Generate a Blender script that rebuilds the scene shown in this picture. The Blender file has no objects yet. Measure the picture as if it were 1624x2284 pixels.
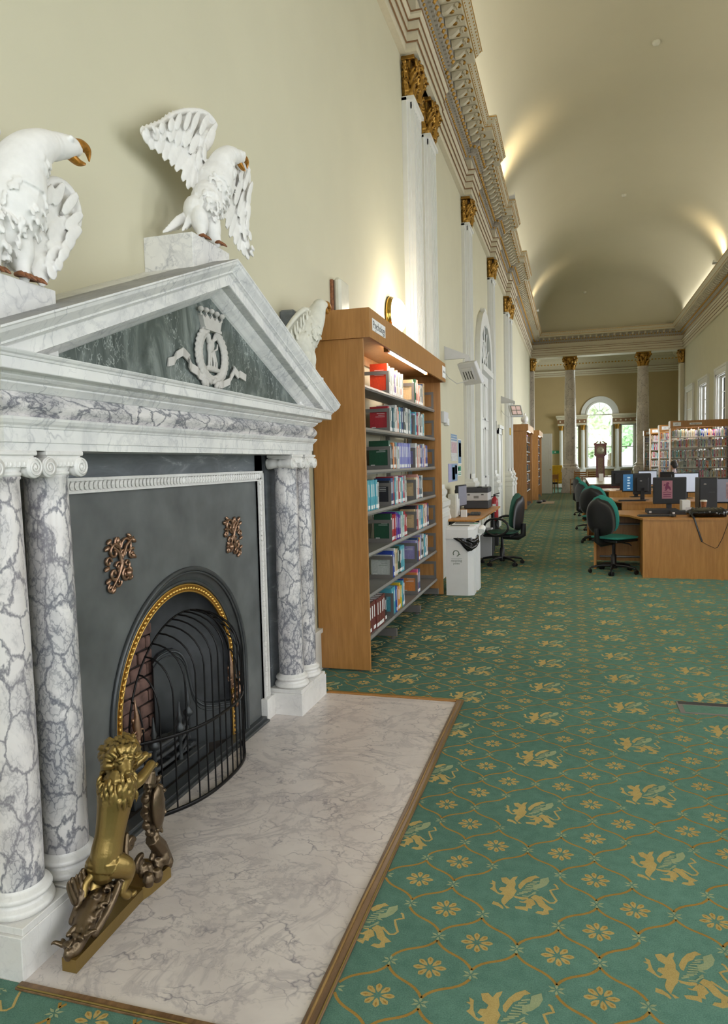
import bpy, bmesh, math, random
import numpy as np
from mathutils import Vector, Matrix, Euler
from mathutils.geometry import tessellate_polygon

PI = math.pi
random.seed(7)
SC = bpy.context.scene
COL = SC.collection

# ------------------------------------------------------------------ camera
def make_camera():
    cam = bpy.data.cameras.new('camera')
    cam.sensor_fit = 'VERTICAL'
    cam.sensor_height = 24.0
    cam.sensor_width = 24.0 * 1624 / 2284
    cam.lens = 1589.7 / 2284 * 24.0
    cam.clip_start = 0.05
    cam.clip_end = 200
    o = bpy.data.objects.new('camera', cam)
    COL.objects.link(o)
    yaw, pit, rol = math.radians(16.38), math.radians(-3.87), math.radians(-1.353)
    fwd = Vector((-math.sin(yaw) * math.cos(pit), math.cos(yaw) * math.cos(pit), math.sin(pit)))
    right = Vector((math.cos(yaw), math.sin(yaw), 0))
    up = right.cross(fwd)
    r2 = math.cos(rol) * right + math.sin(rol) * up
    u2 = -math.sin(rol) * right + math.cos(rol) * up
    m = Matrix((r2, u2, -fwd)).transposed().to_4x4()
    m.translation = Vector((0, 0, 1.5))
    o.matrix_world = m
    SC.camera = o
make_camera()

# ------------------------------------------------------------------ world, light, exposure
w = bpy.data.worlds.new('world'); SC.world = w; w.use_nodes = True
bg = w.node_tree.nodes['Background']
bg.inputs['Color'].default_value = (0.90, 0.95, 1.0, 1)
bg.inputs['Strength'].default_value = 6.0
SC.view_settings.view_transform = 'Standard'
SC.view_settings.look = 'None'
SC.view_settings.gamma = 1.0
SC.view_settings.use_curve_mapping = False
SC.view_settings.exposure = -0.20
SC.cycles.use_denoising = True
SC.cycles.max_bounces = 7
SC.cycles.diffuse_bounces = 5
SC.cycles.glossy_bounces = 3
SC.cycles.transmission_bounces = 3
SC.cycles.transparent_max_bounces = 6
SC.cycles.caustics_reflective = False
SC.cycles.caustics_refractive = False
SC.cycles.sample_clamp_indirect = 4.0

def area(name, loc, rot, sx, sy, power, color):
    l = bpy.data.lights.new(name, 'AREA'); l.shape = 'RECTANGLE'; l.size = sx; l.size_y = sy
    l.energy = power; l.color = color
    o = bpy.data.objects.new(name, l); COL.objects.link(o)
    o.location = loc; o.rotation_euler = rot
    return o
# daylight through the tall windows of the right-hand wall, one lamp outside each opening
WIN_Y = [24.8 - 3.15 * k for k in range(-1, 9)]
for wy in WIN_Y:
    area('window_daylight', (5.0, wy, 2.55), (0, math.radians(97), 0), 3.2, 1.5, 78 if wy < 7 else (105 if wy < 16 else (200 if wy < 22 else 380)), (0.94, 0.97, 1.0))
# daylight through the far window
area('far_window_daylight', (1.36, 40.3, 2.5), (math.radians(-90), 0, 0), 2.8, 3.0, 300, (0.95, 1.0, 0.97))
# area lamp at an unseen opening in the wall behind the camera
area('unseen_rear_light', (1.6, -3.9, 3.0), (math.radians(86), 0, 0), 4.6, 3.4, 78, (0.95, 0.97, 1.0))
# added lamp at an unseen side opening, brightens the far compartment
area('far_side_fill', (5.65, 36.2, 2.8), (0, math.radians(95), 0), 3.2, 1.8, 420, (0.95, 1.0, 0.97))
# uplighters standing on the cornice ledge
for (ux, uy, p, rx, rz) in ((-1.16, 15.6, 105, 20, 0.30), (-1.2, 27.5, 48, 15, 0.2), (3.86, 22.8, 85, -22, 0.3)):
    l = bpy.data.lights.new('cornice_uplight', 'SPOT'); l.energy = p; l.color = (1.0, 0.80, 0.52)
    l.spot_size = math.radians(120); l.spot_blend = 0.9; l.shadow_soft_size = 0.08
    o = bpy.data.objects.new('cornice_uplight', l); COL.objects.link(o)
    o.location = (ux, uy, 7.06)
    o.rotation_euler = (math.radians(180) , math.radians(-rx), 0)

# added fill lamps, unseen above both cornice ledges, to lighten the ceiling
for (tx, ty) in ((-1.36, 4.5), (-1.36, 12.0), (-1.36, 20.5), (4.06, 4.5), (4.06, 12.0), (4.06, 19.0), (4.06, 27.5)):
    area('ledge_fill_light', (tx, ty, 7.03), (math.radians(180), 0, 0), .12, 6.4, 40 if ty < 15 else 36, (1.0, .96, .88))

# ------------------------------------------------------------------ mesh helpers
class MB:
    def __init__(s):
        s.v = []; s.f = []; s.m = []; s.sm = []
    def add(s, vs, fs, mi=0, smooth=False):
        b = len(s.v); s.v.extend([tuple(x) for x in vs])
        for f in fs:
            s.f.append(tuple(i + b for i in f)); s.m.append(mi); s.sm.append(smooth)
        return s
    def box(s, x0, x1, y0, y1, z0, z1, mi=0):
        vs = [(x0,y0,z0),(x1,y0,z0),(x1,y1,z0),(x0,y1,z0),(x0,y0,z1),(x1,y0,z1),(x1,y1,z1),(x0,y1,z1)]
        return s.add(vs, [(0,3,2,1),(4,5,6,7),(0,1,5,4),(1,2,6,5),(2,3,7,6),(3,0,4,7)], mi)
    def bbox(s, x0, x1, y0, y1, z0, z1, b=0.004, mi=0):
        # box with chamfered edges
        b = min(b, (x1-x0)*.45, (y1-y0)*.45, (z1-z0)*.45)
        bm = bmesh.new(); bmesh.ops.create_cube(bm, size=1.0)
        for v in bm.verts:
            v.co = ((x0+x1)/2 + v.co.x*(x1-x0), (y0+y1)/2 + v.co.y*(y1-y0), (z0+z1)/2 + v.co.z*(z1-z0))
        bmesh.ops.bevel(bm, geom=bm.edges[:], offset=b, segments=1, affect='EDGES')
        bm.verts.index_update()
        s.add([v.co[:] for v in bm.verts], [tuple(v.index for v in f.verts) for f in bm.faces], mi)
        bm.free(); return s
    def prism(s, poly, a0, a1, axis='z', mi=0, smooth=False):
        # poly: 2D points; extruded along axis from a0 to a1
        def P(p, a):
            return (p[0], p[1], a) if axis == 'z' else ((a, p[0], p[1]) if axis == 'x' else (p[0], a, p[1]))
        n = len(poly)
        area2 = sum(poly[i][0]*poly[(i+1) % n][1] - poly[(i+1) % n][0]*poly[i][1] for i in range(n))
        flip = (area2 < 0) != (axis == 'y')
        vs = [P(p, a0) for p in poly] + [P(p, a1) for p in poly]
        tris = tessellate_polygon([[Vector((p[0], p[1], 0)) for p in poly]])
        fs = []
        for t in tris:
            a, b, c = t
            cr = (poly[b][0]-poly[a][0])*(poly[c][1]-poly[a][1]) - (poly[b][1]-poly[a][1])*(poly[c][0]-poly[a][0])
            if (cr < 0) != (axis == 'y'): a, c = c, a
            fs.append((a+n, b+n, c+n)); fs.append((c, b, a))
        s.add(vs, fs, mi)
        sd = []
        for i in range(n):
            j = (i+1) % n
            sd.append((i, i+n, j+n, j) if flip else (i, j, j+n, i+n))
        s.add(vs, sd, mi, smooth)
        return s
    def lathe(s, prof, c=(0,0,0), axis='z', n=24, mi=0, smooth=True, a0=0.0, a1=2*PI, sx=1.0, sy=1.0):
        full = abs(a1-a0-2*PI) < 1e-6
        k = n if full else n+1
        vs = []
        for (r, h) in prof:
            for i in range(k):
                t = a0 + (a1-a0)*i/n
                u, v2 = r*math.cos(t)*sx, r*math.sin(t)*sy
                p = (u, v2, h) if axis == 'z' else ((h, u, v2) if axis == 'x' else (v2, h, u))
                vs.append((c[0]+p[0], c[1]+p[1], c[2]+p[2]))
        fs = []
        for a in range(len(prof)-1):
            for i in range(n):
                j = (i+1) % k if full else i+1
                fs.append((a*k+i, a*k+j, (a+1)*k+j, (a+1)*k+i))
        s.add(vs, fs, mi, smooth)
        if full:
            if prof[0][0] > 1e-6: s.add(vs[:k], [tuple(range(k))[::-1]], mi)
            if prof[-1][0] > 1e-6: s.add(vs[-k:], [tuple(range(k))], mi)
        return s
    def cyl(s, c, r, h, axis='z', n=16, mi=0):
        return s.lathe([(r, 0), (r, h)], c, axis, n, mi)
    def rt(s, pts, r, n=16, sub=5, **kw):
        # tube through a smooth (Catmull-Rom) curve, for sculpted forms
        P = [Vector(p) for p in pts]; k = len(P); R = list(r) if isinstance(r, (list, tuple)) else [r]*k
        Q = []; W = []; n = max(n, 28) if max(R) > .028 else n
        for i in range(k-1):
            a, b, c, d = P[max(i-1, 0)], P[i], P[i+1], P[min(i+2, k-1)]
            ra, rb, rc, rd = R[max(i-1, 0)], R[i], R[i+1], R[min(i+2, k-1)]
            for j in range(sub):
                t = j/sub; t2, t3 = t*t, t*t*t
                f = lambda a, b, c, d: .5*((2*b)+(c-a)*t+(2*a-5*b+4*c-d)*t2+(3*b-a-3*c+d)*t3)
                Q.append(f(a, b, c, d)); W.append(max(.001, f(ra, rb, rc, rd)))
        Q.append(P[-1]); W.append(R[-1])
        s.tube(Q, W, n, **kw)
        s.ell(tuple(P[0]), R[0]*.98, n=10); s.ell(tuple(P[-1]), R[-1]*.98, n=10)
        return s
    def tube(s, pts, r, n=8, mi=0, closed=False, flat=None, nref=None):
        pts = [Vector(p) for p in pts]; k = len(pts)
        rs = r if isinstance(r, (list, tuple)) else [r]*k
        T = []
        for i in range(k):
            if closed: t = pts[(i+1) % k] - pts[i-1]
            else: t = pts[min(i+1, k-1)] - pts[max(i-1, 0)]
            T.append(t.normalized() if t.length > 1e-9 else Vector((0,0,1)))
        ref = Vector(nref) if nref else (Vector((0,0,1)) if abs(T[0].z) < .9 else Vector((1,0,0)))
        N = (ref - T[0]*ref.dot(T[0])).normalized()
        vs = []
        for i in range(k):
            N = (N - T[i]*N.dot(T[i]))
            N = N.normalized() if N.length > 1e-6 else T[i].orthogonal().normalized()
            B = T[i].cross(N)
            for j in range(n):
                a = 2*PI*j/n
                vs.append(pts[i] + (N*math.cos(a)*(flat or 1.0) + B*math.sin(a))*rs[i])
        fs = []
        for i in range(k if closed else k-1):
            for j in range(n):
                a, b = i*n+j, i*n+(j+1) % n
                c2, d = ((i+1) % k)*n+(j+1) % n, ((i+1) % k)*n+j
                fs.append((a, b, c2, d))
        s.add(vs, fs, mi, True)
        if not closed:
            s.add(vs[:n], [tuple(range(n))[::-1]], mi); s.add(vs[-n:], [tuple(range(n))], mi)
        return s
    def ell(s, c, r, rot=None, n=14, mi=0):
        if not isinstance(r, (tuple, list)): r = (r, r, r)
        R = Euler(rot).to_matrix() if rot else Matrix.Identity(3)
        vs = []; m = n//2
        for i in range(m+1):
            ph = PI*i/m
            for j in range(n):
                t = 2*PI*j/n
                p = R @ Vector((r[0]*math.sin(ph)*math.cos(t), r[1]*math.sin(ph)*math.sin(t), -r[2]*math.cos(ph)))
                vs.append((c[0]+p.x, c[1]+p.y, c[2]+p.z))
        fs = [(i*n+j, i*n+(j+1) % n, (i+1)*n+(j+1) % n, (i+1)*n+j) for i in range(m) for j in range(n)]
        return s.add(vs, fs, mi, True)
    def sweep(s, path, prof, closed=False, mi=0, left=True, mis=None):
        # path: xy points; prof: (outward offset, z); outward = left of travel
        P = [Vector(p) for p in path]; n = len(P); rows = []
        for i in range(n):
            def nrm(a, b):
                d = (b-a).normalized(); return Vector((-d.y, d.x)) if left else Vector((d.y, -d.x))
            if closed or 0 < i < n-1:
                n1 = nrm(P[i-1], P[i]); n2 = nrm(P[i], P[(i+1) % n])
                m = (n1+n2); m = m/(max(m.length_squared, 1e-6))*2
            else:
                m = nrm(P[0], P[1]) if i == 0 else nrm(P[-2], P[-1])
            rows.append([(P[i].x+m.x*p, P[i].y+m.y*p, z) for p, z in prof])
        k = len(prof); vs = [q for r in rows for q in r]
        for i in range(n if closed else n-1):
            a = i*k; b = ((i+1) % n)*k
            for j in range(k-1):
                f = (a+j, a+j+1, b+j+1, b+j) if left else (a+j, b+j, b+j+1, a+j+1)
                s.add([vs[q] for q in f], [(0,1,2,3)], mis[j] if mis else mi)
        return s
    def torus(s, c, R, r, axis='z', n=24, k=8, mi=0, a0=0, a1=2*PI):
        pts = []
        full = abs(a1-a0-2*PI) < 1e-6
        for i in range(n if full else n+1):
            t = a0+(a1-a0)*i/n; u, v2 = R*math.cos(t), R*math.sin(t)
            p = (u, v2, 0) if axis == 'z' else ((0, u, v2) if axis == 'x' else (v2, 0, u))
            pts.append((c[0]+p[0], c[1]+p[1], c[2]+p[2]))
        return s.tube(pts, r, k, mi, closed=full)
    def xf(s, M):
        s.v = [tuple(M @ Vector(p)) for p in s.v]; return s
    def join(s, o, M=None, mi=None):
        vs = o.v if M is None else [tuple(M @ Vector(p)) for p in o.v]
        b = len(s.v); s.v.extend(vs)
        for f, m, sm in zip(o.f, o.m, o.sm):
            s.f.append(tuple(i+b for i in f)); s.m.append(m if mi is None else mi); s.sm.append(sm)
        return s
    def mesh(s, name, mats, off=(0,0,0)):
        me = bpy.data.meshes.new(name)
        ox, oy, oz = off
        me.from_pydata([(x-ox, y-oy, z-oz) for x, y, z in s.v], [], s.f)
        for m in (mats if isinstance(mats, (list, tuple)) else [mats]): me.materials.append(m)
        me.polygons.foreach_set('material_index', s.m)
        me.polygons.foreach_set('use_smooth', s.sm)
        me.update(); return me

def obj(name, mb, mats, parent=None, kind=None, label=None):
    off = (0, 0, 0); p = parent
    while p is not None:
        off = tuple(a+b for a, b in zip(off, p.location)); p = p.parent
    me = mb if isinstance(mb, bpy.types.Mesh) else mb.mesh(name, mats, off)
    o = bpy.data.objects.new(name, me); COL.objects.link(o)
    if parent is not None: o.parent = parent
    if kind: o['kind'] = kind
    if label: o['label'] = label
    return o
def tag(o, label, cat, group=None, kind=None):
    o['label'] = label; o['category'] = cat
    if group: o['group'] = group
    if kind: o['kind'] = kind
    return o
def thing(name, label, cat, loc=(0,0,0), group=None):
    o = bpy.data.objects.new(name, None); COL.objects.link(o); o.location = loc
    o.empty_display_size = 0.1
    return tag(o, label, cat, group)
def struct(name, mb, mats, parent=None):
    return obj(name, mb, mats, parent, kind='structure')
def solo(name, mb, mats, label, cat, group=None, loc=None):
    # a thing that is one mesh, origin at loc
    loc = loc or (0, 0, 0)
    o = bpy.data.objects.new(name, mb.mesh(name, mats, loc)); COL.objects.link(o); o.location = loc
    return tag(o, label, cat, group)
def dup(root, loc, rz, label=None, scale=None, group=None):
    def cp(o, par):
        c = o.copy(); COL.objects.link(c)
        if par is not None: c.parent = par
        for ch in list(o.children): cp(ch, c)
        return c
    r = cp(root, None); r.location = loc; r.rotation_euler = (0, 0, rz)
    if scale: r.scale = (scale,)*3
    if label: r['label'] = label
    if group: r['group'] = group
    return r
def place(root, loc, rz=0, scale=None):
    root.location = loc; root.rotation_euler = (0, 0, rz)
    if scale: root.scale = (scale,)*3
def vox(mb, name, size, smooth=4, disp=None):
    # voxel union of rough solids into one sculpted surface
    me = mb.mesh(name+'_src', [])
    o = bpy.data.objects.new(name+'_src', me); COL.objects.link(o)
    r = o.modifiers.new('r', 'REMESH'); r.mode = 'VOXEL'; r.voxel_size = size; r.use_smooth_shade = True
    if smooth:
        sm = o.modifiers.new('s', 'SMOOTH'); sm.factor = 0.5; sm.iterations = smooth
    if disp:
        tx = bpy.data.textures.new(name, 'CLOUDS'); tx.noise_scale = disp[0]
        d = o.modifiers.new('d', 'DISPLACE'); d.texture = tx; d.strength = disp[1]; d.texture_coords = 'LOCAL'
    dg = bpy.context.evaluated_depsgraph_get(); dg.update()
    e = bpy.data.meshes.new_from_object(o.evaluated_get(dg))
    out = MB()
    nv = len(e.vertices); co = np.empty(nv*3, 'f'); e.vertices.foreach_get('co', co)
    out.v = [tuple(map(float, c)) for c in co.reshape(-1, 3)]
    out.f = [tuple(p.vertices) for p in e.polygons]; out.m = [0]*len(out.f); out.sm = [True]*len(out.f)
    bpy.data.objects.remove(o); bpy.data.meshes.remove(me); bpy.data.meshes.remove(e)
    return out
def text_mb(txt, size, depth=0.001, shear=0):
    c = bpy.data.curves.new('t', 'FONT'); c.body = txt; c.size = size; c.extrude = depth
    c.align_x = 'CENTER'; c.align_y = 'CENTER'; c.resolution_u = 2
    o = bpy.data.objects.new('t', c); COL.objects.link(o)
    dg = bpy.context.evaluated_depsgraph_get(); dg.update()
    e = bpy.data.meshes.new_from_object(o.evaluated_get(dg))
    out = MB(); out.v = [tuple(v.co) for v in e.vertices]; out.f = [tuple(p.vertices) for p in e.polygons]
    out.m = [0]*len(out.f); out.sm = [False]*len(out.f)
    bpy.data.objects.remove(o); bpy.data.curves.remove(c); bpy.data.meshes.remove(e)
    return out
def spiral(c, r0, r1, turns, axis='x', a0=0.0, n=40, d=1):
    out = []
    for i in range(n+1):
        t = i/n; r = r0*(1-t)**1.2 + r1*t; a = a0 + d*turns*2*PI*t
        u, v2 = r*math.cos(a), r*math.sin(a)
        p = (0, u, v2) if axis == 'x' else ((u, 0, v2) if axis == 'y' else (u, v2, 0))
        out.append((c[0]+p[0], c[1]+p[1], c[2]+p[2]))
    return out

# ------------------------------------------------------------------ materials
def lin(h):
    h = h.lstrip('#'); out = []
    for i in (0, 2, 4):
        c = int(h[i:i+2], 16)/255
        out.append(c/12.92 if c <= 0.04045 else ((c+0.055)/1.055)**2.4)
    return tuple(out) + (1,)
class NT:
    def __init__(s, name):
        s.mat = bpy.data.materials.new(name); s.mat.use_nodes = True
        s.t = s.mat.node_tree; s.b = s.t.nodes['Principled BSDF']
    def n(s, typ, **kw):
        nd = s.t.nodes.new(typ)
        for k, v in kw.items():
            if k.startswith('i_'):
                key = k[2:]; key = int(key) if key.isdigit() else key.replace('_', ' ')
                nd.inputs[key].default_value = v
            else: setattr(nd, k, v)
        return nd
    def l(s, a, b): s.t.links.new(a, b); return s
    def coord(s, scale=(1,1,1), kind='Object', rot=(0,0,0)):
        tc = s.n('ShaderNodeTexCoord'); mp = s.n('ShaderNodeMapping')
        mp.inputs['Scale'].default_value = scale; mp.inputs['Rotation'].default_value = rot
        s.l(tc.outputs[kind], mp.inputs['Vector']); return mp.outputs['Vector']
    def noise(s, vec, scale, detail=4, rough=.55, dist=0.0):
        nd = s.n('ShaderNodeTexNoise'); nd.inputs['Scale'].default_value = scale
        nd.inputs['Detail'].default_value = detail; nd.inputs['Roughness'].default_value = rough
        nd.inputs['Distortion'].default_value = dist
        if vec is not None: s.l(vec, nd.inputs['Vector'])
        return nd
    def ramp(s, fac, stops):
        nd = s.n('ShaderNodeValToRGB'); e = nd.color_ramp.elements
        while len(e) < len(stops): e.new(0.5)
        for el, (p, c) in zip(e, stops): el.position = p; el.color = c
        s.l(fac, nd.inputs['Fac']); return nd.outputs['Color']
    def mix(s, fac, a, b, mode='MIX'):
        nd = s.n('ShaderNodeMix'); nd.data_type = 'RGBA'; nd.blend_type = mode
        for val, i in ((fac, 0), (a, 6), (b, 7)):
            if hasattr(val, 'links') or isinstance(val, bpy.types.NodeSocket): s.l(val, nd.inputs[i])
            else: nd.inputs[i].default_value = val
        return nd.outputs[2]
    def bump(s, h, strength=.3, dist=.01):
        nd = s.n('ShaderNodeBump'); nd.inputs['Strength'].default_value = strength; nd.inputs['Distance'].default_value = dist
        s.l(h, nd.inputs['Height']); s.l(nd.outputs['Normal'], s.b.inputs['Normal'])
    def set(s, col=None, rough=None, metal=None, spec=None):
        if col is not None:
            if isinstance(col, bpy.types.NodeSocket): s.l(col, s.b.inputs['Base Color'])
            else: s.b.inputs['Base Color'].default_value = col
        if rough is not None: s.b.inputs['Roughness'].default_value = rough
        if metal is not None: s.b.inputs['Metallic'].default_value = metal
        if spec is not None: s.b.inputs['Specular IOR Level'].default_value = spec
        return s.mat
def grey(v): return (v, v, v, 1)
def plain(name, hexc, rough=.5, metal=0.0, var=.06, scale=12, bump=0.0, emit=None, spec=None):
    t = NT(name); c = lin(hexc)
    vec = t.coord()
    nz = t.noise(vec, scale, 3)
    a = tuple(x*(1-var) for x in c[:3])+(1,); b = tuple(min(1, x*(1+var)) for x in c[:3])+(1,)
    col = t.ramp(nz.outputs['Fac'], [(.3, a), (.7, b)])
    if bump: t.bump(nz.outputs['Fac'], bump, .004)
    if emit:
        t.b.inputs['Emission Color'].default_value = lin(emit[0]); t.b.inputs['Emission Strength'].default_value = emit[1]
    return t.set(col, rough, metal, spec)

def white_marble(name, base='#dfe0e2', vein='#8d9099', s=1.0, amt=1.0, warm=None, rough=.32):
    t = NT(name); vec = t.coord((s, s, s))
    w1 = t.noise(vec, 2.2, 5, .6)
    add = t.n('ShaderNodeVectorMath', operation='MULTIPLY_ADD')
    t.l(w1.outputs['Color'], add.inputs[0]); add.inputs[1].default_value = (.5, .5, .5); t.l(vec, add.inputs[2])
    mp = t.n('ShaderNodeMapping'); mp.inputs['Rotation'].default_value = (.5, .6, .4); mp.inputs['Scale'].default_value = (1, 2.4, 1)
    t.l(add.outputs[0], mp.inputs['Vector'])
    v1 = t.n('ShaderNodeTexVoronoi', feature='DISTANCE_TO_EDGE'); v1.inputs['Scale'].default_value = 4.5
    t.l(mp.outputs[0], v1.inputs['Vector'])
    line = t.ramp(v1.outputs['Distance'], [(0, grey(1)), (.012, grey(.55)), (.045, grey(0))])
    msk = t.noise(vec, 5, 3); m2 = t.ramp(msk.outputs['Fac'], [(.42, grey(0)), (.62, grey(1))])
    f = t.mix(1.0, line, m2, 'MULTIPLY')
    f = t.mix(1.0, f, grey(.75*amt), 'MULTIPLY')
    cl = t.noise(vec, 3.3, 4, .6); cloud = t.ramp(cl.outputs['Fac'], [(.35, lin(base)), (.8, lin(warm or '#cfcfd0'))])
    rn = t.noise(vec, 1.7, 8, .62, 1.6)
    rl = t.ramp(rn.outputs['Fac'], [(.470, grey(0)), (.496, grey(.55*amt)), (.504, grey(.55*amt)), (.535, grey(0))])
    rn2 = t.noise(mp.outputs[0], 2.6, 8, .6, .8)
    rl2 = t.ramp(rn2.outputs['Fac'], [(.455, grey(0)), (.462, grey(.4*amt)), (.469, grey(0))])
    cloud = t.mix(rl, cloud, t.mix(.5, lin(base), lin(vein))); cloud = t.mix(rl2, cloud, lin(vein))
    col = t.mix(f, cloud, lin(vein))
    return t.set(col, rough)
def breccia(name, base='#e0dcda', dark='#6f7079', s=1.0, zs=.6, thr=.022, rough=.28, patch='#8d8d94', order=None):
    t = NT(name); sc = order or (s, s, s*zs); vec = t.coord(sc)
    w1 = t.noise(vec, 9, 5, .65)
    add = t.n('ShaderNodeVectorMath', operation='MULTIPLY_ADD')
    t.l(w1.outputs['Color'], add.inputs[0]); add.inputs[1].default_value = (.11, .11, .11); t.l(vec, add.inputs[2])
    v1 = t.n('ShaderNodeTexVoronoi', feature='DISTANCE_TO_EDGE'); v1.inputs['Scale'].default_value = 12.5
    v2 = t.n('ShaderNodeTexVoronoi', feature='DISTANCE_TO_EDGE'); v2.inputs['Scale'].default_value = 42
    for v in (v1, v2): t.l(add.outputs[0], v.inputs['Vector'])
    e1 = t.ramp(v1.outputs['Distance'], [(0, grey(1)), (thr, grey(.75)), (thr*3.2, grey(.0))])
    e2 = t.ramp(v2.outputs['Distance'], [(0, grey(1)), (thr*2, grey(.6)), (thr*5, grey(0))])
    big = t.noise(vec, 6.5, 5, .6, .8); bm_ = t.ramp(big.outputs['Fac'], [(.40, grey(0)), (.60, grey(1))])
    fine = t.mix(1.0, e2, bm_, 'MULTIPLY')
    base_c = t.mix(bm_, lin(base), t.mix(.55, lin(base), lin(patch)))
    col = t.mix(fine, base_c, lin(dark)); col = t.mix(e1, col, lin(dark))
    hue = t.noise(vec, 2.0, 2); col = t.mix(t.ramp(hue.outputs['Fac'], [(.55, grey(0)), (.75, grey(.35))]), col, lin('#b9a7a6'))
    return t.set(col, rough)
def wood(name, c1, c2, s=(1, 1, 12), rough=.42, scale=9, spec=None):
    t = NT(name); vec = t.coord(s)
    n1 = t.noise(vec, scale, 5, .6, .4)
    n2 = t.noise(t.coord((s[0]*4, s[1]*4, s[2]*.6)), 18, 3)
    f = t.mix(.3, n1.outputs['Fac'], n2.outputs['Fac'])
    col = t.ramp(f, [(.35, lin(c1)), (.65, lin(c2))])
    return t.set(col, rough, 0, spec)

M = {}
M['wall'] = plain('wall_paint', '#c9c4ab', .75, var=.02, scale=2.0)
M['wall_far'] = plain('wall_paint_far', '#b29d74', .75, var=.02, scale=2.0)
M['ceiling'] = plain('ceiling_paint', '#c8c2aa', .8, var=.02, scale=.6)
M['trim'] = plain('white_gloss_paint', '#dcdcd8', .45, var=.02)
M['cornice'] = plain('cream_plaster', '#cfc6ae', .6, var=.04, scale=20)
M['cornice_grey'] = plain('stone_grey_plaster', '#a9a295', .7, var=.05, scale=20)  # greyer than the cornice cream, for bed moulding and dentils
M['redline'] = plain('dull_red_gilt_line', '#8a6748', .5, .2, var=.2, scale=30)
M['white'] = white_marble('white_marble', '#e9e8e5', '#8b8e96', 1.0, .8)
M['whitep'] = white_marble('plain_white_marble', '#e6e4e1', '#b5b3b3', 1.5, .5, '#d5d2ce')
M['hearth'] = white_marble('hearth_marble', '#dad1cb', '#7a737b', 1.15, 1.2, '#c2b8b4', rough=.3)
M['breccia'] = breccia('violet_breccia_marble')
M['breccia_h'] = breccia('violet_breccia_marble_laid', order=(1.0, .6, 1.2))
M['far_breccia'] = breccia('pale_breccia_marble', '#d6ccc0', '#857c75', .22, .8, thr=.006, patch='#9d938a')
M['tymp'] = None
def green_marble():
    t = NT('green_serpentine_marble'); vec = t.coord((1, 1, .45))
    n = t.noise(vec, 6, 6, .65, 1.0)
    col = t.ramp(n.outputs['Fac'], [(.30, lin('#3b4443')), (.5, lin('#59625f')), (.62, lin('#7f8784')), (.72, lin('#4d5654'))])
    v = t.n('ShaderNodeTexVoronoi', feature='DISTANCE_TO_EDGE'); v.inputs['Scale'].default_value = 16
    add = t.n('ShaderNodeVectorMath', operation='MULTIPLY_ADD'); w1 = t.noise(vec, 9, 4, .6)
    t.l(w1.outputs['Color'], add.inputs[0]); add.inputs[1].default_value = (.35, .35, .35); t.l(vec, add.inputs[2]); t.l(add.outputs[0], v.inputs['Vector'])
    e = t.ramp(v.outputs['Distance'], [(0, grey(.8)), (.04, grey(0))])
    mk = t.noise(vec, 4, 3); e = t.mix(1.0, e, t.ramp(mk.outputs['Fac'], [(.45, grey(0)), (.6, grey(1))]), 'MULTIPLY')
    return t.set(t.mix(e, col, lin('#b4bcb9')), .25)
M['tymp'] = green_marble()
def slip_marble():
    t = NT('grey_slip_marble'); vec = t.coord((1, .6, 2.0), rot=(.5, 0, 0))
    n = t.noise(vec, 7, 6, .65, 1.2)
    col = t.ramp(n.outputs['Fac'], [(.3, lin('#575c61')), (.6, lin('#70757a')), (.72, lin('#a7abb0'))])
    return t.set(col, .3)
M['slip'] = slip_marble()
M['iron'] = plain('blacked_iron', '#636666', .45, .25, var=.25, scale=5, bump=.15)
M['iron_dark'] = plain('dark_cast_iron', '#4c4f51', .38, .45, var=.2, scale=7, bump=.15)
M['soot'] = plain('sooty_iron', '#47494c', .55, .25, var=.3, scale=9, bump=.3)
M['wire'] = plain('black_wire', '#201f20', .4, .7)
M['brick'] = plain('sooty_brick', '#755a52', .9, 0, var=.45, scale=14, bump=.5)
M['mortar'] = plain('sooty_mortar', '#3a3331', .95, 0, var=.3, scale=20)
def two_tone_metal(name, bright, dark, s=30, rough=.3):
    t = NT(name); vec = t.coord(); n = t.noise(vec, s, 4, .6)
    geo = t.n('ShaderNodeNewGeometry')
    p = t.ramp(geo.outputs['Pointiness'], [(.44, grey(0)), (.52, grey(1))])  # creases go to the dark tone, raised edges to the bright one
    f = t.mix(.45, p, n.outputs['Fac'])
    col = t.ramp(f, [(.32, lin(dark)), (.6, lin(bright))])
    t.bump(n.outputs['Fac'], .45, .004)
    return t.set(col, rough, .9)
M['brass'] = two_tone_metal('two_tone_brass', '#9c8450', '#3d3218', 26, .38)
M['bronze'] = two_tone_metal('dark_bronze', '#6f5f4c', '#241e1a', 40, .36)
M['copper'] = two_tone_metal('coppery_bronze', '#a0806a', '#3a2c28', 40, .35)
M['gold'] = two_tone_metal('two_tone_gilding', '#a17a38', '#2e1d0d', 22, .42)
M['gilt'] = two_tone_metal('bright_gilding', '#d9b060', '#8a5f22', 60, .32)
M['giltdull'] = plain('dull_gilt_line', '#c79a4a', .5, .3, var=.3, scale=50)
M['brass_lamp'] = plain('polished_brass', '#d8b25c', .18, 1.0)
M['plaster'] = plain('white_painted_plaster', '#e6e4e1', .62, var=.04, scale=30, bump=.15)
M['relief'] = plain('carved_relief_plaster', '#bdbab5', .7, var=.05, scale=30)
M['eagle_far'] = plain('aged_white_plaster', '#d2d0c4', .7, var=.05, scale=30, bump=.15)
M['beak'] = plain('gilded_beak', '#b07a30', .35, .5, var=.35, scale=60)
M['claw'] = plain('brown_gilt_claw', '#8a5a3c', .45, .3, var=.35, scale=60)
M['oak'] = wood('oak_veneer', '#9a6a35', '#b27f45', (2.2, 2.2, .22), .4, 16)
M['oak_light'] = wood('pale_oak_edge', '#c99f68', '#d8b27c', (2, 2, 1), .4)
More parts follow.
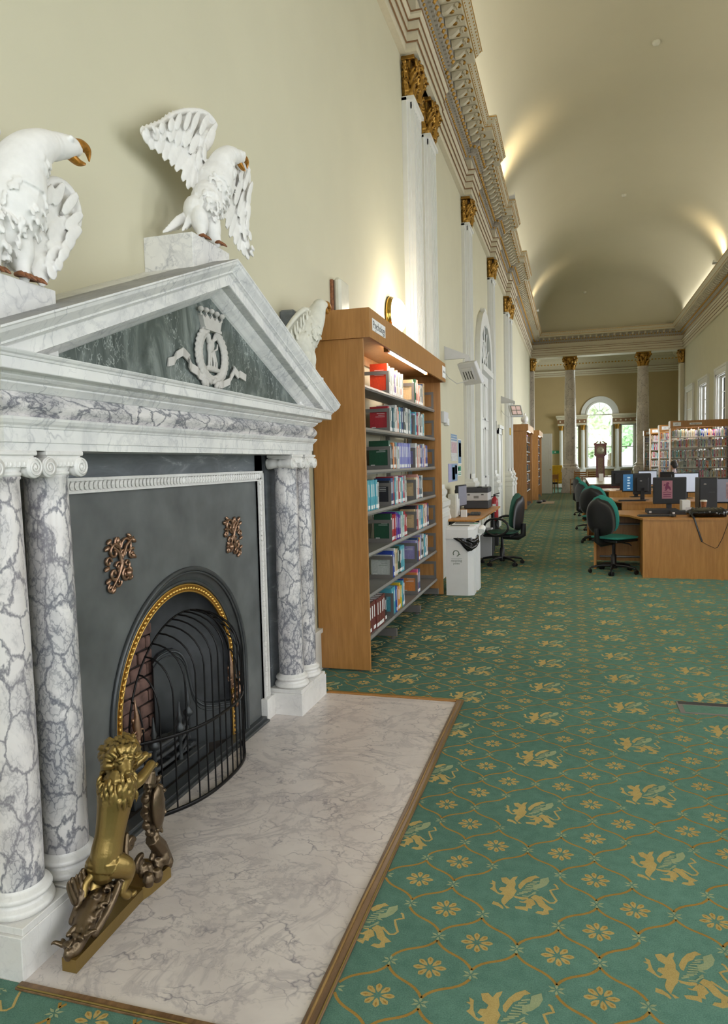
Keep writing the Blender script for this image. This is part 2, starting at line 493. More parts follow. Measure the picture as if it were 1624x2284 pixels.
M['oak_desk'] = wood('desk_oak', '#b07636', '#c98f4a', (2.2, 2.2, .25), .38, 14)
M['oak_dark'] = wood('hearth_kerb_wood', '#5c432c', '#8a6a48', (8, 1, 8), .32, 4)
M['kerb_mid'] = wood('kerb_wood_mid', '#7a5c34', '#9c7c4a', (8, 1.5, 8), .28, 4)
M['mahog'] = wood('red_mahogany', '#54201a', '#762f20', (2, 2, .4), .3)
M['steel'] = plain('grey_shelf_steel', '#8b8986', .42, .35, var=.04)
M['steel_dk'] = plain('dark_grey_steel', '#74706d', .45, .35, var=.04)
M['black'] = plain('black_plastic', '#1b1b1e', .4, var=.15)
M['blackm'] = plain('matt_black_plastic', '#26272b', .6, var=.1)
M['darkgrey'] = plain('dark_grey_plastic', '#3a3b40', .5)
M['binbag'] = plain('black_bin_liner', '#121214', .18, var=.2, scale=30, bump=.8)
M['binwhite'] = plain('white_corrugated_plastic', '#dcdcdc', .5, var=.02)
M['paper'] = plain('white_paper', '#e4e4e2', .7, var=.02)
M['pgrey'] = plain('light_grey_plastic', '#c9c9cc', .5, var=.02)
M['teal'] = plain('teal_chair_fabric', '#2f8a80', .85, var=.12, scale=90, bump=.1)
M['green'] = plain('bottle_green_fabric', '#1f4a3c', .85, var=.15, scale=90, bump=.1)
M['red'] = plain('red_enamel', '#a51f28', .35, var=.05)
M['pink'] = plain('red_logo_print', '#a06a76', .6, var=.1)
M['pinkdk'] = plain('dark_red_logo_print', '#6c2748', .6, var=.1)
M['yellow'] = plain('yellow_fabric', '#c8a020', .8, var=.1)
M['signgreen'] = plain('sign_green', '#2f8f6c', .6, var=.04)
M['ink'] = plain('black_ink', '#1e1e20', .6)
M['inkgrey'] = plain('grey_green_ink', '#5c6b5c', .6)
M['tube'] = plain('lit_tube', '#fff1e0', .5, emit=('#fff0de', 26.0))
M['globe'] = plain('lit_opal_glass', '#fff6e6', .4, emit=('#ffe9c4', 16.0))
M['opal'] = plain('unlit_opal_glass', '#d8d6c6', .25)
M['heat'] = plain('heater_elements', '#c9b0ab', .4, emit=('#ffd9d0', .25))
M['reflector'] = plain('heater_reflector', '#b9b9b6', .25, .8)
def screen(name, c, st): return plain(name, c, .3, emit=(c, st))
M['scr_blue'] = screen('blue_screen', '#2f6a9a', .45)
M['scr_mag'] = screen('magenta_screen_band', '#7a3a80', .4)
M['scr_pale'] = screen('pale_screen', '#b6bfd0', .6)
M['scr_grey'] = screen('grey_screen', '#777985', .35)
M['scr_white'] = screen('white_screen_text', '#bcd3e6', .5)
M['carpet'] = None
def carpet(name, c, c2, sc=240):
    t = NT(name); vec = t.coord()
    n = t.noise(vec, sc, 2, .7); n2 = t.noise(vec, 1.1, 4, .6); n3 = t.noise(vec, 22, 3, .6)
    f = t.mix(.35, n.outputs['Fac'], n3.outputs['Fac'])
    col = t.ramp(f, [(.36, lin(c)), (.64, lin(c2))])
    wear = t.ramp(n2.outputs['Fac'], [(.35, grey(.92)), (.7, grey(1.08))])
    col = t.mix(1.0, col, wear, 'MULTIPLY')
    t.bump(n.outputs['Fac'], .5, .002)
    return t.set(col, .95, 0, .12)
M['carpet'] = carpet('green_carpet', '#54786a', '#6f9484')
M['c_line'] = carpet('carpet_gold_line', '#967439', '#ad8b4a', 300)
M['c_gold'] = carpet('carpet_gold_motif', '#ab935a', '#c2ab70', 300)
M['c_sage'] = carpet('carpet_sage_motif', '#8d9a76', '#a5ad88', 300)
def glass():
    t = NT('window_glass'); nt = t.t; out = nt.nodes['Material Output']
    tr = t.n('ShaderNodeBsdfTransparent'); gl = t.n('ShaderNodeBsdfGlossy'); gl.inputs['Roughness'].default_value = .02
    fr = t.n('ShaderNodeFresnel'); fr.inputs['IOR'].default_value = 1.45
    mx = t.n('ShaderNodeMixShader'); t.l(fr.outputs[0], mx.inputs[0]); t.l(tr.outputs[0], mx.inputs[1]); t.l(gl.outputs[0], mx.inputs[2])
    t.l(mx.outputs[0], out.inputs['Surface']); return t.mat
M['glass'] = glass()
M['foliage'] = plain('overexposed_foliage', '#c3d8b8', .8, var=.5, scale=6)  # leaf colour paled to imitate overexposed daylight
M['foliage2'] = plain('overexposed_deep_foliage', '#a9c8a4', .8, var=.5, scale=7)  # second leaf tone, overexposure put into its colour as well
M['bark'] = plain('bark', '#5a4a3a', .9, var=.3)
M['grass'] = plain('lawn', '#b9cba6', .9, var=.2)
M['skin'] = plain('skin', '#b98a72', .6, var=.05)
M['hair'] = plain('dark_hair', '#2c2424', .6, var=.3, scale=60)
M['shirt'] = plain('pale_pink_shirt', '#cdbcc6', .8)
M['dial'] = plain('silvered_dial', '#b5b19a', .4, .4)
# ================================================================== SETTING
XL, XR, Y0, YS, YF = -1.8, 4.5, -4.2, 32.7, 39.5
XL2, XR2 = -2.05, 5.2
ZT = 7.6
# ---- carpet: plane plus woven motifs (flat print laid out as geometry on the floor's own mesh)
def build_floor():
    PX, PY = 0.1215, 0.2905; X0, Yb = 0.072, 1.988
    verts = []; faces = []; mats = []
    def emit(proto, centers, mi, z):
        # proto: (verts Nx2, tris Mx3)
        pv, pt = np.array(proto[0], 'f'), np.array(proto[1], int)
        c = np.array(centers, 'f')
        if len(c) == 0: return
        v = (c[:, None, :] + pv[None]).reshape(-1, 2)
        v = np.hstack([v, np.full((len(v), 1), z, 'f')])
        f = (np.arange(len(c))[:, None, None]*len(pv) + pt[None]).reshape(-1, 3)
        verts.append(v); faces.append(f); mats.append(np.full(len(f), mi))
    def tess(poly):
        tr = tessellate_polygon([[Vector((p[0], p[1], 0)) for p in poly]])
        out = []
        for a, b, c in tr:
            cr = (poly[b][0]-poly[a][0])*(poly[c][1]-poly[a][1]) - (poly[b][1]-poly[a][1])*(poly[c][0]-poly[a][0])
            out.append((a, b, c) if cr > 0 else (a, c, b))
        return out
    def merge(polys):
        V = []; T = []
        for p in polys:
            b = len(V); T += [(i+b, j+b, k+b) for i, j, k in tess(p)]; V += list(p)
        return V, T
    def strip(pts, wd):
        out = []; pts = [Vector(p) for p in pts]
        L = []; R = []
        for i, p in enumerate(pts):
            t = (pts[min(i+1, len(pts)-1)] - pts[max(i-1, 0)]).normalized(); n = Vector((-t.y, t.x))*wd/2
            L.append(tuple(p+n)); R.append(tuple(p-n))
        V = L + R; n = len(pts); T = []
        for i in range(n-1): T += [(i+n, i+n+1, i+1), (i+n, i+1, i)]
        return V, T
    G = {'g': [[(-83,79),(-64,87),(-50,73),(-41,93),(-25,103),(-28,87),(-33,74),(-28,49),(-31,28),(-22,13),(-32,-28),(-43,-47),(-53,-71),(-57,-83),(-68,-64),(-69,-49),(-61,-22),(-69,-21),(-82,-22),(-97,-9),(-114,4),(-106,15),(-106,29),(-120,37),(-109,40),(-113,57),(-99,49),(-98,31),(-95,12),(-86,-9),(-77,-15),(-69,-4),(-84,6),(-78,22),(-62,26),(-58,41),(-76,54)],
        [(-98,-83),(-95,-66),(-78,-70),(-63,-84),(-57,-96),(-60,-102),(-75,-90)], [(-57,-80),(-49,-81),(-36,-91),(-48,-96)],
        [(-17,31),(-20,48),(-7,80),(11,106),(36,124),(52,113),(34,102),(24,82),(8,69),(0,50),(-10,25)],
        [(26,-14),(40,6),(57,-1),(80,-43),(105,-63),(87,-73),(91,-92),(71,-102),(46,-96),(53,-84),(71,-82),(73,-68),(57,-57),(46,-33)],
        [(14,-30),(25,-20),(36,-25),(46,-49),(33,-63),(34,-78),(22,-76),(21,-94),(7,-90),(-18,-89),(-23,-77),(-6,-73),(14,-70),(15,-51),(-3,-51),(-11,-45),(4,-44)],
        [(-32,-17),(-10,-20),(18,-16),(22,-26),(0,-34),(-25,-29)]],
        's': [[(54,104),(81,123),(86,98),(77,72),(59,50),(42,40),(53,32),(34,33),(31,61),(52,74)]]}
    sc = lambda P: [[(x/1000, y/1000) for x, y in p] for p in P]
    grif = merge(sc(G['g']))
    tail = strip([(x/1000, y/1000) for x, y in [(58,0),(71,-13),(90,-30),(105,-26),(113,-11),(98,21),(90,44),(104,53),(116,59),(108,80),(101,84)]], .008)
    sage = merge(sc(G['s']))
    feath = [strip([(a/1000, b/1000), (a/1000+dx/1000, b/1000+dy/1000)], .0055) for a, b, dx, dy in
             [(-20,-8,22,10),(-14,2,30,10),(-4,12,30,9),(0,24,30,6),(4,36,30,3),(6,48,28,0),(12,58,26,6),(20,68,24,10),(28,80,24,10),(-2,-12,24,2),(20,-6,22,20),(30,8,12,14)]]
    # flower: eight petals
    pet = []
    for k in range(8):
        a = k*PI/4 + .12; L = .050 if k % 4 == 0 else .046; wd = .0095
        for seg in (0,):
            pts = [(.010, 0), (.020, wd*.7), (.036, wd), (L-.004, wd*.55), (L, 0), (L-.004, -wd*.55), (.036, -wd), (.020, -wd*.7)]
            pet.append([(x*math.cos(a)-y*math.sin(a), (x*math.sin(a)+y*math.cos(a))) for x, y in pts])
    flower = merge(pet)
    core = []
    for k in range(8):
        a = k*PI/4 + .12
        pts = [(.024, 0), (.034, .0035), (.043, 0), (.034, -.0035)]
        core.append([(x*math.cos(a)-y*math.sin(a), (x*math.sin(a)+y*math.cos(a))) for x, y in pts])
    core = merge(core)
    # small star at the lattice nodes
    st = []
    for k in range(6):
        a = k*PI/3 + PI/6
        pts = [(.003, 0), (.014, .0048), (.027, 0), (.014, -.0048)]
        st.append([(x*math.cos(a)-y*math.sin(a), (x*math.sin(a)+y*math.cos(a))*.9) for x, y in pts])
    star = merge(st)
    def edge(sx):
        pts = []; y0, y1 = -.020, -PY/2+.020
        for i in range(9):
            t = i/8; s = t*t*(3-2*t)*.75 + t*.25
            u = .5-.5*math.cos(PI*t)
            pts.append((sx*PX*(0.62*t+0.38*u), y0+(y1-y0)*(t+.055*math.sin(2*PI*t))))
        return strip(pts, .0092)
    eR, eL = edge(1), edge(-1)
    fl, nodes, gr, ndR, ndL = [], [], [], [], []
    i0, i1 = int((XL-X0)/PX)-1, int((XR-X0)/PX)+1
    j1 = int((YS-Yb)/PY)+1
    def gnode(i, y):   # is (i,y) a griffin's central node
        if (i+2) % 4: return False
        m = (i+2)//4
        k = (y - 2.4237 + .2905*(m % 2))/.581
        return abs(k-round(k)) < .05
    for i in range(i0, i1+1):
        x = X0 + i*PX; off = PY/2 if i % 2 else 0
        for j in range(-5, j1):
            yc = Yb + PY*j + off; yn = yc + PY/2
            if gnode(i, yc+PY/2) or gnode(i, yc-PY/2) or gnode(i+1, yc) or gnode(i-1, yc): pass
            else: fl.append((x, yc))
            if gnode(i, yn): gr.append((x, yn))
            else:
                nodes.append((x, yn))
                if not gnode(i+1, yn-PY/2): ndR.append((x, yn))
                if not gnode(i-1, yn-PY/2): ndL.append((x, yn))
    nearf = lambda L, y: [p for p in L if p[1] < y]
    emit(flower, fl, 2, .0006); emit(core, nearf(fl, 12), 1, .0009)
    emit(star, nodes, 3, .0006)
    emit(eR, ndR, 1, .0006); emit(eL, ndL, 1, .0006)
    emit(grif, gr, 2, .0006); emit(tail, gr, 2, .0006); emit(sage, gr, 3, .0006)
    for f in feath: emit(f, nearf(gr, 16), 3, .0010)
    V = np.concatenate(verts); cnt = np.cumsum([0]+[len(v) for v in verts])
    F = np.concatenate([f+c for f, c in zip(faces, cnt)]); Mi = np.concatenate(mats)
    # keep what lies on the carpet
    tri = V[F]; cx = tri.mean(axis=1)
    keep = (tri[:, :, 0].min(1) > XL) & (tri[:, :, 0].max(1) < XR) & (tri[:, :, 1].max(1) < YS)
    keep &= ~((cx[:, 0] < -.655) & (cx[:, 1] > 1.59) & (cx[:, 1] < 4.37))
    F, Mi = F[keep], Mi[keep]
    base = np.array([(XL2, Y0, 0), (XR2, Y0, 0), (XR2, YF, 0), (XL2, YF, 0), (XL2, Y0, -.1), (XR2, Y0, -.1), (XR2, YF, -.1), (XL2, YF, -.1)], 'f')
    V = np.concatenate([base, V]); F = F + 8
    bf = [(0,1,2),(0,2,3),(4,6,5),(4,7,6),(0,4,5),(0,5,1),(1,5,6),(1,6,2),(2,6,7),(2,7,3),(3,7,4),(3,4,0)]
    F = np.concatenate([np.array(bf), F]); Mi = np.concatenate([np.zeros(len(bf), int), Mi])
    me = bpy.data.meshes.new('floor')
    me.vertices.add(len(V)); me.vertices.foreach_set('co', V.astype('f').ravel())
    me.loops.add(len(F)*3); me.loops.foreach_set('vertex_index', F.astype('i').ravel())
    me.polygons.add(len(F)); me.polygons.foreach_set('loop_start', np.arange(len(F), dtype='i')*3)
    me.polygons.foreach_set('loop_total', np.full(len(F), 3, 'i'))
    for m in ('carpet', 'c_line', 'c_gold', 'c_sage'): me.materials.append(M[m])
    me.polygons.foreach_set('material_index', Mi.astype('i'))
    me.update(); me.validate()
    o = bpy.data.objects.new('floor', me); COL.objects.link(o); o['kind'] = 'structure'
build_floor()

# ---- walls
HY0, HY1, HZ = 2.42, 3.53, 0.95     # firebox hole
b = MB()
b.box(XL-.35, XL, Y0, HY0, 0, ZT); b.box(XL-.35, XL, HY1, YS, 0, ZT); b.box(XL-.35, XL, HY0, HY1, HZ, ZT)
b.box(XL2-.3, XL2, YS, YF, 0, ZT); b.box(XL2-.3, XL, YS-.02, YS+.35, 0, ZT)
wall_left = struct('wall_left', b, M['wall'])
b = MB(); zs0, zs1, hw = .95, 4.05, .72
edges = [Y0] + [e for y in sorted(WIN_Y) for e in (y-hw, y+hw)] + [YS+.35]
for i in range(0, len(edges), 2): b.box(XR, XR+.4, edges[i], edges[i+1], 0, ZT)
for y in WIN_Y: b.box(XR, XR+.4, y-hw, y+hw, 0, zs0); b.box(XR, XR+.4, y-hw, y+hw, zs1, ZT)
b.box(XR2, XR2+.3, YS, 35.2, 0, ZT); b.box(XR2, XR2+.3, 37.2, YF, 0, ZT); b.box(XR2, XR2+.3, 35.2, 37.2, 0, 1.1); b.box(XR2, XR2+.3, 35.2, 37.2, 4.4, ZT); b.box(XR, XR2+.3, YS-.02, YS+.35, 0, ZT)  # includes the opening cut for the added far side lamp
wall_right = struct('wall_right', b, M['wall'])
b = MB()
b.box(XL-.3, -.7, Y0-.3, Y0, 0, ZT); b.box(3.9, XR+.3, Y0-.3, Y0, 0, ZT); b.box(-.7, 3.9, Y0-.3, Y0, 0, 1.3); b.box(-.7, 3.9, Y0-.3, Y0, 4.7, ZT)
struct('wall_rear', b, M['wall'])
# far wall with the three-light window
FX = 1.362
b = MB()
def arch_poly(cx, hw_, z0, zs, n=20):
    return [(cx-hw_, z0)] + [(cx-hw_*math.cos(PI*i/n), zs+hw_*math.sin(PI*i/n)) for i in range(n+1)] + [(cx+hw_, z0)]
b.box(XL2, FX-1.69, YF, YF+.4, 0, ZT); b.box(FX+1.69, XR2, YF, YF+.4, 0, ZT); b.box(FX-1.69, FX+1.69, YF, YF+.4, 0, 1.02)
for s in (-1, 1):
    b.box(min(FX+s*.65, FX+s*1.06), max(FX+s*.65, FX+s*1.06), YF, YF+.4, 1.02, 3.22)
    b.box(min(FX+s*.65, FX+s*1.69), max(FX+s*.65, FX+s*1.69), YF, YF+.4, 3.22, 3.78)
n = 20; top = [(FX-1.69, 3.78)] + [(FX-.65*math.cos(PI*i/n), 3.78+.65*math.sin(PI*i/n)) for i in range(n+1)] + [(FX+1.69, 3.78), (FX+1.69, ZT), (FX-1.69, ZT)]
b.prism(top, YF, YF+.4, 'y')
struct('wall_far', b, M['wall_far'])

# ---- coved ceiling
def cove():
    cx0, cx1, cy0, cy1 = XL+.28, XR-.28, Y0+.1, YS-.28
    R, H, z0 = 2.35, 1.85, 6.97
    xs = np.unique(np.concatenate([np.linspace(cx0, cx1, 61)])); ys = np.unique(np.concatenate([np.linspace(cy0, cy0+3, 16), np.linspace(cy0+3, cy1-3, 40), np.linspace(cy1-3, cy1, 40)]))
    b = MB(); vs = []
    for y in ys:
        for x in xs:
            ds = sorted((x-cx0, cx1-x, y-cy0, cy1-y))
            d0, d1 = ds[0], ds[1]
            k = .9; h = max(k-abs(d0-d1), 0)/k
            d = max(0, min(d0, d1)-h*h*k*.25) if d0 > 1e-6 else 0
            t = min(1, d/R); vs.append((x, y, z0+H*math.sqrt(max(0, 1-(1-t)**2))))
    nx = len(xs)
    fs = [(j*nx+i, (j+1)*nx+i, (j+1)*nx+i+1, j*nx+i+1) for j in range(len(ys)-1) for i in range(nx-1)]
    b.add(vs, fs, 0, True)
    b.box(XL-.3, XR+.4, Y0-.3, YS+.7, 9.0, 9.1)
    b.box(XL-.3, XL+.3, Y0-.3, YS+.7, ZT-.02, 9.0); b.box(XR-.3, XR+.4, Y0-.3, YS+.7, ZT-.02, 9.0)
    b.box(XL, XR, YS-.25, YS+.7, ZT-.02, 9.0); b.box(XL, XR, Y0-.3, Y0, ZT-.02, 9.0)
    struct('ceiling', b, M['ceiling'])
cove()
b = MB(); b.box(XL2-.3, XR2+.3, YS+.3, YF+.4, 7.3, 7.4); struct('ceiling', b, M['ceiling'])

# ---- entablature with breaks over the pilasters
PIL = [(7.97, 8.52), (8.92, 9.45), (12.36, 12.92), (16.18, 16.74), (20.05, 20.6), (21.0, 21.55)]
def ent_path(run, brk, e):
    # path along left wall (y increasing), across the screen, back along the right wall
    P = [(XL+run, Y0)]
    for y0, y1 in ((7.97, 9.45), (12.36, 12.92), (16.18, 16.74), (20.05, 21.55)):
        P += [(XL+run, y0-e), (XL+brk, y0-e), (XL+brk, y1+e), (XL+run, y1+e)]
    P += [(XL+run, YS-run), (XR-run, YS-run), (XR-run, Y0)]
    return P
pa = ent_path(.07, .19, .05)
ent = struct('trim_1', MB().sweep(pa, [(-.07, 5.96), (0, 5.96), (0, 6.055), (.018, 6.06), (.018, 6.16), (.036, 6.165), (.036, 6.255), (.05, 6.27), (.075, 6.30), (.075, 6.33), (.0, 6.335)], left=False), M['cornice'])
ent['label'] = 'cream and gilt entablature running round the gallery under the cove'
b = MB()
for zz, p in ((6.058, .012), (6.163, .030), (6.262, .045), (6.333, .077)):
    b.sweep(pa, [(p-.004, zz-.009), (p+.007, zz-.009), (p+.007, zz+.004), (p-.004, zz+.004)], left=False)
obj('gilt_line', b, M['redline'], ent)
obj('frieze', MB().sweep(pa, [(0, 6.33), (0, 6.535)], left=False), M['cornice'], ent)
obj('bed_moulding', MB().sweep(pa, [(0, 6.53), (.02, 6.53), (.055, 6.575), (.055, 6.585), (.08, 6.59), (.08, 6.64), (.10, 6.645), (.15, 6.69), (.16, 6.70), (.16, 6.775)], left=False), M['cornice_grey'], ent)
obj('corona', MB().sweep(pa, [(.16, 6.772), (.385, 6.772), (.39, 6.78), (.39, 6.835), (.40, 6.84), (.43, 6.875), (.43, 6.885), (.465, 6.94), (.47, 6.95), (.47, 6.972), (-.07, 6.975)], left=False), M['cornice'], ent)
b = MB()
for zz, p in ((6.838, .397), (6.948, .470)):
    b.sweep(pa, [(p-.004, zz-.006), (p+.004, zz-.006), (p+.004, zz+.006), (p-.004, zz+.006)], left=False)
obj('gilt_edge_line', b, M['giltdull'], ent)
def along(path, off, step, left=False):
    # points spaced along an offset path with outward normal
    P = [Vector(p) for p in path]; out = []; n = len(P)
    def nrm(a, b):
        d = (b-a).normalized(); return Vector((d.y, -d.x))
    Q = []
    for i in range(n):
        if 0 < i < n-1:
            m = nrm(P[i-1], P[i])+nrm(P[i], P[i+1]); m = m/max(m.length_squared, 1e-6)*2
        else: m = nrm(P[0], P[1]) if i == 0 else nrm(P[-2], P[-1])
        Q.append(P[i]+m*off)
    for i in range(n-1):
        d = Q[i+1]-Q[i]; L = d.length
        if L < step*.8: continue
        k = max(1, int(L/step)); dn = d/L; nn = nrm(P[i], P[i+1])
        for j in range(k): out.append((Q[i]+dn*(L*(j+.5)/k), nn, dn))
    return out
def runs_near(pts, xmax=1e9): return [p for p in pts if p[0].y > 1.5]
# dentils and gilt egg rows (joined: too small to pick apart)
b = MB()
for p, nn, dn in runs_near(along(pa, .098, .085)):
    if p.x > 2: continue
    a = p-dn*.026-nn*.02; c = p+dn*.026+nn*.018
    b.box(min(a.x, c.x), max(a.x, c.x), min(a.y, c.y), max(a.y, c.y), 6.592, 6.638)
obj('dentil_row', b, M['cornice_grey'], ent, kind='stuff')
b = MB()
octa = [(1,0,0),(0,1,0),(-1,0,0),(0,-1,0),(0,0,1),(0,0,-1)]; of = [(0,1,4),(1,2,4),(2,3,4),(3,0,4),(1,0,5),(2,1,5),(3,2,5),(0,3,5)]
for zz, off, st_, r in ((6.672, .136, .115, .033), (6.555, .047, .075, .021), (6.915, .452, .075, .013), (6.855, .415, .06, .011)):
    for p, nn, dn in runs_near(along(pa, off, st_)):
        if p.x > 2 and zz > 6.7: continue
        b.add([(p.x+x*r, p.y+y*r, zz+z*r*1.25) for x, y, z in octa], of, 0, True)
obj('gilt_egg_row', b, M['giltdull'], ent, kind='stuff')
# modillions: scrolled brackets, each a part; far and right-hand ones joined
def modillion(scale=1.0):
    m = MB(); pr = []
    for i in range(13):
        t = i/12; pr.append((.01+.205*t, 6.768-.085*(1-t)**1.0-.016*math.sin(PI*2*t)))
    poly = [(0, 6.768)] + [(x, z) for x, z in pr] + [(.215, 6.768)]
    m.prism(poly, -.034, .034, 'y')
    m.cyl((.185, -.036, 6.742), .022, .072, 'y', 8)
    return m
proto_mod = modillion()
def mod_mesh(nn, off=(0, 0, 0)):
    R = Matrix(((nn.x, -nn.y, 0), (nn.y, nn.x, 0), (0, 0, 1))).to_4x4()
    return MB().join(proto_mod, R)
cache = {}
rest = MB(); ros = MB(); cnt = 0
for p, nn, dn in runs_near(along(pa, .165, .235)):
    key = (round(nn.x), round(nn.y))
    if p.x < 0 and p.y > 1.9 and cnt < 230 and p.y < 30:
        if key not in cache: cache[key] = mod_mesh(nn).mesh('modillion', M['cornice'])
        o = bpy.data.objects.new('modillion', cache[key]); COL.objects.link(o); o.parent = ent; o.location = (p.x, p.y, 0); cnt += 1
        q = p+dn*.117+nn*.10
        ros.ell((q.x, q.y, 6.765), (.036, .036, .02), n=8); q = p+nn*.205; ros.ell((q.x, q.y, 6.745), (.03, .034, .026), n=8)
    else:
        rest.join(mod_mesh(nn), Matrix.Translation((p.x, p.y, 0)))
obj('modillion_row', rest, M['cornice'], ent, kind='stuff')
obj('gilt_rosette_row', ros, M['gold'], ent, kind='stuff')
# beam closing the screen above its columns
b = MB(); b.box(XL-.2, XR+.2, YS+.0, YS+.6, 5.97, ZT)
for zz, p in ((6.06, .02), (6.16, .035), (6.26, .05)): b.box(XL2, XR2, YS+.6, YS+.6+p, zz, zz+.09)
struct('trim_2', b, M['cornice'])
# far compartment entablature
pf = [(XL2+.05, YS+.6), (XL2+.05, YF-.05), (XR2-.05, YF-.05), (XR2-.05, YS+.6)]
far_ent = struct('trim_3', MB().sweep(pf, [(-.05, 5.84), (0, 5.84), (0, 5.93), (.02, 5.94), (.02, 6.03), (.05, 6.05), (.08, 6.12), (.08, 6.15), (0, 6.16), (0, 6.42), (.05, 6.46), (.1, 6.52), (.3, 6.62), (.34, 6.78), (-.05, 6.8)], left=False), M['cornice'])
b = MB()
for zz, p in ((5.935, .012), (6.035, .03), (6.15, .08)): b.sweep(pf, [(p, zz-.012), (p+.008, zz-.012), (p+.008, zz+.004), (p, zz+.004)], left=False)
obj('gilt_line', b, M['redline'], far_ent)
b = MB()
for p, nn, dn in along(pf, .05, .16): b.ell((p.x, p.y, 6.47), (.05, .05, .04), n=6)
obj('gilt_egg_row', b, M['giltdull'], far_ent, kind='stuff')

# ---- gilded Corinthian capitals
def acanthus(mb, base, out, h, wdt, curl, side):
    # one leaf: strip rising from base, leaning out along 'out', curling over at the tip
    pts = []; rs = []
    for i in range(9):
        t = i/8
        d = curl*(t**3)*1.0; z = h*(t if t < .8 else .8+.2*math.sin((t-.8)/.2*PI)*.6)
        pts.append((base[0]+out[0]*d, base[1]+out[1]*d, base[2]+z)); rs.append(wdt*(.55+.45*math.sin(PI*min(1, t*1.05))) if t < 1 else wdt*.5)
    mb.tube(pts, rs, 6, flat=.35)
    for i in range(1, 8, 1):
        for s in (-1, 1):
            p = Vector(pts[i]); q = p+Vector((side[0]*s*rs[i]*1.05+out[0]*.012, side[1]*s*rs[i]*1.05+out[1]*.012, .018)); mb.ell(tuple((p+q)/2), (rs[i]*.45,)*3, n=6)
def pil_capital():
    # pilaster capital: face 0.55 wide (y), projecting in x from 0; z from 0 to 0.44
    m = MB(); m.box(.0, .10, -.24, .24, 0, .44)
    m.box(0, .15, -.27, .27, .40, .45); m.tube([(.12, 0, .02), (.14, 0, .3), (.2, 0, .36)], [.05, .06, .03], 8)
    random.seed(3)
    for row, (z, h, n, curl) in enumerate(((0.0, .19, 4, .07), (.12, .19, 5, .09), (.2, .17, 4, .12))):
        for i in range(n):
            y = -.20+.40*i/(n-1) if n > 1 else 0
            acanthus(m, (.10, y, z), (1, 0), h, .052, curl, (0, 1))
        for s in (-1, 1):
            acanthus(m, (.04, s*.24, z), (0, s), h, .045, curl*.8, (1, 0))
    for s in (-1, 1):
        m.tube([(.17+.03*0, s*.24+q[1]*1.0, .36+q[2]) for q in spiral((0, 0, 0), .055, .01, 1.6, 'x', 0, 26, s)], .016, 6)
        m.tube([(.14, s*.04, .22), (.16, s*.10, .33), (.19, s*.2, .40)], .02, 6)
    m.ell((.17, 0, .42), (.04, .06, .045), n=8)
    return vox(m, 'capital', .009, 0, (.03, .014))
capm = pil_capital().mesh('capital', M['gold'])
def round_capital():
    m = MB(); m.lathe([(.20, 0), (.20, .3), (.26, .5), (.30, .54)], n=16)
    for row, (z, h, n, curl, r) in enumerate(((0.0, .26, 8, .10, .20), (.16, .26, 8, .12, .20))):
        for i in range(n):
            a = 2*PI*(i+.5*row)/n; acanthus(m, (r*math.cos(a), r*math.sin(a), z), (math.cos(a), math.sin(a)), h, .06, curl, (-math.sin(a), math.cos(a)))
    for i in range(4):
        a = PI/4+i*PI/2; c = Vector((math.cos(a), math.sin(a), 0))
        m.tube([tuple(c*.2+Vector((0, 0, .3))), tuple(c*.3+Vector((0, 0, .42))), tuple(c*.40+Vector((0, 0, .50)))], [.05, .05, .04], 6)
        m.ell(tuple(c*.38+Vector((0, 0, .46))), (.07, .07, .07), n=8)
    m.box(-.3, .3, -.3, .3, .54, .59)
    return vox(m, 'round_capital', .016, 1, (.05, .014))
rcap = round_capital().mesh('capital', M['gold'])

# ---- pilasters
def pilaster(y0, y1, ped=True):
    yc = (y0+y1)/2; hw_ = (y1-y0)/2
    t = thing('pilaster', '', 'pilaster', (XL, yc, 0))
    t['kind'] = 'structure'
    b = MB()
    b.box(0, .055, -hw_, hw_, 1.2, 5.52); b.box(0, .085, -hw_+.035, hw_-.035, 1.2, 5.52)
    hf = hw_-.065; nf = 5; fw = 2*hf/(nf*1.5+.5)
    # fluted face: fillets proud, flutes recessed between them
    b.box(0, .10, -hf, hf, 1.2, 5.50)
    y = -hf
    for i in range(nf+1):
        b.box(.10, .122, y, y+fw*.5, 1.28, 5.42); y += fw*1.5
    b.box(.0, .122, -hf, hf, 5.42, 5.50); b.box(.0, .122, -hf, hf, 1.2, 1.28)
    b.box(0, .14, -hw_, hw_, 5.49, 5.53)
    b.xf(Matrix.Translation((XL, yc, 0))); obj('shaft', b, M['trim'], t)
    b = MB(); prof = [(0, 0), (.20, 0), (.20, .78), (.215, .79), (.215, .84), (.20, .85), (.20, .90), (.225, .93), (.225, .99), (.20, 1.0), (.165, 1.03), (.165, 1.05), (.185, 1.08), (.185, 1.12), (.155, 1.15), (.15, 1.2), (0, 1.2)]
    for i in range(len(prof)-1):
        (p0, z0), (p1, z1) = prof[i], prof[i+1]
        e0, e1 = hw_-.02+p0*.45-.04, hw_-.02+p1*.45-.04
        b.add([(p0, -e0, z0), (p0, e0, z0), (p1, e1, z1), (p1, -e1, z1)], [(0, 1, 2, 3)])
        for s in (-1, 1):
            q = [(0, s*e0, z0), (p0, s*e0, z0), (p1, s*e1, z1), (0, s*e1, z1)]
            b.add(q, [(0, 1, 2, 3) if s < 0 else (3, 2, 1, 0)])
    b.xf(Matrix.Translation((XL, yc, 0))); obj('pedestal', b, M['trim'], t)
    o = bpy.data.objects.new('capital', capm); COL.objects.link(o); o.parent = t; o.location = (0, 0, 5.53); o.scale = (1, (hw_*2)/.55, .97)
    return t
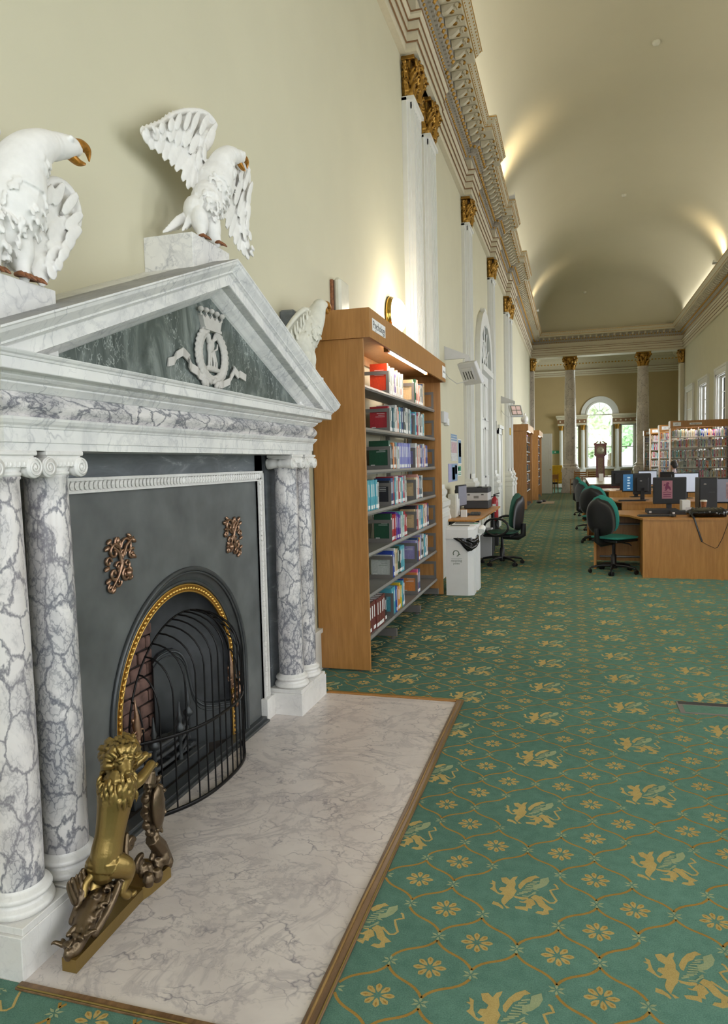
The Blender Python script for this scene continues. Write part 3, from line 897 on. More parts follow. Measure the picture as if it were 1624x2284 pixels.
pl_lab = ['white fluted pilaster with gilt capital just beyond the bookcase, nearer of the close pair', 'white fluted pilaster with gilt capital, farther of the close pair beyond the bookcase',
          'white pilaster behind the printer and beside the arched doorway', 'white pilaster just past the arched doorway', 'white pilaster beyond the second heater, nearer of the distant pair', 'white pilaster, farther of the distant pair, next to the far oak bookcases']
for (a, c), lb in zip(PIL, pl_lab):
    t = pilaster(a, c); t['label'] = lb; t['group'] = 'pilasters along the left wall'
for x, lb in ((XL, 'corner pilaster with gilt capital at the left end of the column screen'), (XR, 'corner pilaster with gilt capital at the right end of the column screen')):
    t = thing('pilaster', lb, 'pilaster', (x, YS+.3, 0)); t['kind'] = 'structure'
    s = 1 if x < 0 else -1
    obj('shaft', MB().box(min(0, s*.16), max(0, s*.16), -.28, .28, 0, 5.4).xf(Matrix.Translation((x, YS+.3, 0))), M['far_breccia'] if x < 0 else M['cornice'], t)
    o = bpy.data.objects.new('capital', capm); COL.objects.link(o); o.parent = t; o.location = (0, -.1, 5.42); o.scale = (s*1.3, 1.0, 1.2)

# ---- screen columns
for x, lb in ((-.1, 'marble column with gilt capital left of the arched window'), (2.9, 'marble column with gilt capital right of the arched window')):
    t = thing('column', lb, 'column', (x, YS+.3, 0), None); t['kind'] = 'structure'
    sh = [(.255, 1.28), (.258, 2.4), (.25, 3.6), (.235, 4.6), (.215, 5.34), (.235, 5.36), (.235, 5.38)]
    T = Matrix.Translation((x, YS+.3, 0))
    obj('shaft', MB().lathe(sh, n=28).xf(T), M['far_breccia'], t)
    obj('base', MB().lathe([(.36, 1.04), (.37, 1.08), (.36, 1.13), (.31, 1.15), (.30, 1.18), (.33, 1.20), (.33, 1.24), (.29, 1.27), (.265, 1.29)], n=28).box(-.38, .38, -.38, .38, 1.0, 1.05).xf(T), M['far_breccia'], t)
    obj('pedestal', MB().box(-.36, .36, -.36, .36, 0.12, 1.0).box(-.40, .40, -.40, .40, 0, .13).box(-.39, .39, -.39, .39, .93, 1.0).xf(T), M['far_breccia'], t)
    o = bpy.data.objects.new('capital', rcap); COL.objects.link(o); o.parent = t; o.location = (0, 0, 5.38)

# ---- windows of the right wall
wi = 0
for y in sorted(WIN_Y, reverse=True):
    wi += 1
    f = MB()
    for s in (-1, 1):
        a, c = sorted((y+s*hw, y+s*(hw+.24))); f.box(XR-.05, XR+.01, a, c, zs0-.1, zs1+.05)
        a, c = sorted((y+s*(hw+.17), y+s*(hw+.244))); f.box(XR-.075, XR+.01, a, c, zs0-.1, zs1+.2)
    f.box(XR-.05, XR+.01, y-hw-.24, y+hw+.24, zs1, zs1+.2); f.box(XR-.08, XR+.01, y-hw-.27, y+hw+.27, zs1+.18, zs1+.25)
    f.box(XR-.09, XR+.01, y-hw-.27, y+hw+.27, zs0-.14, zs0)
    # panelled reveals
    f.box(XR, XR+.36, y-hw-.0, y-hw+.02, zs0, zs1); f.box(XR, XR+.36, y+hw-.02, y+hw, zs0, zs1); f.box(XR, XR+.36, y-hw, y+hw, zs1-.02, zs1)
    o = struct('window_%d' % wi, f, M['trim'])
    s_ = MB()
    for a in (y-hw+.02, y+hw-.07): s_.box(XR+.12, XR+.17, a, a+.05, zs0, zs1-.02)
    for zz in (zs0, (zs0+zs1)/2-.02, zs1-.07): s_.box(XR+.12, XR+.17, y-hw+.07, y+hw-.07, zz, zz+.05)
    for a in (y-.23, y+.23): s_.box(XR+.135, XR+.155, a-.012, a+.012, zs0+.05, zs1-.07)
    for k in range(1, 6):
        zz = zs0+(zs1-zs0)*k/6
        if k != 3: s_.box(XR+.135, XR+.155, y-hw+.07, y+hw-.07, zz-.012, zz+.012)
    obj('sash_frame', s_, M['trim'], o)
    obj('pane', MB().box(XR+.143, XR+.147, y-hw+.06, y+hw-.06, zs0+.04, zs1-.06), M['glass'], o)
s_ = MB()
for a in (35.2, 36.17, 37.14): s_.box(XR2+.1, XR2+.16, a, a+.06, 1.1, 4.4)
for zz in (1.1, 2.7, 4.34): s_.box(XR2+.1, XR2+.16, 35.2, 37.2, zz, zz+.06)
w12 = struct('window_12', s_, M['trim']); obj('pane', MB().box(XR2+.128, XR2+.132, 35.25, 37.15, 1.15, 4.35), M['glass'], w12)  # unseen window, added to bring fill light into the far compartment
# blind window nearest the corner, fitted with shelves
b = MB(); y = 31.1
for s in (-1, 1):
    a, c = sorted((y+s*.74, y+s*.96)); b.box(XR-.05, XR+.0, a, c, .9, 4.1); a, c = sorted((y+s*.90, y+s*.965)); b.box(XR-.075, XR+.0, a, c, .9, 4.25)
b.box(XR-.05, XR, y-.96, y+.96, 4.08, 4.27); b.box(XR-.085, XR, y-1.0, y+1.0, 4.25, 4.32)
bw = struct('window_13', b, M['trim'])
obj('blind_infill', MB().box(XR-.012, XR, y-.74, y+.74, .9, 4.08), M['cornice'], bw)
for zz in (1.9, 2.9, 3.35): obj('shelf', MB().box(XR-.04, XR-.012, y-.5, y+.5, zz, zz+.03), M['trim'], bw)
# ---- far three-light window
wf = MB()
def ring(b, cx, r0, r1, z0, y0, y1, n=24):
    pts = [(cx-r1*math.cos(PI*i/n), z0+r1*math.sin(PI*i/n)) for i in range(n+1)] + [(cx+r0*math.cos(PI*i/n), z0+r0*math.sin(PI*i/n)) for i in range(n+1)]
    b.prism(pts, y0, y1, 'y')
ring(wf, FX, .68, .945, 3.78, YF-.05, YF); ring(wf, FX, .62, .70, 3.78, YF-.08, YF+.1)
for s in (-1, 1):
    for xa, xb in ((.60, .66), (1.05, 1.09), (1.66, 1.76)): a, c = sorted((FX+s*xa, FX+s*xb)); wf.box(a, c, YF-.04, YF+.1, 1.02, 3.22)
    a, c = sorted((FX+s*.62, FX+s*.66)); wf.box(a, c, YF-.04, YF+.1, 3.2, 3.78)
    a, c = sorted((FX+s*1.05, FX+s*1.76)); wf.box(a, c, YF-.04, YF+.1, 3.18, 3.26)
wf.box(FX-1.8, FX+1.8, YF-.14, YF+.05, .94, 1.03)
win = struct('window_11', wf, M['trim'])
s_ = MB()
for cx, h in ((FX, .60), (FX-1.37, .29), (FX+1.37, .29)):
    for zz in (1.06, 2.08): s_.box(cx-h, cx+h, YF+.06, YF+.1, zz-.025, zz+.025)
    for a in (cx-h, cx+h): s_.box(a-.03, a+.03, YF+.06, YF+.1, 1.02, 3.2)
s_.box(FX-.6, FX+.6, YF+.06, YF+.1, 3.74, 3.8); s_.box(FX-.01, FX+.01, YF+.07, YF+.09, 1.0, 1.01)
for k in (1, 2, 3, 4, 5):
    a = PI*k/6; s_.tube([(FX+.2*math.cos(a), YF+.08, 3.78+.2*math.sin(a)), (FX+.6*math.cos(a), YF+.08, 3.78+.6*math.sin(a))], .010, 4)
s_.torus((FX, YF+.08, 3.78), .2, .012, 'y', 14, 4, a0=-PI/2, a1=PI/2)
obj('sash_frame', s_, M['trim'], win)
p = MB(); p.prism(arch_poly(FX, .62, 1.03, 3.78), YF+.078, YF+.082, 'y')
for s in (-1, 1): p.box(FX+s*1.37-.3, FX+s*1.37+.3, YF+.078, YF+.082, 1.03, 3.2)
obj('pane', p, M['glass'], win)
# its small columns and entablature
for s in (-1, 1):
    b = MB(); a, c = sorted((FX+s*.66, FX+s*2.12))
    b.box(a, c, YF-.16, YF, 3.25, 3.34); b.box(a, c, YF-.14, YF, 3.34, 3.36)
    b.box(a-.03, c+.03, YF-.19, YF, 3.56, 3.62); b.box(a-.06, c+.06, YF-.24, YF, 3.63, 3.68); b.box(a-.09, c+.09, YF-.28, YF, 3.69, 3.78)
    o = obj('window_entablature', b, M['cornice'], win)
    obj('coloured_frieze', MB().box(a, c, YF-.14, YF, 3.36, 3.56), M['redline'], o)
    b = MB()
    for k in range(6): b.ell((a+.12+k*(c-a-.24)/5, YF-.145, 3.46), (.05, .02, .05), n=8)
    obj('rosette_row', b, M['cornice'], o, kind='stuff')
    for xx in (.85, 1.95):
        x = FX+s*xx
        b = MB().lathe([(.13, .94), (.13, 1.0), (.105, 1.05), (.095, 1.1), (.095, 2.8), (.085, 2.98), (.10, 3.0)], (x, YF-.10, 0), n=16)
        o = obj('window_column', b, M['trim'], win)
        obj('capital', MB().lathe([(.09, 3.0), (.10, 3.1), (.14, 3.2), (.15, 3.25)], (x, YF-.10, 0), n=12).box(x-.13, x+.13, YF-.22, YF, 3.2, 3.25), M['gold'], o)
        obj('column_pedestal', MB().box(x-.15, x+.15, YF-.24, YF, 0, .94), M['trim'], o)

# ---- arched doorway in the left wall
def doorway():
    yc, r0, r1, zs = 15.05, .86, 1.13, 3.42
    b = MB(); n = 24
    pts = [(yc-r1, 0)] + [(yc-r1*math.cos(PI*i/n), zs+r1*math.sin(PI*i/n)) for i in range(n+1)] + [(yc+r1, 0), (yc+r0, 0)] + [(yc+r0*math.cos(PI*i/n), zs+r0*math.sin(PI*i/n)) for i in range(n+1)] + [(yc-r0, 0)]
    b.prism(pts, XL, XL+.10, 'x')
    pts = [(y0_*1.0, z) for y0_, z in pts]
    d = struct('door_1', b, M['trim'])
    b = MB(); b.box(XL, XL+.14, yc-r0-.02, yc+r0+.02, zs-.14, zs-.02); b.box(XL, XL+.09, yc-.16, yc+.16, zs+r1-.3, zs+r1+.06)
    obj('transom', b, M['trim'], d)
    fan = [(yc-r0, zs)] + [(yc-r0*math.cos(PI*i/n), zs+r0*math.sin(PI*i/n)) for i in range(1, n)] + [(yc+r0, zs)]
    fo = obj('fanlight_glass', MB().prism(fan, XL+.005, XL+.02, 'x'), plain('dark_fanlight_glass', '#5d6b66', .12), d)
    b = MB()
    for k in range(1, 6):
        a = PI*k/6; b.tube([(XL+.045, yc+.18*math.cos(a), zs+.18*math.sin(a)), (XL+.045, yc+r0*math.cos(a), zs+r0*math.sin(a))], .022, 4)
    b.torus((XL+.045, yc, zs), .2, .022, 'x', 14, 6, a0=0, a1=PI)
    b.torus((XL+.045, yc, zs), .55, .018, 'x', 20, 6, a0=0, a1=PI)
    obj('glazing_bar', b, M['trim'], d)
    for s in (-1, 1):
        a, c = sorted((yc, yc+s*r0))
        o = obj('door_leaf', MB().box(XL+.0, XL+.03, a+.004, c-.004, 0.01, zs-.14), M['trim'], d)
        for z0, z1 in ((.2, 1.0), (1.15, 2.2), (2.35, 3.1)):
            b = MB(); 
            b.box(XL+.03, XL+.045, a+.12, c-.12, z0, z0+.04); b.box(XL+.03, XL+.045, a+.12, c-.12, z1-.04, z1)
            b.box(XL+.03, XL+.045, a+.12, a+.16, z0, z1); b.box(XL+.03, XL+.045, c-.16, c-.12, z0, z1)
            obj('door_panel', b, M['trim'], o)
doorway()
# smaller moulded door case beyond the arched doorway
b = MB(); y = 18.35
b.box(XL, XL+.05, y-.5, y-.36, 0, 2.3); b.box(XL, XL+.05, y+.36, y+.5, 0, 2.3); b.box(XL, XL+.05, y-.5, y+.5, 2.16, 2.3); b.box(XL, XL+.09, y-.54, y+.54, 2.3, 2.38); b.box(XL, XL+.02, y-.36, y+.36, 0, 2.16)
b.box(XL+.02, XL+.035, y-.26, y+.26, .2, .95); b.box(XL+.02, XL+.035, y-.26, y+.26, 1.1, 2.0)
struct('door_2', b, M['trim'])
# open panelled door near the column screen
def open_door():
    b = MB(); W, H = .86, 2.62
    b.bbox(0, W, -.022, .022, .01, H, .003)
    d = struct('door_3', b, M['trim'])
    for z0, z1 in ((.16, .92), (1.2, 2.45)):
        p = MB()
        for s in (-1, 1):
            y0, y1 = (.022, .032) if s > 0 else (-.032, -.022)
            p.box(.11, W-.11, y0, y1, z0, z0+.035); p.box(.11, W-.11, y0, y1, z1-.035, z1); p.box(.11, .145, y0, y1, z0, z1); p.box(W-.145, W-.11, y0, y1, z0, z1)
            p.box(.19, W-.19, y0, y1-(.004 if s > 0 else -.0), z0+.08, z1-.08)
        obj('door_panel', p, M['trim'], d)
    p = MB()
    for s in (-1, 1): p.cyl((W-.08, s*.03-.01, 1.05), .03, .02, 'y', 10); p.ell((W-.08, s*.06, 1.05), .028, n=10)
    obj('door_handle', p, M['brass_lamp'], d)
    obj('lock_case', MB().box(.04, .16, -.05, -.022, 1.02, 1.09), M['black'], d)
    d.location = (-1.72, 32.3, 0); d.rotation_euler = (0, 0, math.radians(-4))
open_door()
# skirting and small moulding along the left wall
b = MB()
for a, c in ((Y0, 1.5), (4.45, 7.6), (9.8, 12.1), (13.1, 13.9), (16.95, 17.8), (22.0, YS)): b.box(XL, XL+.03, a, c, 0, .28); b.box(XL, XL+.045, a, c, .28, .31)
struct('baseboard_left', b, M['trim'])
b = MB(); b.box(XR-.03, XR, Y0, YS, 0, .3); struct('baseboard_right', b, M['trim'])
b = MB(); b.box(XL2, XR2, YF-.03, YF, 0, .3); b.box(XL2, FX-1.75, YF-.04, YF, .8, .88); b.box(FX+1.75, XR2, YF-.04, YF, .8, .88); struct('baseboard_far', b, M['trim'])
# trees and lawn seen through the far window
solo('lawn', MB().box(-30, 35, YF+1, 75, -.6, -.5), M['grass'], 'pale lawn outside beyond the arched window', 'lawn')
def tree(x, y, h, r, seed, lb, mat):
    random.seed(seed); t = thing('tree', lb, 'tree', (x, y, -.5), 'trees beyond the arched window')
    obj('trunk', MB().tube([(x, y, -.5), (x+.1, y, h*.4), (x, y+.1, h*.7)], [.22, .16, .08], 8), M['bark'], t)
    m = MB()
    for i in range(420):
        a, z = random.uniform(0, 2*PI), random.uniform(-1, 1); q = math.sqrt(1-z*z)*random.uniform(.7, 1)
        c = Vector((x+r*q*math.cos(a), y+r*q*math.sin(a), h*.62+h*.36*z)); s = random.uniform(.16, .42)
        A = Vector((random.uniform(-1, 1), random.uniform(-1, 1), random.uniform(-1, 1))).normalized(); B = A.orthogonal().normalized(); D = A.cross(B)
        m.add([c+B*s, c+D*s*.6+A*.05, c-B*s, c-D*s*.6-A*.05], [(0, 1, 2), (0, 2, 3)])
    m.ell((x, y, h*.6), (r*.72, r*.72, h*.33), n=12)
    obj('crown', m, mat, t)
tree(.6, 46, 6.2, 2.5, 1, 'pale leafy tree seen in the left and middle lights of the far window', M['foliage'])
tree(7.2, 50, 5.8, 2.3, 2, 'pale leafy tree seen in the right light of the far window', M['foliage'])
tree(2.6, 56, 7.4, 3.2, 3, 'larger leafy tree standing behind the other two outside the far window', M['foliage2'])
# small fittings on the ceiling
for (x, y, z, lb) in ((1.442, 14.1, 8.80, 'small round white detector on the ceiling, nearest of the three'), (1.40, 21.7, 8.80, 'small round white detector on the ceiling farther down the gallery'), (.50, 31.15, 8.28, 'tiny white detector on the end cove above the screen')):
    solo('ceiling_detector', MB().lathe([(.0, -.04), (.05, -.035), (.07, -.01), (.07, .045)], (x, y, z), n=14), M['opal'], lb, 'detector', 'ceiling detectors', (x, y, z))
# lamp housings of the cornice uplighters
for (x, y, lb) in ((-1.2, 15.6, 'uplighter trough on the cornice ledge above the arched doorway'), (-1.24, 27.5, 'uplighter trough on the left cornice ledge near the screen'), (3.92, 22.8, 'uplighter trough on the right cornice ledge')):
    solo('uplighter', MB().box(x-.06, x+.06, y-.12, y+.12, 6.976, 7.0).box(x-.06, x-.05, y-.12, y+.12, 7.0, 7.04).box(x+.05, x+.06, y-.12, y+.12, 7.0, 7.04), M['trim'], lb, 'lamp', 'cornice uplighters', (x, y, 6.976))
# ================================================================== FIREPLACE
YC = 2.974
def mirrored(fn):
    for s in (-1, 1): fn(s)
fp = thing('fireplace', 'marble chimneypiece with pediment, violet columns and black iron arched insert', 'fireplace', (XL, YC, 0))
# plinths (paired), each with a small block under every column
for s in (-1, 1):
    a, c = sorted((YC+s*.913, YC+s*1.348))
    b = MB().bbox(XL, -1.555, a, c, 0, .135, .002)
    e0, e1 = sorted((YC+s*.80, YC+s*.913)); b.bbox(XL, -1.728, e0, e1, 0, .128, .002)
    pl = obj('plinth', b, M['whitep'], fp)
    for k in (1.02, 1.235):
        y = YC+s*k
        bb = MB().bbox(-1.765, -1.558, y-.102, y+.102, .135, .158, .002)
        obj('plinth_block', bb, M['whitep'], pl)
# columns
CP = [(.076, .236), (.077, .5), (.0755, .8), (.0725, 1.1), (.068, 1.40), (.0665, 1.475), (.071, 1.48), (.071, 1.486)]
def capital_mb(x, y):
    b = MB()
    b.bbox(x-.083, x+.083, y-.088, y+.088, 1.549, 1.564, .003)
    b.prism([(y-.080, 1.549), (y-.074, 1.537), (y+.074, 1.537), (y+.080, 1.549)], x-.076, x+.076, 'x')
    b.lathe([(.068, 1.486), (.073, 1.490), (.073, 1.497), (.068, 1.5), (.075, 1.512), (.078, 1.53)], (x, y, 0), n=24)
    for s in (-1, 1):
        yy = y+s*.076
        # bolster running front to back, waisted in the middle
        b.lathe([(.0, -.082), (.031, -.082), (.033, -.076), (.030, -.070), (.033, -.066), (.026, -.035), (.021, -.012), (.025, -.006), (.025, .006), (.021, .012), (.026, .035), (.033, .066), (.030, .070), (.033, .076), (.031, .082), (0, .082)], (x, yy, 1.512), 'x', 24)
        for e in (-1, 1):
            b.tube(spiral((x+e*.083, yy, 1.512), .028, .003, 2.3, 'x', PI/2, 44, -s), .0038, 6)
            b.ell((x+e*.084, yy, 1.512), (.004, .007, .007), n=8)
    for e in (-1, 1):
        b.prism([(y-.07, 1.514), (y+.07, 1.514), (y+.076, 1.537), (y-.076, 1.537)], x+e*.076-.003, x+e*.076+.003, 'x')
        for k in range(-2, 3): b.ell((x+e*.076, y+k*.018, 1.522), (.006, .006, .010), n=8)
    return b
clab = {(-1, 1.235): 'outermost left column, cut by the photo edge'}
for s in (-1, 1):
    for k in (1.02, 1.235):
        x, y = -1.66, YC+s*k
        c = obj('column', MB().lathe(CP, (x, y, 0), n=40), M['breccia'], fp)
        obj('column_base', MB().lathe([(.088, .158), (.101, .162), (.105, .172), (.101, .184), (.090, .188), (.086, .196), (.088, .202), (.096, .206), (.098, .214), (.094, .222), (.084, .226), (.079, .234), (.077, .238)], (x, y, 0), n=40), M['whitep'], c)
        obj('capital', capital_mb(x, y), M['whitep'], c)
        # grey pilaster strip behind each column
        obj('backing_strip', MB().box(XL, -1.762, y-.07, y+.07, .158, 1.564), M['slip'], c)
# entablature with returns at both ends: (projection beyond architrave core, z)
Xc, He = -1.583, 1.273
pth = [(XL, YC-He), (Xc, YC-He), (Xc, YC+He), (XL, YC+He)]
def hsweep(prof): return MB().sweep(pth, prof, left=False)
def cap_top(b, z, p): return b.box(XL, Xc+p, YC-He-p, YC+He+p, z-.002, z)
a = hsweep([(-.05, 1.564), (0, 1.564), (0, 1.587), (.006, 1.589), (.007, 1.630), (.011, 1.632), (.013, 1.638), (.021, 1.645), (.025, 1.652), (.027, 1.655), (.029, 1.663), (.009, 1.666)])
a.box(XL, Xc-.01, YC-He+.01, YC+He-.01, 1.564, 1.66)
obj('architrave', a, M['white'], fp)
pf_ = [(.009, 1.665)] + [(.010+.019*math.sin(PI*i/10), 1.668+.066*i/10) for i in range(1, 10)] + [(.009, 1.737)]
fr = hsweep(pf_); 
for f in range(len(fr.sm)): fr.sm[f] = False
obj('pulvinated_frieze', fr, M['breccia_h'], fp)
obj('cornice', hsweep([(.009, 1.737), (.015, 1.739), (.018, 1.742), (.026, 1.750), (.034, 1.758), (.034, 1.763), (.040, 1.765), (.048, 1.768), (.055, 1.775), (.055, 1.779), (.06, 1.785), (.100, 1.785), (.1015, 1.787), (.102, 1.817), (.106, 1.819), (.108, 1.825), (.114, 1.829), (.118, 1.835), (.119, 1.838), (-.2, 1.840)]), M['white'], fp)
# pediment: raking cornice profile swept up each slope (n measured square to the slope, below the top edge)
RP = [(-.055, .000), (.150, .000), (.150, .006), (.146, .010), (.142, .020), (.133, .030), (.124, .040), (.119, .046), (.119, .052), (.113, .055), (.108, .059), (.104, .061), (.102, .064), (.102, .104), (.098, .106), (.058, .108), (.055, .112), (.050, .118), (.040, .126), (.034, .130), (.028, .134), (.020, .140), (.012, .146), (.0, .152)]
TA = math.atan(.382)
def raking():
    zt, yt, zo = 2.428, 0, 0
    b = MB(); apex = []
    for s in (-1, 1):
        lo = []; hi = []
        for p, nn in RP:
            x = Xc+p
            # at apex: vertical offset = n/cos
            hi.append((x, YC, zt-nn/math.cos(TA)))
            # foot: line meets the cornice top plane z=1.838 (or runs to the tip for the outer mouldings)
            zl = 1.880-nn*math.cos(TA)*.95
            zend = max(1.8385, zl)
            run = (zt-nn/math.cos(TA)-zend)/math.tan(TA)
            lo.append((x, YC+s*min(run, 1.423), max(zend, zt-nn/math.cos(TA)-1.423*math.tan(TA))))
        for j in range(len(RP)-1):
            q = [hi[j], hi[j+1], lo[j+1], lo[j]]
            b.add(q, [(0, 1, 2, 3) if s > 0 else (3, 2, 1, 0)])
        # top slab back to the wall and end return
        b.add([(XL, YC, zt), (Xc+.15, YC, zt), (Xc+.15, YC+s*1.423, zt-1.423*.382), (XL, YC+s*1.423, zt-1.423*.382)], [(0, 1, 2, 3) if s < 0 else (3, 2, 1, 0)])
        # end return of the cyma over the cornice end
        tip = YC+s*1.423; zt2 = zt-1.423*.382
        pr = [(0, 0), (-.004, .010), (-.013, .020), (-.022, .032), (-.030, .044)]
        prev = None
        for d, dz in [(0.0, 0.0)] + [(e, g) for e, g in pr[1:]]:
            cur = ((Xc+.15+d, tip+s*d, zt2-dz), (XL, tip+s*d, zt2-dz))
            if prev: b.add([prev[0], prev[1], cur[1], cur[0]], [(0, 1, 2, 3) if s > 0 else (3, 2, 1, 0)])
            prev = cur
    # solid backing
    b.prism([(YC-1.36, 1.84), (YC+1.36, 1.84), (YC, 2.36)], XL, Xc-.006, 'x')
    return b
obj('pediment', raking(), M['white'], fp)
obj('tympanum', MB().prism([(YC-1.12, 1.8385), (YC+1.12, 1.8385), (YC, 2.27)], Xc-.006, Xc+.002, 'x'), M['tymp'], fp)
# pedestals for the eagles
for a, c, z0, z1, lb in ((2.80, 3.145, 2.30, 2.51, None), (1.50, 1.925, 1.86, 2.066, None), (4.02, 4.445, 1.86, 2.066, None)):
    obj('eagle_pedestal', MB().bbox(XL, -1.56, a, c, z0, z1, .002), M['white'], fp)
obj('rear_block', MB().bbox(XL, -1.695, 4.30, 4.45, 2.34, 2.492, .012), M['slip'], fp)
# slip of grey marble round the frame
b = MB(); b.box(XL, -1.775, YC-.93, YC-.83, 0, 1.564); b.box(XL, -1.775, YC+.83, YC+.93, 0, 1.564); b.box(XL, -1.775, YC-.93, YC+.93, 1.46, 1.564)
obj('grey_marble_slip', b, M['slip'], fp)
# carved white frame (leaf moulding)
fo, fi, zf0, zf1 = .888, .822, 1.415, 1.473
b = MB()
for s in (-1, 1):
    a, c = sorted((YC+s*fo, YC+s*(fo-.012))); b.box(XL, -1.745, a, c, .128, zf1)
    a, c = sorted((YC+s*fi, YC+s*(fi+.008))); b.box(XL, -1.749, a, c, .128, zf0)
    a, c = sorted((YC+s*fi, YC+s*fo)); b.box(XL, -1.757, a, c, .128, zf0+.02)
b.box(XL, -1.745, YC-fo, YC+fo, zf1-.012, zf1); b.box(XL, -1.749, YC-fo, YC+fo, zf0, zf0+.008); b.box(XL, -1.757, YC-fo, YC+fo, zf0, zf1)
fm = obj('carved_frame', b, M['whitep'], fp)
b = MB()
def leaf(cx, cy, cz, dy, dz):
    # small pointed leaf lying on the frame, dir (dy,dz)
    n_ = (-dz, dy)
    P = lambda u, v, h: (cx+h, cy+dy*u+n_[0]*v, cz+dz*u+n_[1]*v)
    vs = [P(-.018, 0, .002), P(-.008, .016, .006), P(.010, .013, .006), P(.020, 0, .009), P(.010, -.013, .006), P(-.008, -.016, .006), P(0, 0, .010)]
    b.add(vs, [(6, 0, 1), (6, 1, 2), (6, 2, 3), (6, 3, 4), (6, 4, 5), (6, 5, 0)], 0, False)
k = 0
y = YC-fo+.03
while y < YC+fo-.02:
    leaf(-1.757, y, (zf0+zf1)/2-.002, -1 if y < YC else 1, 0)
    for d in (-.021, .017): b.ell((-1.755, y, (zf0+zf1)/2-.002+d), (.004, .007, .003), n=6)
    y += .027
for s in (-1, 1):
    z = .15
    while z < zf0:
        leaf(-1.757, YC+s*(fi+fo-.004)/2, z, 0, -1); z += .030
obj('leaf_carving', b, M['whitep'], fm, kind='stuff')

# iron insert with arched opening
ZA, RO, RG, RI = .415, .605, .530, .488
def band(mb, r0, r1, x0, x1, n=40, zb=0.0):
    pts = [(YC-r1, zb)] + [(YC-r1*math.cos(PI*i/n), ZA+r1*math.sin(PI*i/n)) for i in range(n+1)] + [(YC+r1, zb), (YC+r0, zb)] + [(YC+r0*math.cos(PI*i/n), ZA+r0*math.sin(PI*i/n)) for i in range(n+1)] + [(YC-r0, zb)]
    return mb.prism(pts, x0, x1, 'x')
b = MB()
n = 40
outer = [(YC-fi, 0), (YC-fi, zf0), (YC+fi, zf0), (YC+fi, 0), (YC+RO, 0)] + [(YC+RO*math.cos(PI*i/n), ZA+RO*math.sin(PI*i/n)) for i in range(n+1)] + [(YC-RO, 0)]
b.prism(outer, XL-.02, -1.768, 'x')
pan = obj('iron_panel', b, M['iron'], fp)
b = MB(); arc = lambda r, x: [(x, YC-r, 0.0)] + [(x, YC-r*math.cos(PI*i/n), ZA+r*math.sin(PI*i/n)) for i in range(n+1)] + [(x, YC+r, 0.0)]
b.tube(arc(RO, -1.762), .011, 8); b.tube(arc(RO-.016, -1.766), .006, 8); b.tube(arc(RG+.012, -1.795), .009, 8)
# concave band from the outer bead back to the gilt ring
P0 = arc(RO-.01, -1.770); P1 = arc(RO-.04, -1.789); P2 = arc(RG, -1.799)
for A, B_ in ((P0, P1), (P1, P2)):
    for i in range(len(A)-1): b.add([A[i], A[i+1], B_[i+1], B_[i]], [(0, 1, 2, 3)], 0, True)
obj('arch_moulding', b, M['iron_dark'], pan)
obj('gilt_arch_back', band(MB(), RI+.002, RG, -1.805, -1.797), M['gold'], pan)
b = MB()
b.tube(arc(RG-.003, -1.797), .005, 6); b.tube(arc(RI+.006, -1.797), .004, 6)
L = PI*(RG-.02)+2*ZA; cnt_ = int(L/.026)
for i in range(cnt_):
    d = (i+.5)*.026; r = (RG+RI)/2
    if d < ZA: q = (YC-r, d); a = PI/2
    elif d < ZA+PI*r: th = (d-ZA)/r; q = (YC-r*math.cos(th), ZA+r*math.sin(th)); a = PI/2-th
    else: q = (YC+r, max(.01, ZA-(d-ZA-PI*r))); a = -PI/2
    b.ell((-1.795, q[0], q[1]), (.009, .0095, .0105), (a-PI/2, 0, 0), n=8)
    b.ell((-1.795, q[0]+.0, q[1]), (.009, .0035, .006), (a-PI/2, 0, 0), n=6)
obj('gilt_arch_ring', b, M['gilt'], pan)
obj('iron_threshold', MB().bbox(XL, -1.715, YC-.80, YC+.80, 0, .016, .003).bbox(XL, -1.735, YC-fi, YC+fi, .0, .03, .003), M['iron_dark'], pan)
# pierced bronze mounts
def mount(sx):
    m = MB(); S = lambda c, r, t, a0, d, rad: m.tube([(x, y*sx, z) for x, y, z in spiral((.008, c[0], c[1]), r, .004, t, 'x', a0, 26, d)], rad, 6, flat=1.4)
    S((-.045, .05), .040, 1.3, 0, 1, .006); S((.04, .065), .042, 1.3, PI, -1, .006); S((-.05, -.035), .036, 1.3, 1, -1, .006)
    S((.035, -.005), .030, 1.4, 2.5, 1, .005); S((.03, -.05), .028, 1.3, 2, 1, .006); S((-.03, -.07), .024, 1.3, 0, -1, .005)
    S((-.015, .085), .024, 1.3, 2, 1, .005); S((.075, .03), .024, 1.3, 1, 1, .005); S((-.085, .015), .022, 1.2, 0, 1, .005); S((-.02, -.01), .022, 1.3, 3, -1, .005); S((.06, -.06), .02, 1.2, 1, 1, .005); S((-.075, -.09), .018, 1.2, 2, 1, .0045); S((.01, .045), .02, 1.2, 0, -1, .005)
    m.tube([(.01, -.075*sx, .09), (.012, -.02*sx, .05), (.012, 0, 0), (.012, -.03*sx, -.05), (.008, -.075*sx, -.10)], [.004, .007, .009, .006, .003], 6)
    m.tube([(.01, .09*sx, .10), (.012, .03*sx, .07), (.012, 0, .02)], [.003, .008, .006], 6)
    for c in ((-.09, .07), (-.075, .095), (-.02, .095), (.06, .105), (.088, .085), (.085, .02), (-.095, -.01), (-.09, -.06), (.055, -.03), (-.06, -.10), (0, .03)):
        m.ell((.009, c[0]*sx, c[1]), (.010, .010, .017), (c[0]*12, 0, 0), n=8)
    m.ell((.016, .035*sx, -.045), (.014, .016, .016), n=10)
    return m
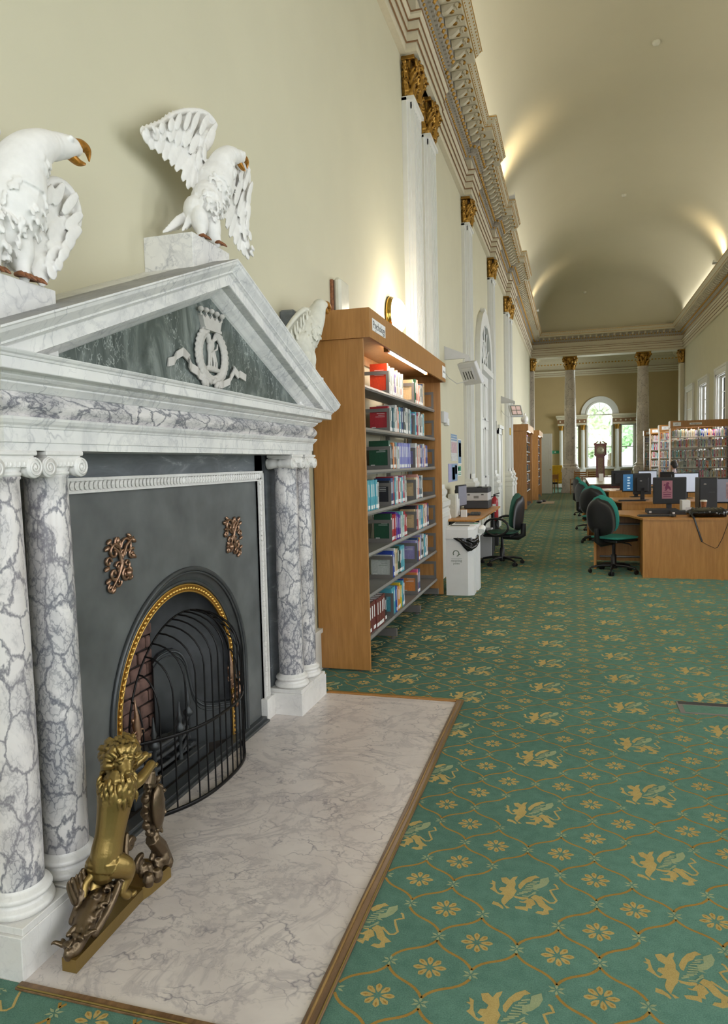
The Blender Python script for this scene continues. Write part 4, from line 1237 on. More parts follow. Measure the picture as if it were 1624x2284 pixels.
for s, lb in ((-1, None), (1, None)):
    mb_ = mount(-s).xf(Matrix.Translation((-1.768, YC+s*.495, 1.12)))
    obj('bronze_mount', mb_, M['copper'], pan)

# firebox: brick cheeks and back, cast fireback
fb = obj('firebox_lining', MB().box(XL-.36, XL-.34, HY0-.02, HY1+.02, -.0, HZ+.05).box(XL-.34, XL-.01, HY0-.02, HY0+.0, 0, HZ+.05).box(XL-.34, XL-.01, HY1-.0, HY1+.02, 0, HZ+.05).box(XL-.34, XL-.01, HY0, HY1, HZ-.0, HZ+.03).box(XL-.34, XL-.01, HY0, HY1, .0, .012), M['mortar'], fp)
bm_cache = {}
def brick_at(x, y, z, axis, ln):
    key = (axis, round(ln, 3))
    if key not in bm_cache:
        q = MB()
        if axis == 'y': q.bbox(0, .022, -ln/2, ln/2, -.030, .030, .006)      # on the back wall
        else: q.bbox(-ln/2, ln/2, -.011, .011, -.030, .030, .006)               # on the cheeks
        bm_cache[key] = q.mesh('brick', M['brick'])
    o = bpy.data.objects.new('brick', bm_cache[key]); COL.objects.link(o); o.parent = fb
    o.location = (x-XL, y-YC, z); o.rotation_euler = (random.uniform(-.02, .02), random.uniform(-.02, .02), random.uniform(-.02, .02))
random.seed(11)
for r in range(12):
    z = .045+r*.070
    y = HY0+.02-(.07 if r % 2 else 0)
    while y < HY1-.02:
        a, c = max(y, HY0+.012), min(y+.135, HY1-.012)
        if c-a > .03 and (a+c)/2 < 3.3: brick_at(XL-.34-.0+random.uniform(-.004, .006), (a+c)/2, z, 'y', round(c-a, 2))
        y += .145
    x = XL-.34-(.07 if r % 2 else 0)
    while x < XL-.03:
        a, c = max(x, XL-.335), min(x+.135, XL-.02)
        if c-a > .03 and z > .5:
            brick_at((a+c)/2, HY0+.012, z, 'x', round(c-a, 2))
        x += .145
# cast iron splayed cheek plate with a raised, S-curved hob
P0 = Vector((-2.12, 3.20, 0)); P1 = Vector((-1.80, 3.535, 0)); U = (P1-P0).normalized(); LU = (P1-P0).length; NN = Vector((U.y, -U.x, 0))
NN = NN if NN.y < 0 else -NN
def slab(poly, h0, h1, mbx):
    tmp = MB().prism(poly, h0, h1, 'z')
    mbx.join(tmp, Matrix(((U.x, 0, NN.x, P0.x), (U.y, 0, NN.y, P0.y), (0, 1, 0, 0), (0, 0, 0, 1))))
b = MB(); slab([(0, .012), (LU, .012), (LU, .95), (0, .95)], -.01, .004, b)
obj('splayed_cheek', b, M['soot'], fp)
hobp = [(0, .50), (.03, .535), (.07, .553), (.11, .553), (.145, .53), (.17, .48), (.185, .40), (.20, .32), (.225, .265), (.26, .236), (.31, .224), (.40, .220), (LU, .218)]
b = MB(); slab([(0, .012)] + hobp + [(LU, .012)], .004, .04, b)
hb = obj('hob_plate', b, M['iron_dark'], fp)
b = MB(); b.rt([tuple(P0+U*u+NN*.042+Vector((0, 0, z-.012))) for u, z in hobp], .007, 8, 4); b.rt([tuple(P0+U*u+NN*.042+Vector((0, 0, z-.035))) for u, z in hobp], .004, 6, 4)
obj('hob_bead', b, M['iron_dark'], hb)
obj('left_cheek_plate', MB().prism([(-2.13, 2.55), (-1.81, HY0+.03), (-1.81, HY0+.012), (-2.13, HY0+.012)], .012, .5, 'z'), M['soot'], fp)

# crest relief on the tympanum
def relief():
    x = Xc+.002
    cr = MB()
    cr.prism([(2.885, 2.118), (3.0, 2.118), (3.018, 2.178), (2.996, 2.162), (2.978, 2.182), (2.96, 2.162), (2.942, 2.182), (2.924, 2.162), (2.905, 2.182), (2.888, 2.162), (2.866, 2.178)], x, x+.022, 'x')
    cr.box(x, x+.027, 2.880, 3.004, 2.112, 2.124)
    for i in range(5): yy = 2.862+i*.040; cr.ell((x+.018, yy, 2.196+.006*(1-abs(i-2)/2)), (.014, .0125, .0125), n=10); cr.tube([(x+.015, yy+.003, 2.17), (x+.018, yy, 2.19)], .004, 5)
    cr.v = [(a, 2.952+(b_-2.942)*1.22, c) for a, b_, c in cr.v]
    obj('crown', cr, M['relief'], crest)
    wr = MB()
    for s in (-1, 1):
        for i in range(13):
            a = -PI/2 + s*(.25+i*(.205)); r1, r2 = .086, .130
            cy, cz = 2.942+r1*math.cos(a), 2.005+r2*math.sin(a)*.85
            ta = a+s*PI/2
            for o_ in (-1, 0, 1):
                wr.ell((x+.012+(.006 if o_ == 0 else 0), cy+o_*.012*math.cos(a), cz+o_*.012*math.sin(a)), (.010, .020, .0085), (ta+o_*.5*s, 0, 0), n=8)
    for q_ in (wr,): q_.v = [(a, 2.955+(b_-2.942)*1.42, c*1.0) for a, b_, c in q_.v]
    obj('laurel_wreath', vox(wr, 'wreath', .0038, 1), M['relief'], crest)
    bd = MB()
    bd.ell((x+.012, 2.93, 2.045), (.014, .020, .034), (-.35, 0, 0)); bd.ell((x+.014, 2.912, 2.088), (.012, .012, .014)); bd.tube([(x+.012, 2.92, 2.06), (x+.014, 2.912, 2.088)], .012, 8)
    bd.tube([(x+.014, 2.905, 2.088), (x+.016, 2.893, 2.082)], [.006, .002], 6)
    for d in (0, 1, 2): bd.tube([(x+.01, 2.94, 2.05+.01*d), (x+.014, 2.955+.006*d, 2.085), (x+.012, 2.96+.006*d, 2.105-.012*d)], [.007, .008, .003], 6)
    for yy in (2.915, 2.93, 2.952, 2.968): bd.tube([(x+.01, 2.93+(yy-2.93)*.5, 2.03), (x+.012, yy, 1.975), (x+.014, yy-.004, 1.955)], [.009, .006, .006], 6)
    bd.tube([(x+.01, 2.955, 2.03), (x+.012, 2.975, 2.04), (x+.012, 2.98, 2.065)], [.005, .005, .003], 6)
    bd.tube([(x+.008, 2.895, 1.943), (x+.010, 2.94, 1.945), (x+.008, 2.99, 1.943)], [.012, .014, .011], 8)
    bd.v = [(a, 2.958+(b_-2.942)*1.35, c) for a, b_, c in bd.v]
    obj('bird_supporter', vox(bd, 'bird', .003, 1), M['relief'], crest)
    rb = MB()
    def ribbon(pts, wd=.024):
        for i in range(len(pts)-1):
            (y0, z0, d0), (y1, z1, d1) = pts[i], pts[i+1]
            vs = []
            for (yy, zz, dd) in ((y0, z0, d0), (y1, z1, d1)):
                for e in (-.5, .5):
                    for h in (0, .006): vs.append((x+dd+h, yy+e*wd*.2, zz+e*wd))
            rb.add(vs, [(0, 2, 6, 4), (1, 5, 7, 3), (0, 4, 5, 1), (2, 3, 7, 6), (0, 1, 3, 2), (4, 6, 7, 5)])
    ribbon([(2.588, 1.930, .004), (2.62, 1.940, .012), (2.65, 1.965, .006), (2.685, 1.985, .016), (2.72, 1.982, .006), (2.76, 1.965, .004), (2.735, 1.945, .016), (2.765, 1.93, .008), (2.80, 1.918, .016), (2.835, 1.905, .006), (2.87, 1.895, .016)], .036)
    ribbon([(2.985, 1.890, .006), (3.02, 1.880, .018), (3.06, 1.888, .006), (3.10, 1.905, .018), (3.135, 1.925, .006), (3.155, 1.958, .016), (3.175, 1.972, .004), (3.20, 1.945, .014), (3.235, 1.955, .006), (3.285, 1.940, .014)], .034)
    for a in (-1.3, -.9, -.45, 0, .45, .9, 1.3): rb.ell((x+.014, 2.935+.055*a, 1.890+.012*math.cos(a*3)), (.012, .026, .015), (a, 0, 0), n=8)
    obj('ribbon', rb, M['relief'], crest)
crest = obj('crest_backplate', MB().ell((Xc+.002, 2.942, 2.02), (.004, .055, .085), n=16), M['tymp'], fp)
relief()

# ---- hearth slab and its wooden kerb
hearth = solo('hearth_slab', MB().bbox(XL+.0, -.705, 1.625, 4.335, -.03, .0035, .002), M['hearth'], 'pale veined marble hearth slab in front of the fireplace', 'hearth', loc=(-1.25, 2.97, 0))
kb = thing('hearth_kerb', 'worn brown and brass hearth kerb strip edging the marble slab', 'kerb', (-.68, 2.97, 0))
def kerb_piece(x0, x1, y0, y1):
    b = MB(); b.bbox(x0, x1, y0, y1, 0, .010, .003)
    return b
obj('kerb_strip', kerb_piece(-.705, -.658, 1.595, 4.365), M['oak_dark'], kb)
obj('kerb_strip', kerb_piece(-1.56, -.705, 1.595, 1.625), M['oak_dark'], kb)
obj('kerb_strip', kerb_piece(-1.56, -.705, 4.335, 4.366), M['oak'], kb)
b = MB(); b.tube([(-.664, 1.60, .011), (-.664, 2.6, .011), (-.665, 4.36, .011)], .0035, 6); b.tube([(-1.55, 1.599, .011), (-.664, 1.60, .011)], .0035, 6); b.tube([(-1.55, 4.362, .011), (-.664, 4.36, .011)], .0035, 6)
obj('brass_bead', b, M['brass'], kb)
b = MB(); b.tube([(-.69, 1.63, .010), (-.694, 2.2, .013), (-.684, 2.9, .011), (-.69, 3.6, .013), (-.688, 4.3, .010)], .005, 6)
obj('inner_bead', b, M['kerb_mid'], kb)
# metal outlet box in the carpet
fl = solo('floor_box', MB().bbox(.60, 1.0, 4.43, 4.64, 0, .004, .001).box(.61, 1.0, 4.59, 4.635, .004, .0055, 1).box(.63, 1.0, 4.45, 4.575, .004, .0046, 2), [M['steel'], M['darkgrey'], M['carpet']], 'metal floor outlet box set in the carpet at right', 'floor box', loc=(.8, 4.53, 0))

# ---- dog grate in the firebox
gr = thing('fire_grate', 'black iron fire grate with spiked finials and bars inside the arch', 'grate', (-1.93, YC, 0))
b = MB()
for i in range(3):
    z = .10+.05*i
    b.tube([(-1.86-.09*(abs(t)**2), YC-.06+.33*t, z) for t in [k/10-1 for k in range(21)]], .010, 8)
obj('grate_bar', b, M['soot'], gr)
for k in (-1.0, -.34, .34, 1.0):
    y = YC-.06+.33*k; x = -1.85-.09*k*k
    b = MB().lathe([(.022, .0), (.016, .04), (.010, .08), (.010, .19), (.024, .20), (.027, .215), (.012, .235), (.010, .25), (.016, .262), (.010, .28), (.003, .345)], (x, y, .012), n=12)
    obj('spiked_finial', b, M['iron_dark'], gr)
b = MB(); b.bbox(-2.03, -1.88, YC-.38, YC+.24, .07, .09, .004)
for k in range(-5, 6): b.box(-2.03, -1.87, YC-.06+k*.058-.006, YC-.06+k*.058+.006, .09, .10)
obj('grate_bed', b, M['soot'], gr)
obj('ash_tray', MB().bbox(-1.87, -1.83, YC-.38, YC+.28, .012, .07, .004), M['iron_dark'], gr)
random.seed(5)
for i, (y, dz) in enumerate(((-.24, 0), (-.05, .01), (.09, -.005))):
    lb = ['charred log lying at the left end of the fire grate', 'charred log lying across the middle of the fire grate', 'charred log lying at the right end of the fire grate'][i]
    solo('charred_log', MB().tube([(-1.95, YC+y-.12, .145+dz), (-1.93, YC+y, .15+dz), (-1.95, YC+y+.12, .143+dz)], [.035, .042, .033], 9), M['soot'], lb, 'log', 'charred logs in the grate', (-1.94, YC+y, .11))

# ---- bowed wire fire guard
gd = thing('fire_guard', 'bowed black wire fire guard standing before the arched opening', 'fire guard', (-1.68, YC, 0))
GW = .47
def gplan(t):  # t in -1..1
    return (-1.765+.178*(1-abs(t)**2.6), YC+.015+GW*t)
b = MB(); b.tube([(*gplan(k/20-1), .014) for k in range(41)], .006, 6, flat=1.8)
obj('base_rail', b, M['wire'], gd)
b = MB(); b.tube([(*gplan(k/20-1), .345) for k in range(41)], .0045, 6, flat=1.9)
obj('middle_rail', b, M['wire'], gd)
b = MB(); b.tube([(-1.79, YC+.015+.47*math.cos(PI*i/24), .36+.455*math.sin(PI*i/24)) for i in range(25)], .005, 6)
obj('hoop', b, M['wire'], gd)
for i in range(17):
    t = -1+2*(i+.5)/17; x, y = gplan(t)
    yr = y-YC-.015; za = .36+.455*math.sqrt(max(0, 1-(yr/.472)**2))
    zs = max(.36, za-.17) if za > .5 else max(.2, za-.12)
    xe = -1.79
    pts = [(x, y, .014), (x, y, zs*.5), (x, y, zs)]
    for k in range(1, 8):
        a = PI/2*k/7; pts.append((xe+(x-xe)*math.cos(a), y, zs+(za-zs)*math.sin(a)))
    obj('guard_bar', MB().tube(pts, .0042, 6), M['wire'], gd)
# scrolled bronze finials where the guard meets the iron panel
def scroll_fin():
    m = MB(); 
    m.tube([(0, 0, 0), (.008, 0, .05), (0, .002, .09), (.006, 0, .13), (0, 0, .2)], [.010, .016, .018, .010, .002], 8)
    for s in (-1, 1): m.tube([(.01, q[1]*s, q[2]) for q in spiral((0, .018, .05), .022, .004, 1.2, 'x', 0, 18)], .005, 6)
    for i in range(6): m.ell((.012*math.cos(i*2.1), .012*math.sin(i*2.1), .02+.018*i), (.008, .008, .013), n=8)
    return m
obj('scrolled_finial', scroll_fin().xf(Matrix.Translation((-1.752, YC+.395, .325))), M['copper'], gd)
obj('scrolled_finial', scroll_fin().xf(Matrix.Translation((-1.752, YC-.46, .345))), M['copper'], gd)
# leafy bronze hook on the panel, right of the arch
m = MB(); m.tube([(q[0], q[1], q[2]) for q in spiral((.02, 0, 0), .05, .008, 1.25, 'x', 2.4, 26, -1)], .009, 8)
m.tube([(.02, .02, .03), (.025, .05, .06), (.02, .06, .11)], [.012, .022, .016], 8); m.ell((.02, .062, .135), .016, n=10); m.ell((.02, .03, .07), (.014, .018, .014)); m.ell((.02, .07, .07), (.014, .012, .02))
solo('bronze_hook', m.xf(Matrix.Translation((-1.775, 3.42, .235))), M['copper'], 'scrolled leafy bronze hook low on the iron panel right of the arch', 'hook', loc=(-1.765, 3.42, .235))

# ================================================================== EAGLES
def eagle(name, base, pose, mat, label, seed=1, size=.0036):
    """base: world origin (block top centre). pose: local controls (x to the room, y right, z up)."""
    t = thing(name, label, 'sculpture', base, 'plaster eagles on the chimneypiece')
    m = MB()
    for c, r, rot in pose['blobs']: m.ell(c, r, rot, n=20)
    for pts, rs in pose['tubes']: m.rt(pts, rs, 18)
    random.seed(seed)
    for (c, r, rot) in pose['scale_zones']:
        R = Euler(rot).to_matrix()
        for i in range(90):
            a, zz = random.uniform(-1.9, 1.9), random.uniform(-.95, .95)
            q = math.sqrt(1-zz*zz)
            p = R @ Vector((r[0]*q*math.cos(a), r[1]*q*math.sin(a), r[2]*zz))
            nr = Vector((math.cos(a), math.sin(a), 0))
            c0 = Vector(c)+p
            m.tube([c0+Vector((0, 0, .012))-nr*.004, c0+nr*.002, c0+Vector((0, 0, -.014))+nr*.004], [.006, .010, .006], 6, flat=.4, nref=nr)
    for W in pose['wings']: wing_feathers(m, **W)
    for (a, bb, w_) in pose['tail']:
        m.tube([a, tuple((Vector(a)+Vector(bb))/2+Vector((0, 0, .004))), bb], [w_*.6, w_*.8, w_*.25], 10, flat=.3, nref=(1, 0, .4))
    body = vox(m, name, size, 1)
    body.xf(Matrix.Translation(base))
    obj('feathered_body', body, M[mat], t)
    for pts, rs in pose['beak']:
        obj('beak', MB().rt([tuple(Vector(p)+Vector(base)) for p in pts], rs, 12), M['beak'], t)
    for c in pose['claws']:
        k = MB()
        for d in (-.018, 0, .018):
            k.rt([(base[0]+c[0]-.01, base[1]+c[1]+d*.4, base[2]+c[2]+.016), (base[0]+c[0]+.018, base[1]+c[1]+d, base[2]+c[2]+.014), (base[0]+c[0]+.034, base[1]+c[1]+d*1.3, base[2]+c[2]+.003)], [.007, .008, .003], 8, 3)
        obj('talon', k, M['claw'], t)
    return t
def wing_feathers(m, lead, trail, x0, x1, rows, n, wf=1.0):
    """lead: leading-edge polyline (y,z) from shoulder to tip; trail: matching trailing edge. Overlapping rows of rounded feathers run from lead to trail."""
    def cum(P):
        L = [0]
        for a, b in zip(P, P[1:]): L.append(L[-1]+math.hypot(b[0]-a[0], b[1]-a[1]))
        return L
    cl, ct = cum(lead), cum(trail)
    def lerp(P, L, t):
        s = max(0, min(1, t))*L[-1]
        for i in range(len(P)-1):
            if s <= L[i+1] or i == len(P)-2:
                f = (s-L[i])/max(1e-6, L[i+1]-L[i]); return (P[i][0]*(1-f)+P[i+1][0]*f, P[i][1]*(1-f)+P[i+1][1]*f)
    def X(t): return x0+(x1-x0)*t
    N = 30
    for i in range(N):                      # web of the wing
        t = (i+.5)/N; a = lerp(lead, cl, t); b_ = lerp(trail, ct, t)
        m.tube([(X(t), a[0], a[1]), (X(t), (a[0]+b_[0])/2, (a[1]+b_[1])/2), (X(t), a[0]+(b_[0]-a[0])*.72, a[1]+(b_[1]-a[1])*.72)], [.020, .022, .016], 8, flat=.3, nref=(1, 0, 0))
    m.rt([(X(i/14)+.004, *lerp(lead, cl, i/14)) for i in range(15)], [.020-.008*i/14 for i in range(15)], 12, 2)
    spans = {3: [(.04, .40), (.24, .68), (.45, 1.0)], 2: [(.05, .5), (.35, 1.0)]}[rows]
    for row, (u0, u1) in enumerate(spans):
        k = n+(rows-1-row)*1
        for i in range(k):
            t = (i+.5+.25*(row % 2))/k
            if t > 1: continue
            a = lerp(lead, cl, t); b_ = lerp(trail, ct, t)
            d = (b_[0]-a[0], b_[1]-a[1])
            s0 = (a[0]+d[0]*u0, a[1]+d[1]*u0); s1 = (a[0]+d[0]*u1, a[1]+d[1]*u1)
            lift = .005+(rows-1-row)*.013+(i % 2)*.004
            w_ = (.020+.004*row)*wf
            pt = []
            for q in range(7):
                f = q/6; pt.append((X(t)+lift+.005*f, s0[0]+(s1[0]-s0[0])*f, s0[1]+(s1[1]-s0[1])*f))
            m.tube(pt, [w_*.55, w_*.8, w_*.95, w_, w_, w_*.88, w_*.45], 8, flat=.26, nref=(1, 0, 0))
apex = dict(
    blobs=[((.045, .13, .30), (.075, .090, .125), (-.35, 0, 0)), ((.04, .06, .20), (.07, .085, .11), (-.5, 0, 0)), ((.02, .0, .14), (.055, .075, .07), (-.6, 0, 0)), ((.09, .225, .468), (.044, .075, .040), (.25, 0, 0)), ((.10, .285, .49), (.034, .05, .026), (.2, 0, 0)),
           ((.05, -.03, .09), (.038, .04, .065), (.3, 0, 0)), ((.065, .06, .08), (.038, .04, .07), (0, 0, 0)), ((.128, .29, .497), (.008, .010, .010), (0, 0, 0))],
    tubes=[([(.045, .13, .30), (.06, .155, .37), (.075, .165, .42), (.088, .20, .46)], [.088, .072, .056, .044]), ([(.09, .24, .47), (.098, .29, .485), (.10, .315, .487)], [.038, .030, .022]),
           ([(.05, -.03, .08), (.06, -.04, .04), (.065, -.045, .01)], [.032, .022, .016]), ([(.065, .06, .07), (.08, .065, .03), (.085, .065, .01)], [.032, .022, .016])],
    scale_zones=[((.045, .12, .28), (.080, .092, .13), (-.4, 0, 0)), ((.07, .165, .385), (.062, .062, .07), (-.2, 0, 0)), ((.045, .04, .17), (.07, .082, .09), (-.5, 0, 0))],
    wings=[dict(lead=[(.153, .37), (.125, .434), (.118, .494), (.136, .54), (.22, .59), (.295, .655), (.25, .675), (.153, .655), (.045, .61), (-.071, .543), (-.15, .475), (-.29, .385)],
                trail=[(.10, .25), (.051, .256), (-.017, .246), (-.08, .276), (-.11, .31), (-.152, .298), (-.193, .315), (-.227, .322), (-.306, .324), (-.31, .36)], x0=-.015, x1=-.055, rows=3, n=10),
           dict(lead=[(.25, .37), (.285, .43), (.31, .485), (.365, .525), (.44, .55), (.495, .515), (.50, .46), (.45, .34), (.41, .24), (.42, .165), (.465, .08)],
                trail=[(.20, .28), (.18, .21), (.20, .155), (.235, .12), (.27, .09), (.30, .075), (.335, .06), (.365, .048), (.40, .042), (.445, .040)], x0=.03, x1=.055, rows=3, n=9)],
    tail=[((.0, .02, .16), (-.055+.004*(i % 2), -.170+.017*i, .008+.007*i), .026) for i in range(8)] + [((.02, -.01, .14), (.0, -.10+.03*i, .03+.014*i), .024) for i in range(3)],
    beak=[([(.10, .305, .488), (.104, .345, .497), (.105, .368, .486), (.105, .370, .462)], [.017, .016, .011, .003]), ([(.098, .285, .462), (.102, .320, .444), (.103, .345, .442)], [.014, .011, .005])],
    claws=[(.065, -.045, 0), (.085, .065, 0)])
eagle('eagle_sculpture', (-1.645, 2.964, 2.51), apex, 'plaster', 'white plaster eagle with raised left wing on the block at the pediment apex', 3)
left = dict(
    blobs=[((.045, .085, .24), (.085, .100, .13), (-.2, 0, 0)), ((.03, .05, .16), (.07, .10, .10), (0, 0, 0)), ((.045, .11, .31), (.070, .072, .08), (-.2, 0, 0)), ((.085, .205, .445), (.043, .07, .044), (0.2, 0, 0)), ((.09, .265, .47), (.034, .045, .034), (.1, 0, 0)),
           ((.05, -.04, .12), (.05, .055, .085), (.2, 0, 0)), ((.06, .08, .10), (.04, .045, .07), (0, 0, 0)), ((.125, .255, .482), (.009, .012, .011), (0, 0, 0))],
    tubes=[([(.045, .09, .28), (.055, .10, .34), (.07, .125, .39), (.08, .165, .425), (.085, .20, .445)], [.092, .080, .066, .054, .044]), ([(.085, .23, .455), (.092, .29, .475), (.094, .315, .478)], [.042, .034, .024]),
           ([(.05, -.04, .10), (.06, -.03, .04), (.065, -.03, .01)], [.042, .024, .018]), ([(.06, .08, .09), (.072, .075, .04), (.078, .073, .01)], [.036, .022, .016])],
    scale_zones=[((.045, .08, .23), (.088, .102, .13), (-.2, 0, 0)), ((.065, .12, .37), (.066, .066, .07), (-.3, 0, 0)), ((.05, .0, .13), (.06, .08, .08), (0, 0, 0))],
    wings=[dict(lead=[(.19, .27), (.215, .32), (.26, .362), (.315, .378), (.36, .355), (.375, .31), (.37, .27), (.34, .22), (.30, .18), (.255, .14), (.21, .08)],
                trail=[(.15, .19), (.13, .14), (.115, .09), (.115, .05), (.125, .025), (.135, .015), (.145, .01), (.155, .01)], x0=.02, x1=.06, rows=3, n=7),
           dict(lead=[(.02, .30), (-.04, .40), (-.03, .50), (.04, .545), (.11, .515), (.138, .478)],
                trail=[(-.10, .20), (-.17, .25), (-.24, .32), (-.24, .40), (-.18, .44), (-.05, .43)], x0=-.04, x1=-.055, rows=3, n=7)],
    tail=[((.02, .02, .13), (.03, .03+.022*i, .045-.006*i), .020) for i in range(5)] + [((-.02, -.02, .12), (-.05, -.14+.04*i, .01+.01*i), .024) for i in range(3)],
    beak=[([(.096, .295, .485), (.10, .335, .497), (.102, .365, .492), (.102, .372, .462)], [.020, .019, .013, .003]), ([(.094, .285, .448), (.098, .32, .438), (.10, .350, .444)], [.016, .012, .005])],
    claws=[(.065, -.03, 0), (.08, .055, 0), (.075, .105, 0)])
eagle('eagle_sculpture', (-1.645, 1.728, 2.066), left, 'plaster', 'white plaster eagle with open gilded beak on the near left pediment block', 4)
right = dict(
    blobs=[((.04, .11, .27), (.075, .10, .14), (-.7, 0, 0)), ((.03, .02, .17), (.065, .10, .09), (-.7, 0, 0)), ((.08, .225, .462), (.044, .066, .040), (.1, 0, 0)), ((.085, .262, .472), (.034, .042, .030), (0, 0, 0)),
           ((.05, .0, .10), (.04, .05, .07), (0, 0, 0)), ((.06, .08, .10), (.035, .04, .07), (0, 0, 0))],
    tubes=[([(.04, .13, .30), (.06, .18, .38), (.075, .20, .43), (.08, .225, .455)], [.085, .068, .052, .042]), ([(.082, .24, .468), (.086, .288, .478)], [.036, .024]),
           ([(.05, .0, .09), (.06, .01, .01)], [.03, .018]), ([(.06, .08, .09), (.07, .09, .01)], [.03, .018])],
    scale_zones=[((.04, .10, .26), (.078, .10, .14), (-.7, 0, 0))],
    wings=[dict(lead=[(.15, .42), (.08, .41), (.0, .37), (-.08, .32), (-.16, .26), (-.24, .20)], trail=[(.06, .26), (.02, .22), (-.04, .17), (-.10, .13), (-.17, .10), (-.25, .08)], x0=.02, x1=.0, rows=3, n=6, wf=.8),
           dict(lead=[(.22, .30), (.26, .36), (.32, .385), (.38, .37), (.39, .33), (.34, .28), (.26, .22)], trail=[(.15, .20), (.15, .16), (.16, .13), (.17, .11), (.18, .09), (.19, .07)], x0=-.0, x1=-.02, rows=3, n=6)],
    tail=[((-.0, -.06, .12), (-.04, -.19+.04*i, .01+.01*i), .024) for i in range(3)],
    beak=[([(.086, .285, .482), (.092, .335, .488), (.095, .368, .474), (.095, .370, .450)], [.022, .021, .014, .004]), ([(.088, .280, .456), (.092, .325, .438), (.094, .350, .440)], [.018, .015, .006])],
    claws=[(.06, .01, 0), (.07, .09, 0)])
eagle('eagle_sculpture', (-1.645, 4.20, 2.066), right, 'eagle_far', 'greyish white eagle with folded wings behind the right slope of the pediment', 5)

# ================================================================== LION ANDIRONS
def andiron(cy, s, label):
    """s=+1: long scroll tail toward -y, shield toward +y (the near one); mirrored with s=-1"""
    t = thing('lion_andiron', label, 'andiron', (-1.45, cy, 0), 'brass andirons on the hearth')
    Y = lambda y: cy+(y-1.95)*s
    b = MB()
    b.prism([(-1.425, Y(1.695)), (-1.475, Y(1.695)), (-1.52, Y(2.06)), (-1.44, Y(2.075))], 0.004, .045, 'z')
    b.prism([(-1.44, Y(2.06)), (-1.52, Y(2.06)), (-1.55, Y(2.22)), (-1.46, Y(2.25)), (-1.42, Y(2.21)), (-1.43, Y(2.10))], 0.004, .05, 'z')
    obj('base', b, M['brass'], t)
    # scrollwork
    m = MB(); V = lambda x, y, z: (x, Y(y), z)
    m.rt([V(-1.45, 1.72, .055), V(-1.46, 1.77, .085), V(-1.47, 1.82, .115), V(-1.475, 1.87, .13)], [.022, .032, .034, .028], 10)
    m.rt([V(-1.44, 1.80, .06), V(-1.43, 1.86, .10), V(-1.43, 1.92, .15), V(-1.44, 1.97, .20), V(-1.45, 2.0, .27)], [.016, .014, .013, .012, .01], 8)
    m.rt([V(-1.50, 1.78, .10), V(-1.50, 1.84, .17), V(-1.50, 1.88, .20)], [.014, .012, .010], 8)
    for c, r, a, d in (((-1.455, 1.90, .12), .032, 0, 1), ((-1.46, 1.84, .13), .025, 2, -1), ((-1.46, 2.08, .12), .03, 1, 1), ((-1.45, 2.16, .10), .026, 3, -1), ((-1.46, 2.03, .22), .022, 0, 1)):
        m.tube([(c[0]+q[0], Y(c[1]+q[1]), c[2]+q[2]) for q in spiral((0, 0, 0), r, .005, 1.4, 'x', a, 24, d)], .011, 8)
    for i in range(14):
        u = i/13; m.ell(V(-1.455-.012*math.sin(i*2.3), 1.70+.20*u, .055+.055*u+.012*math.sin(i*1.7)), (.016, .016, .022), (i, 0, 0), n=8)
    random.seed(8)
    for i in range(46):                         # curled acanthus leaves over the scrolls
        u = random.random(); c = Vector((-1.455+random.uniform(-.035, .03), 1.705+.24*u, .06+.07*u+random.uniform(0, .03)))
        a = random.uniform(0, 2*PI); d = Vector((math.cos(a), math.sin(a), .6))*.022
        m.rt([V(*c), V(*(c+d)), V(*(c+d*1.5+Vector((0, 0, -.012))))], [.008, .0065, .003], 8, 3)
    for i in range(9):
        a = 2*PI*i/9+.3; c = Vector((-1.44, 2.145+.05*math.cos(a), .30+.10*math.sin(a)))
        m.rt([V(*c), V(c.x+.012, c.y+.012*math.cos(a), c.z+.014*math.sin(a)), V(c.x+.016, c.y+.006*math.cos(a), c.z+.02*math.sin(a))], [.010, .008, .004], 8, 3)
    # leafy crown at the back of the scroll
    for i in range(7): m.rt([V(-1.505, 1.80+.012*i, .15), V(-1.515, 1.79+.016*i, .20+.012*math.sin(i*2)), V(-1.51, 1.785+.018*i, .225)], [.012, .010, .004], 6)
    # shield cartouche with its scrolled edge
    for i in range(12):
        a = 2*PI*i/12; m.ell(V(-1.44, 2.145+.052*math.cos(a), .30+.100*math.sin(a)), (.018, .014, .020), (a, 0, 0), n=8)
    m.ell(V(-1.445, 2.145, .30), (.02, .052, .10), n=14)
    m.tube([V(-1.44, 2.13, .19), V(-1.44, 2.17, .14), V(-1.43, 2.20, .08)], [.026, .03, .022], 8)
    for i in range(9): m.ell(V(-1.44+.02*math.cos(i*2.2), 2.07+.018*i, .075+.02*math.sin(i*1.3)), (.022, .022, .03), n=8)
    m.tube([V(-1.44, 2.12, .40), V(-1.43, 2.13, .44)], [.03, .016], 8)
    obj('scrollwork', vox(m, 'scroll', .0034, 2), M['bronze'], t)
    obj('shield_boss', MB().ell(V(-1.418, 2.145, .30), (.016, .036, .080), n=18), M['bronze'], t)
    # the lion: rampant, leaning on the shield
    m = MB()
    m.rt([V(-1.47, 1.90, .20), V(-1.468, 1.915, .25), V(-1.462, 1.93, .31), V(-1.455, 1.945, .38), V(-1.447, 1.955, .44), V(-1.44, 1.965, .48)], [.044, .050, .047, .053, .060, .050], 16)
    # head turned toward the room, looking down
    Hc = Vector((-1.432, 1.975, .548)); Fd = Vector((.70, -.62*s, -.36)).normalized(); Sd = Vector((Fd.y, -Fd.x, 0)).normalized(); Ud = Sd.cross(Fd)
    Hc = Vector((Hc.x, Y(Hc.y), Hc.z)); H_ = lambda f, e, u: tuple(Hc+Fd*f+Sd*e+Ud*u)
    m.ell(H_(0, 0, 0), (.040, .040, .044), n=18)
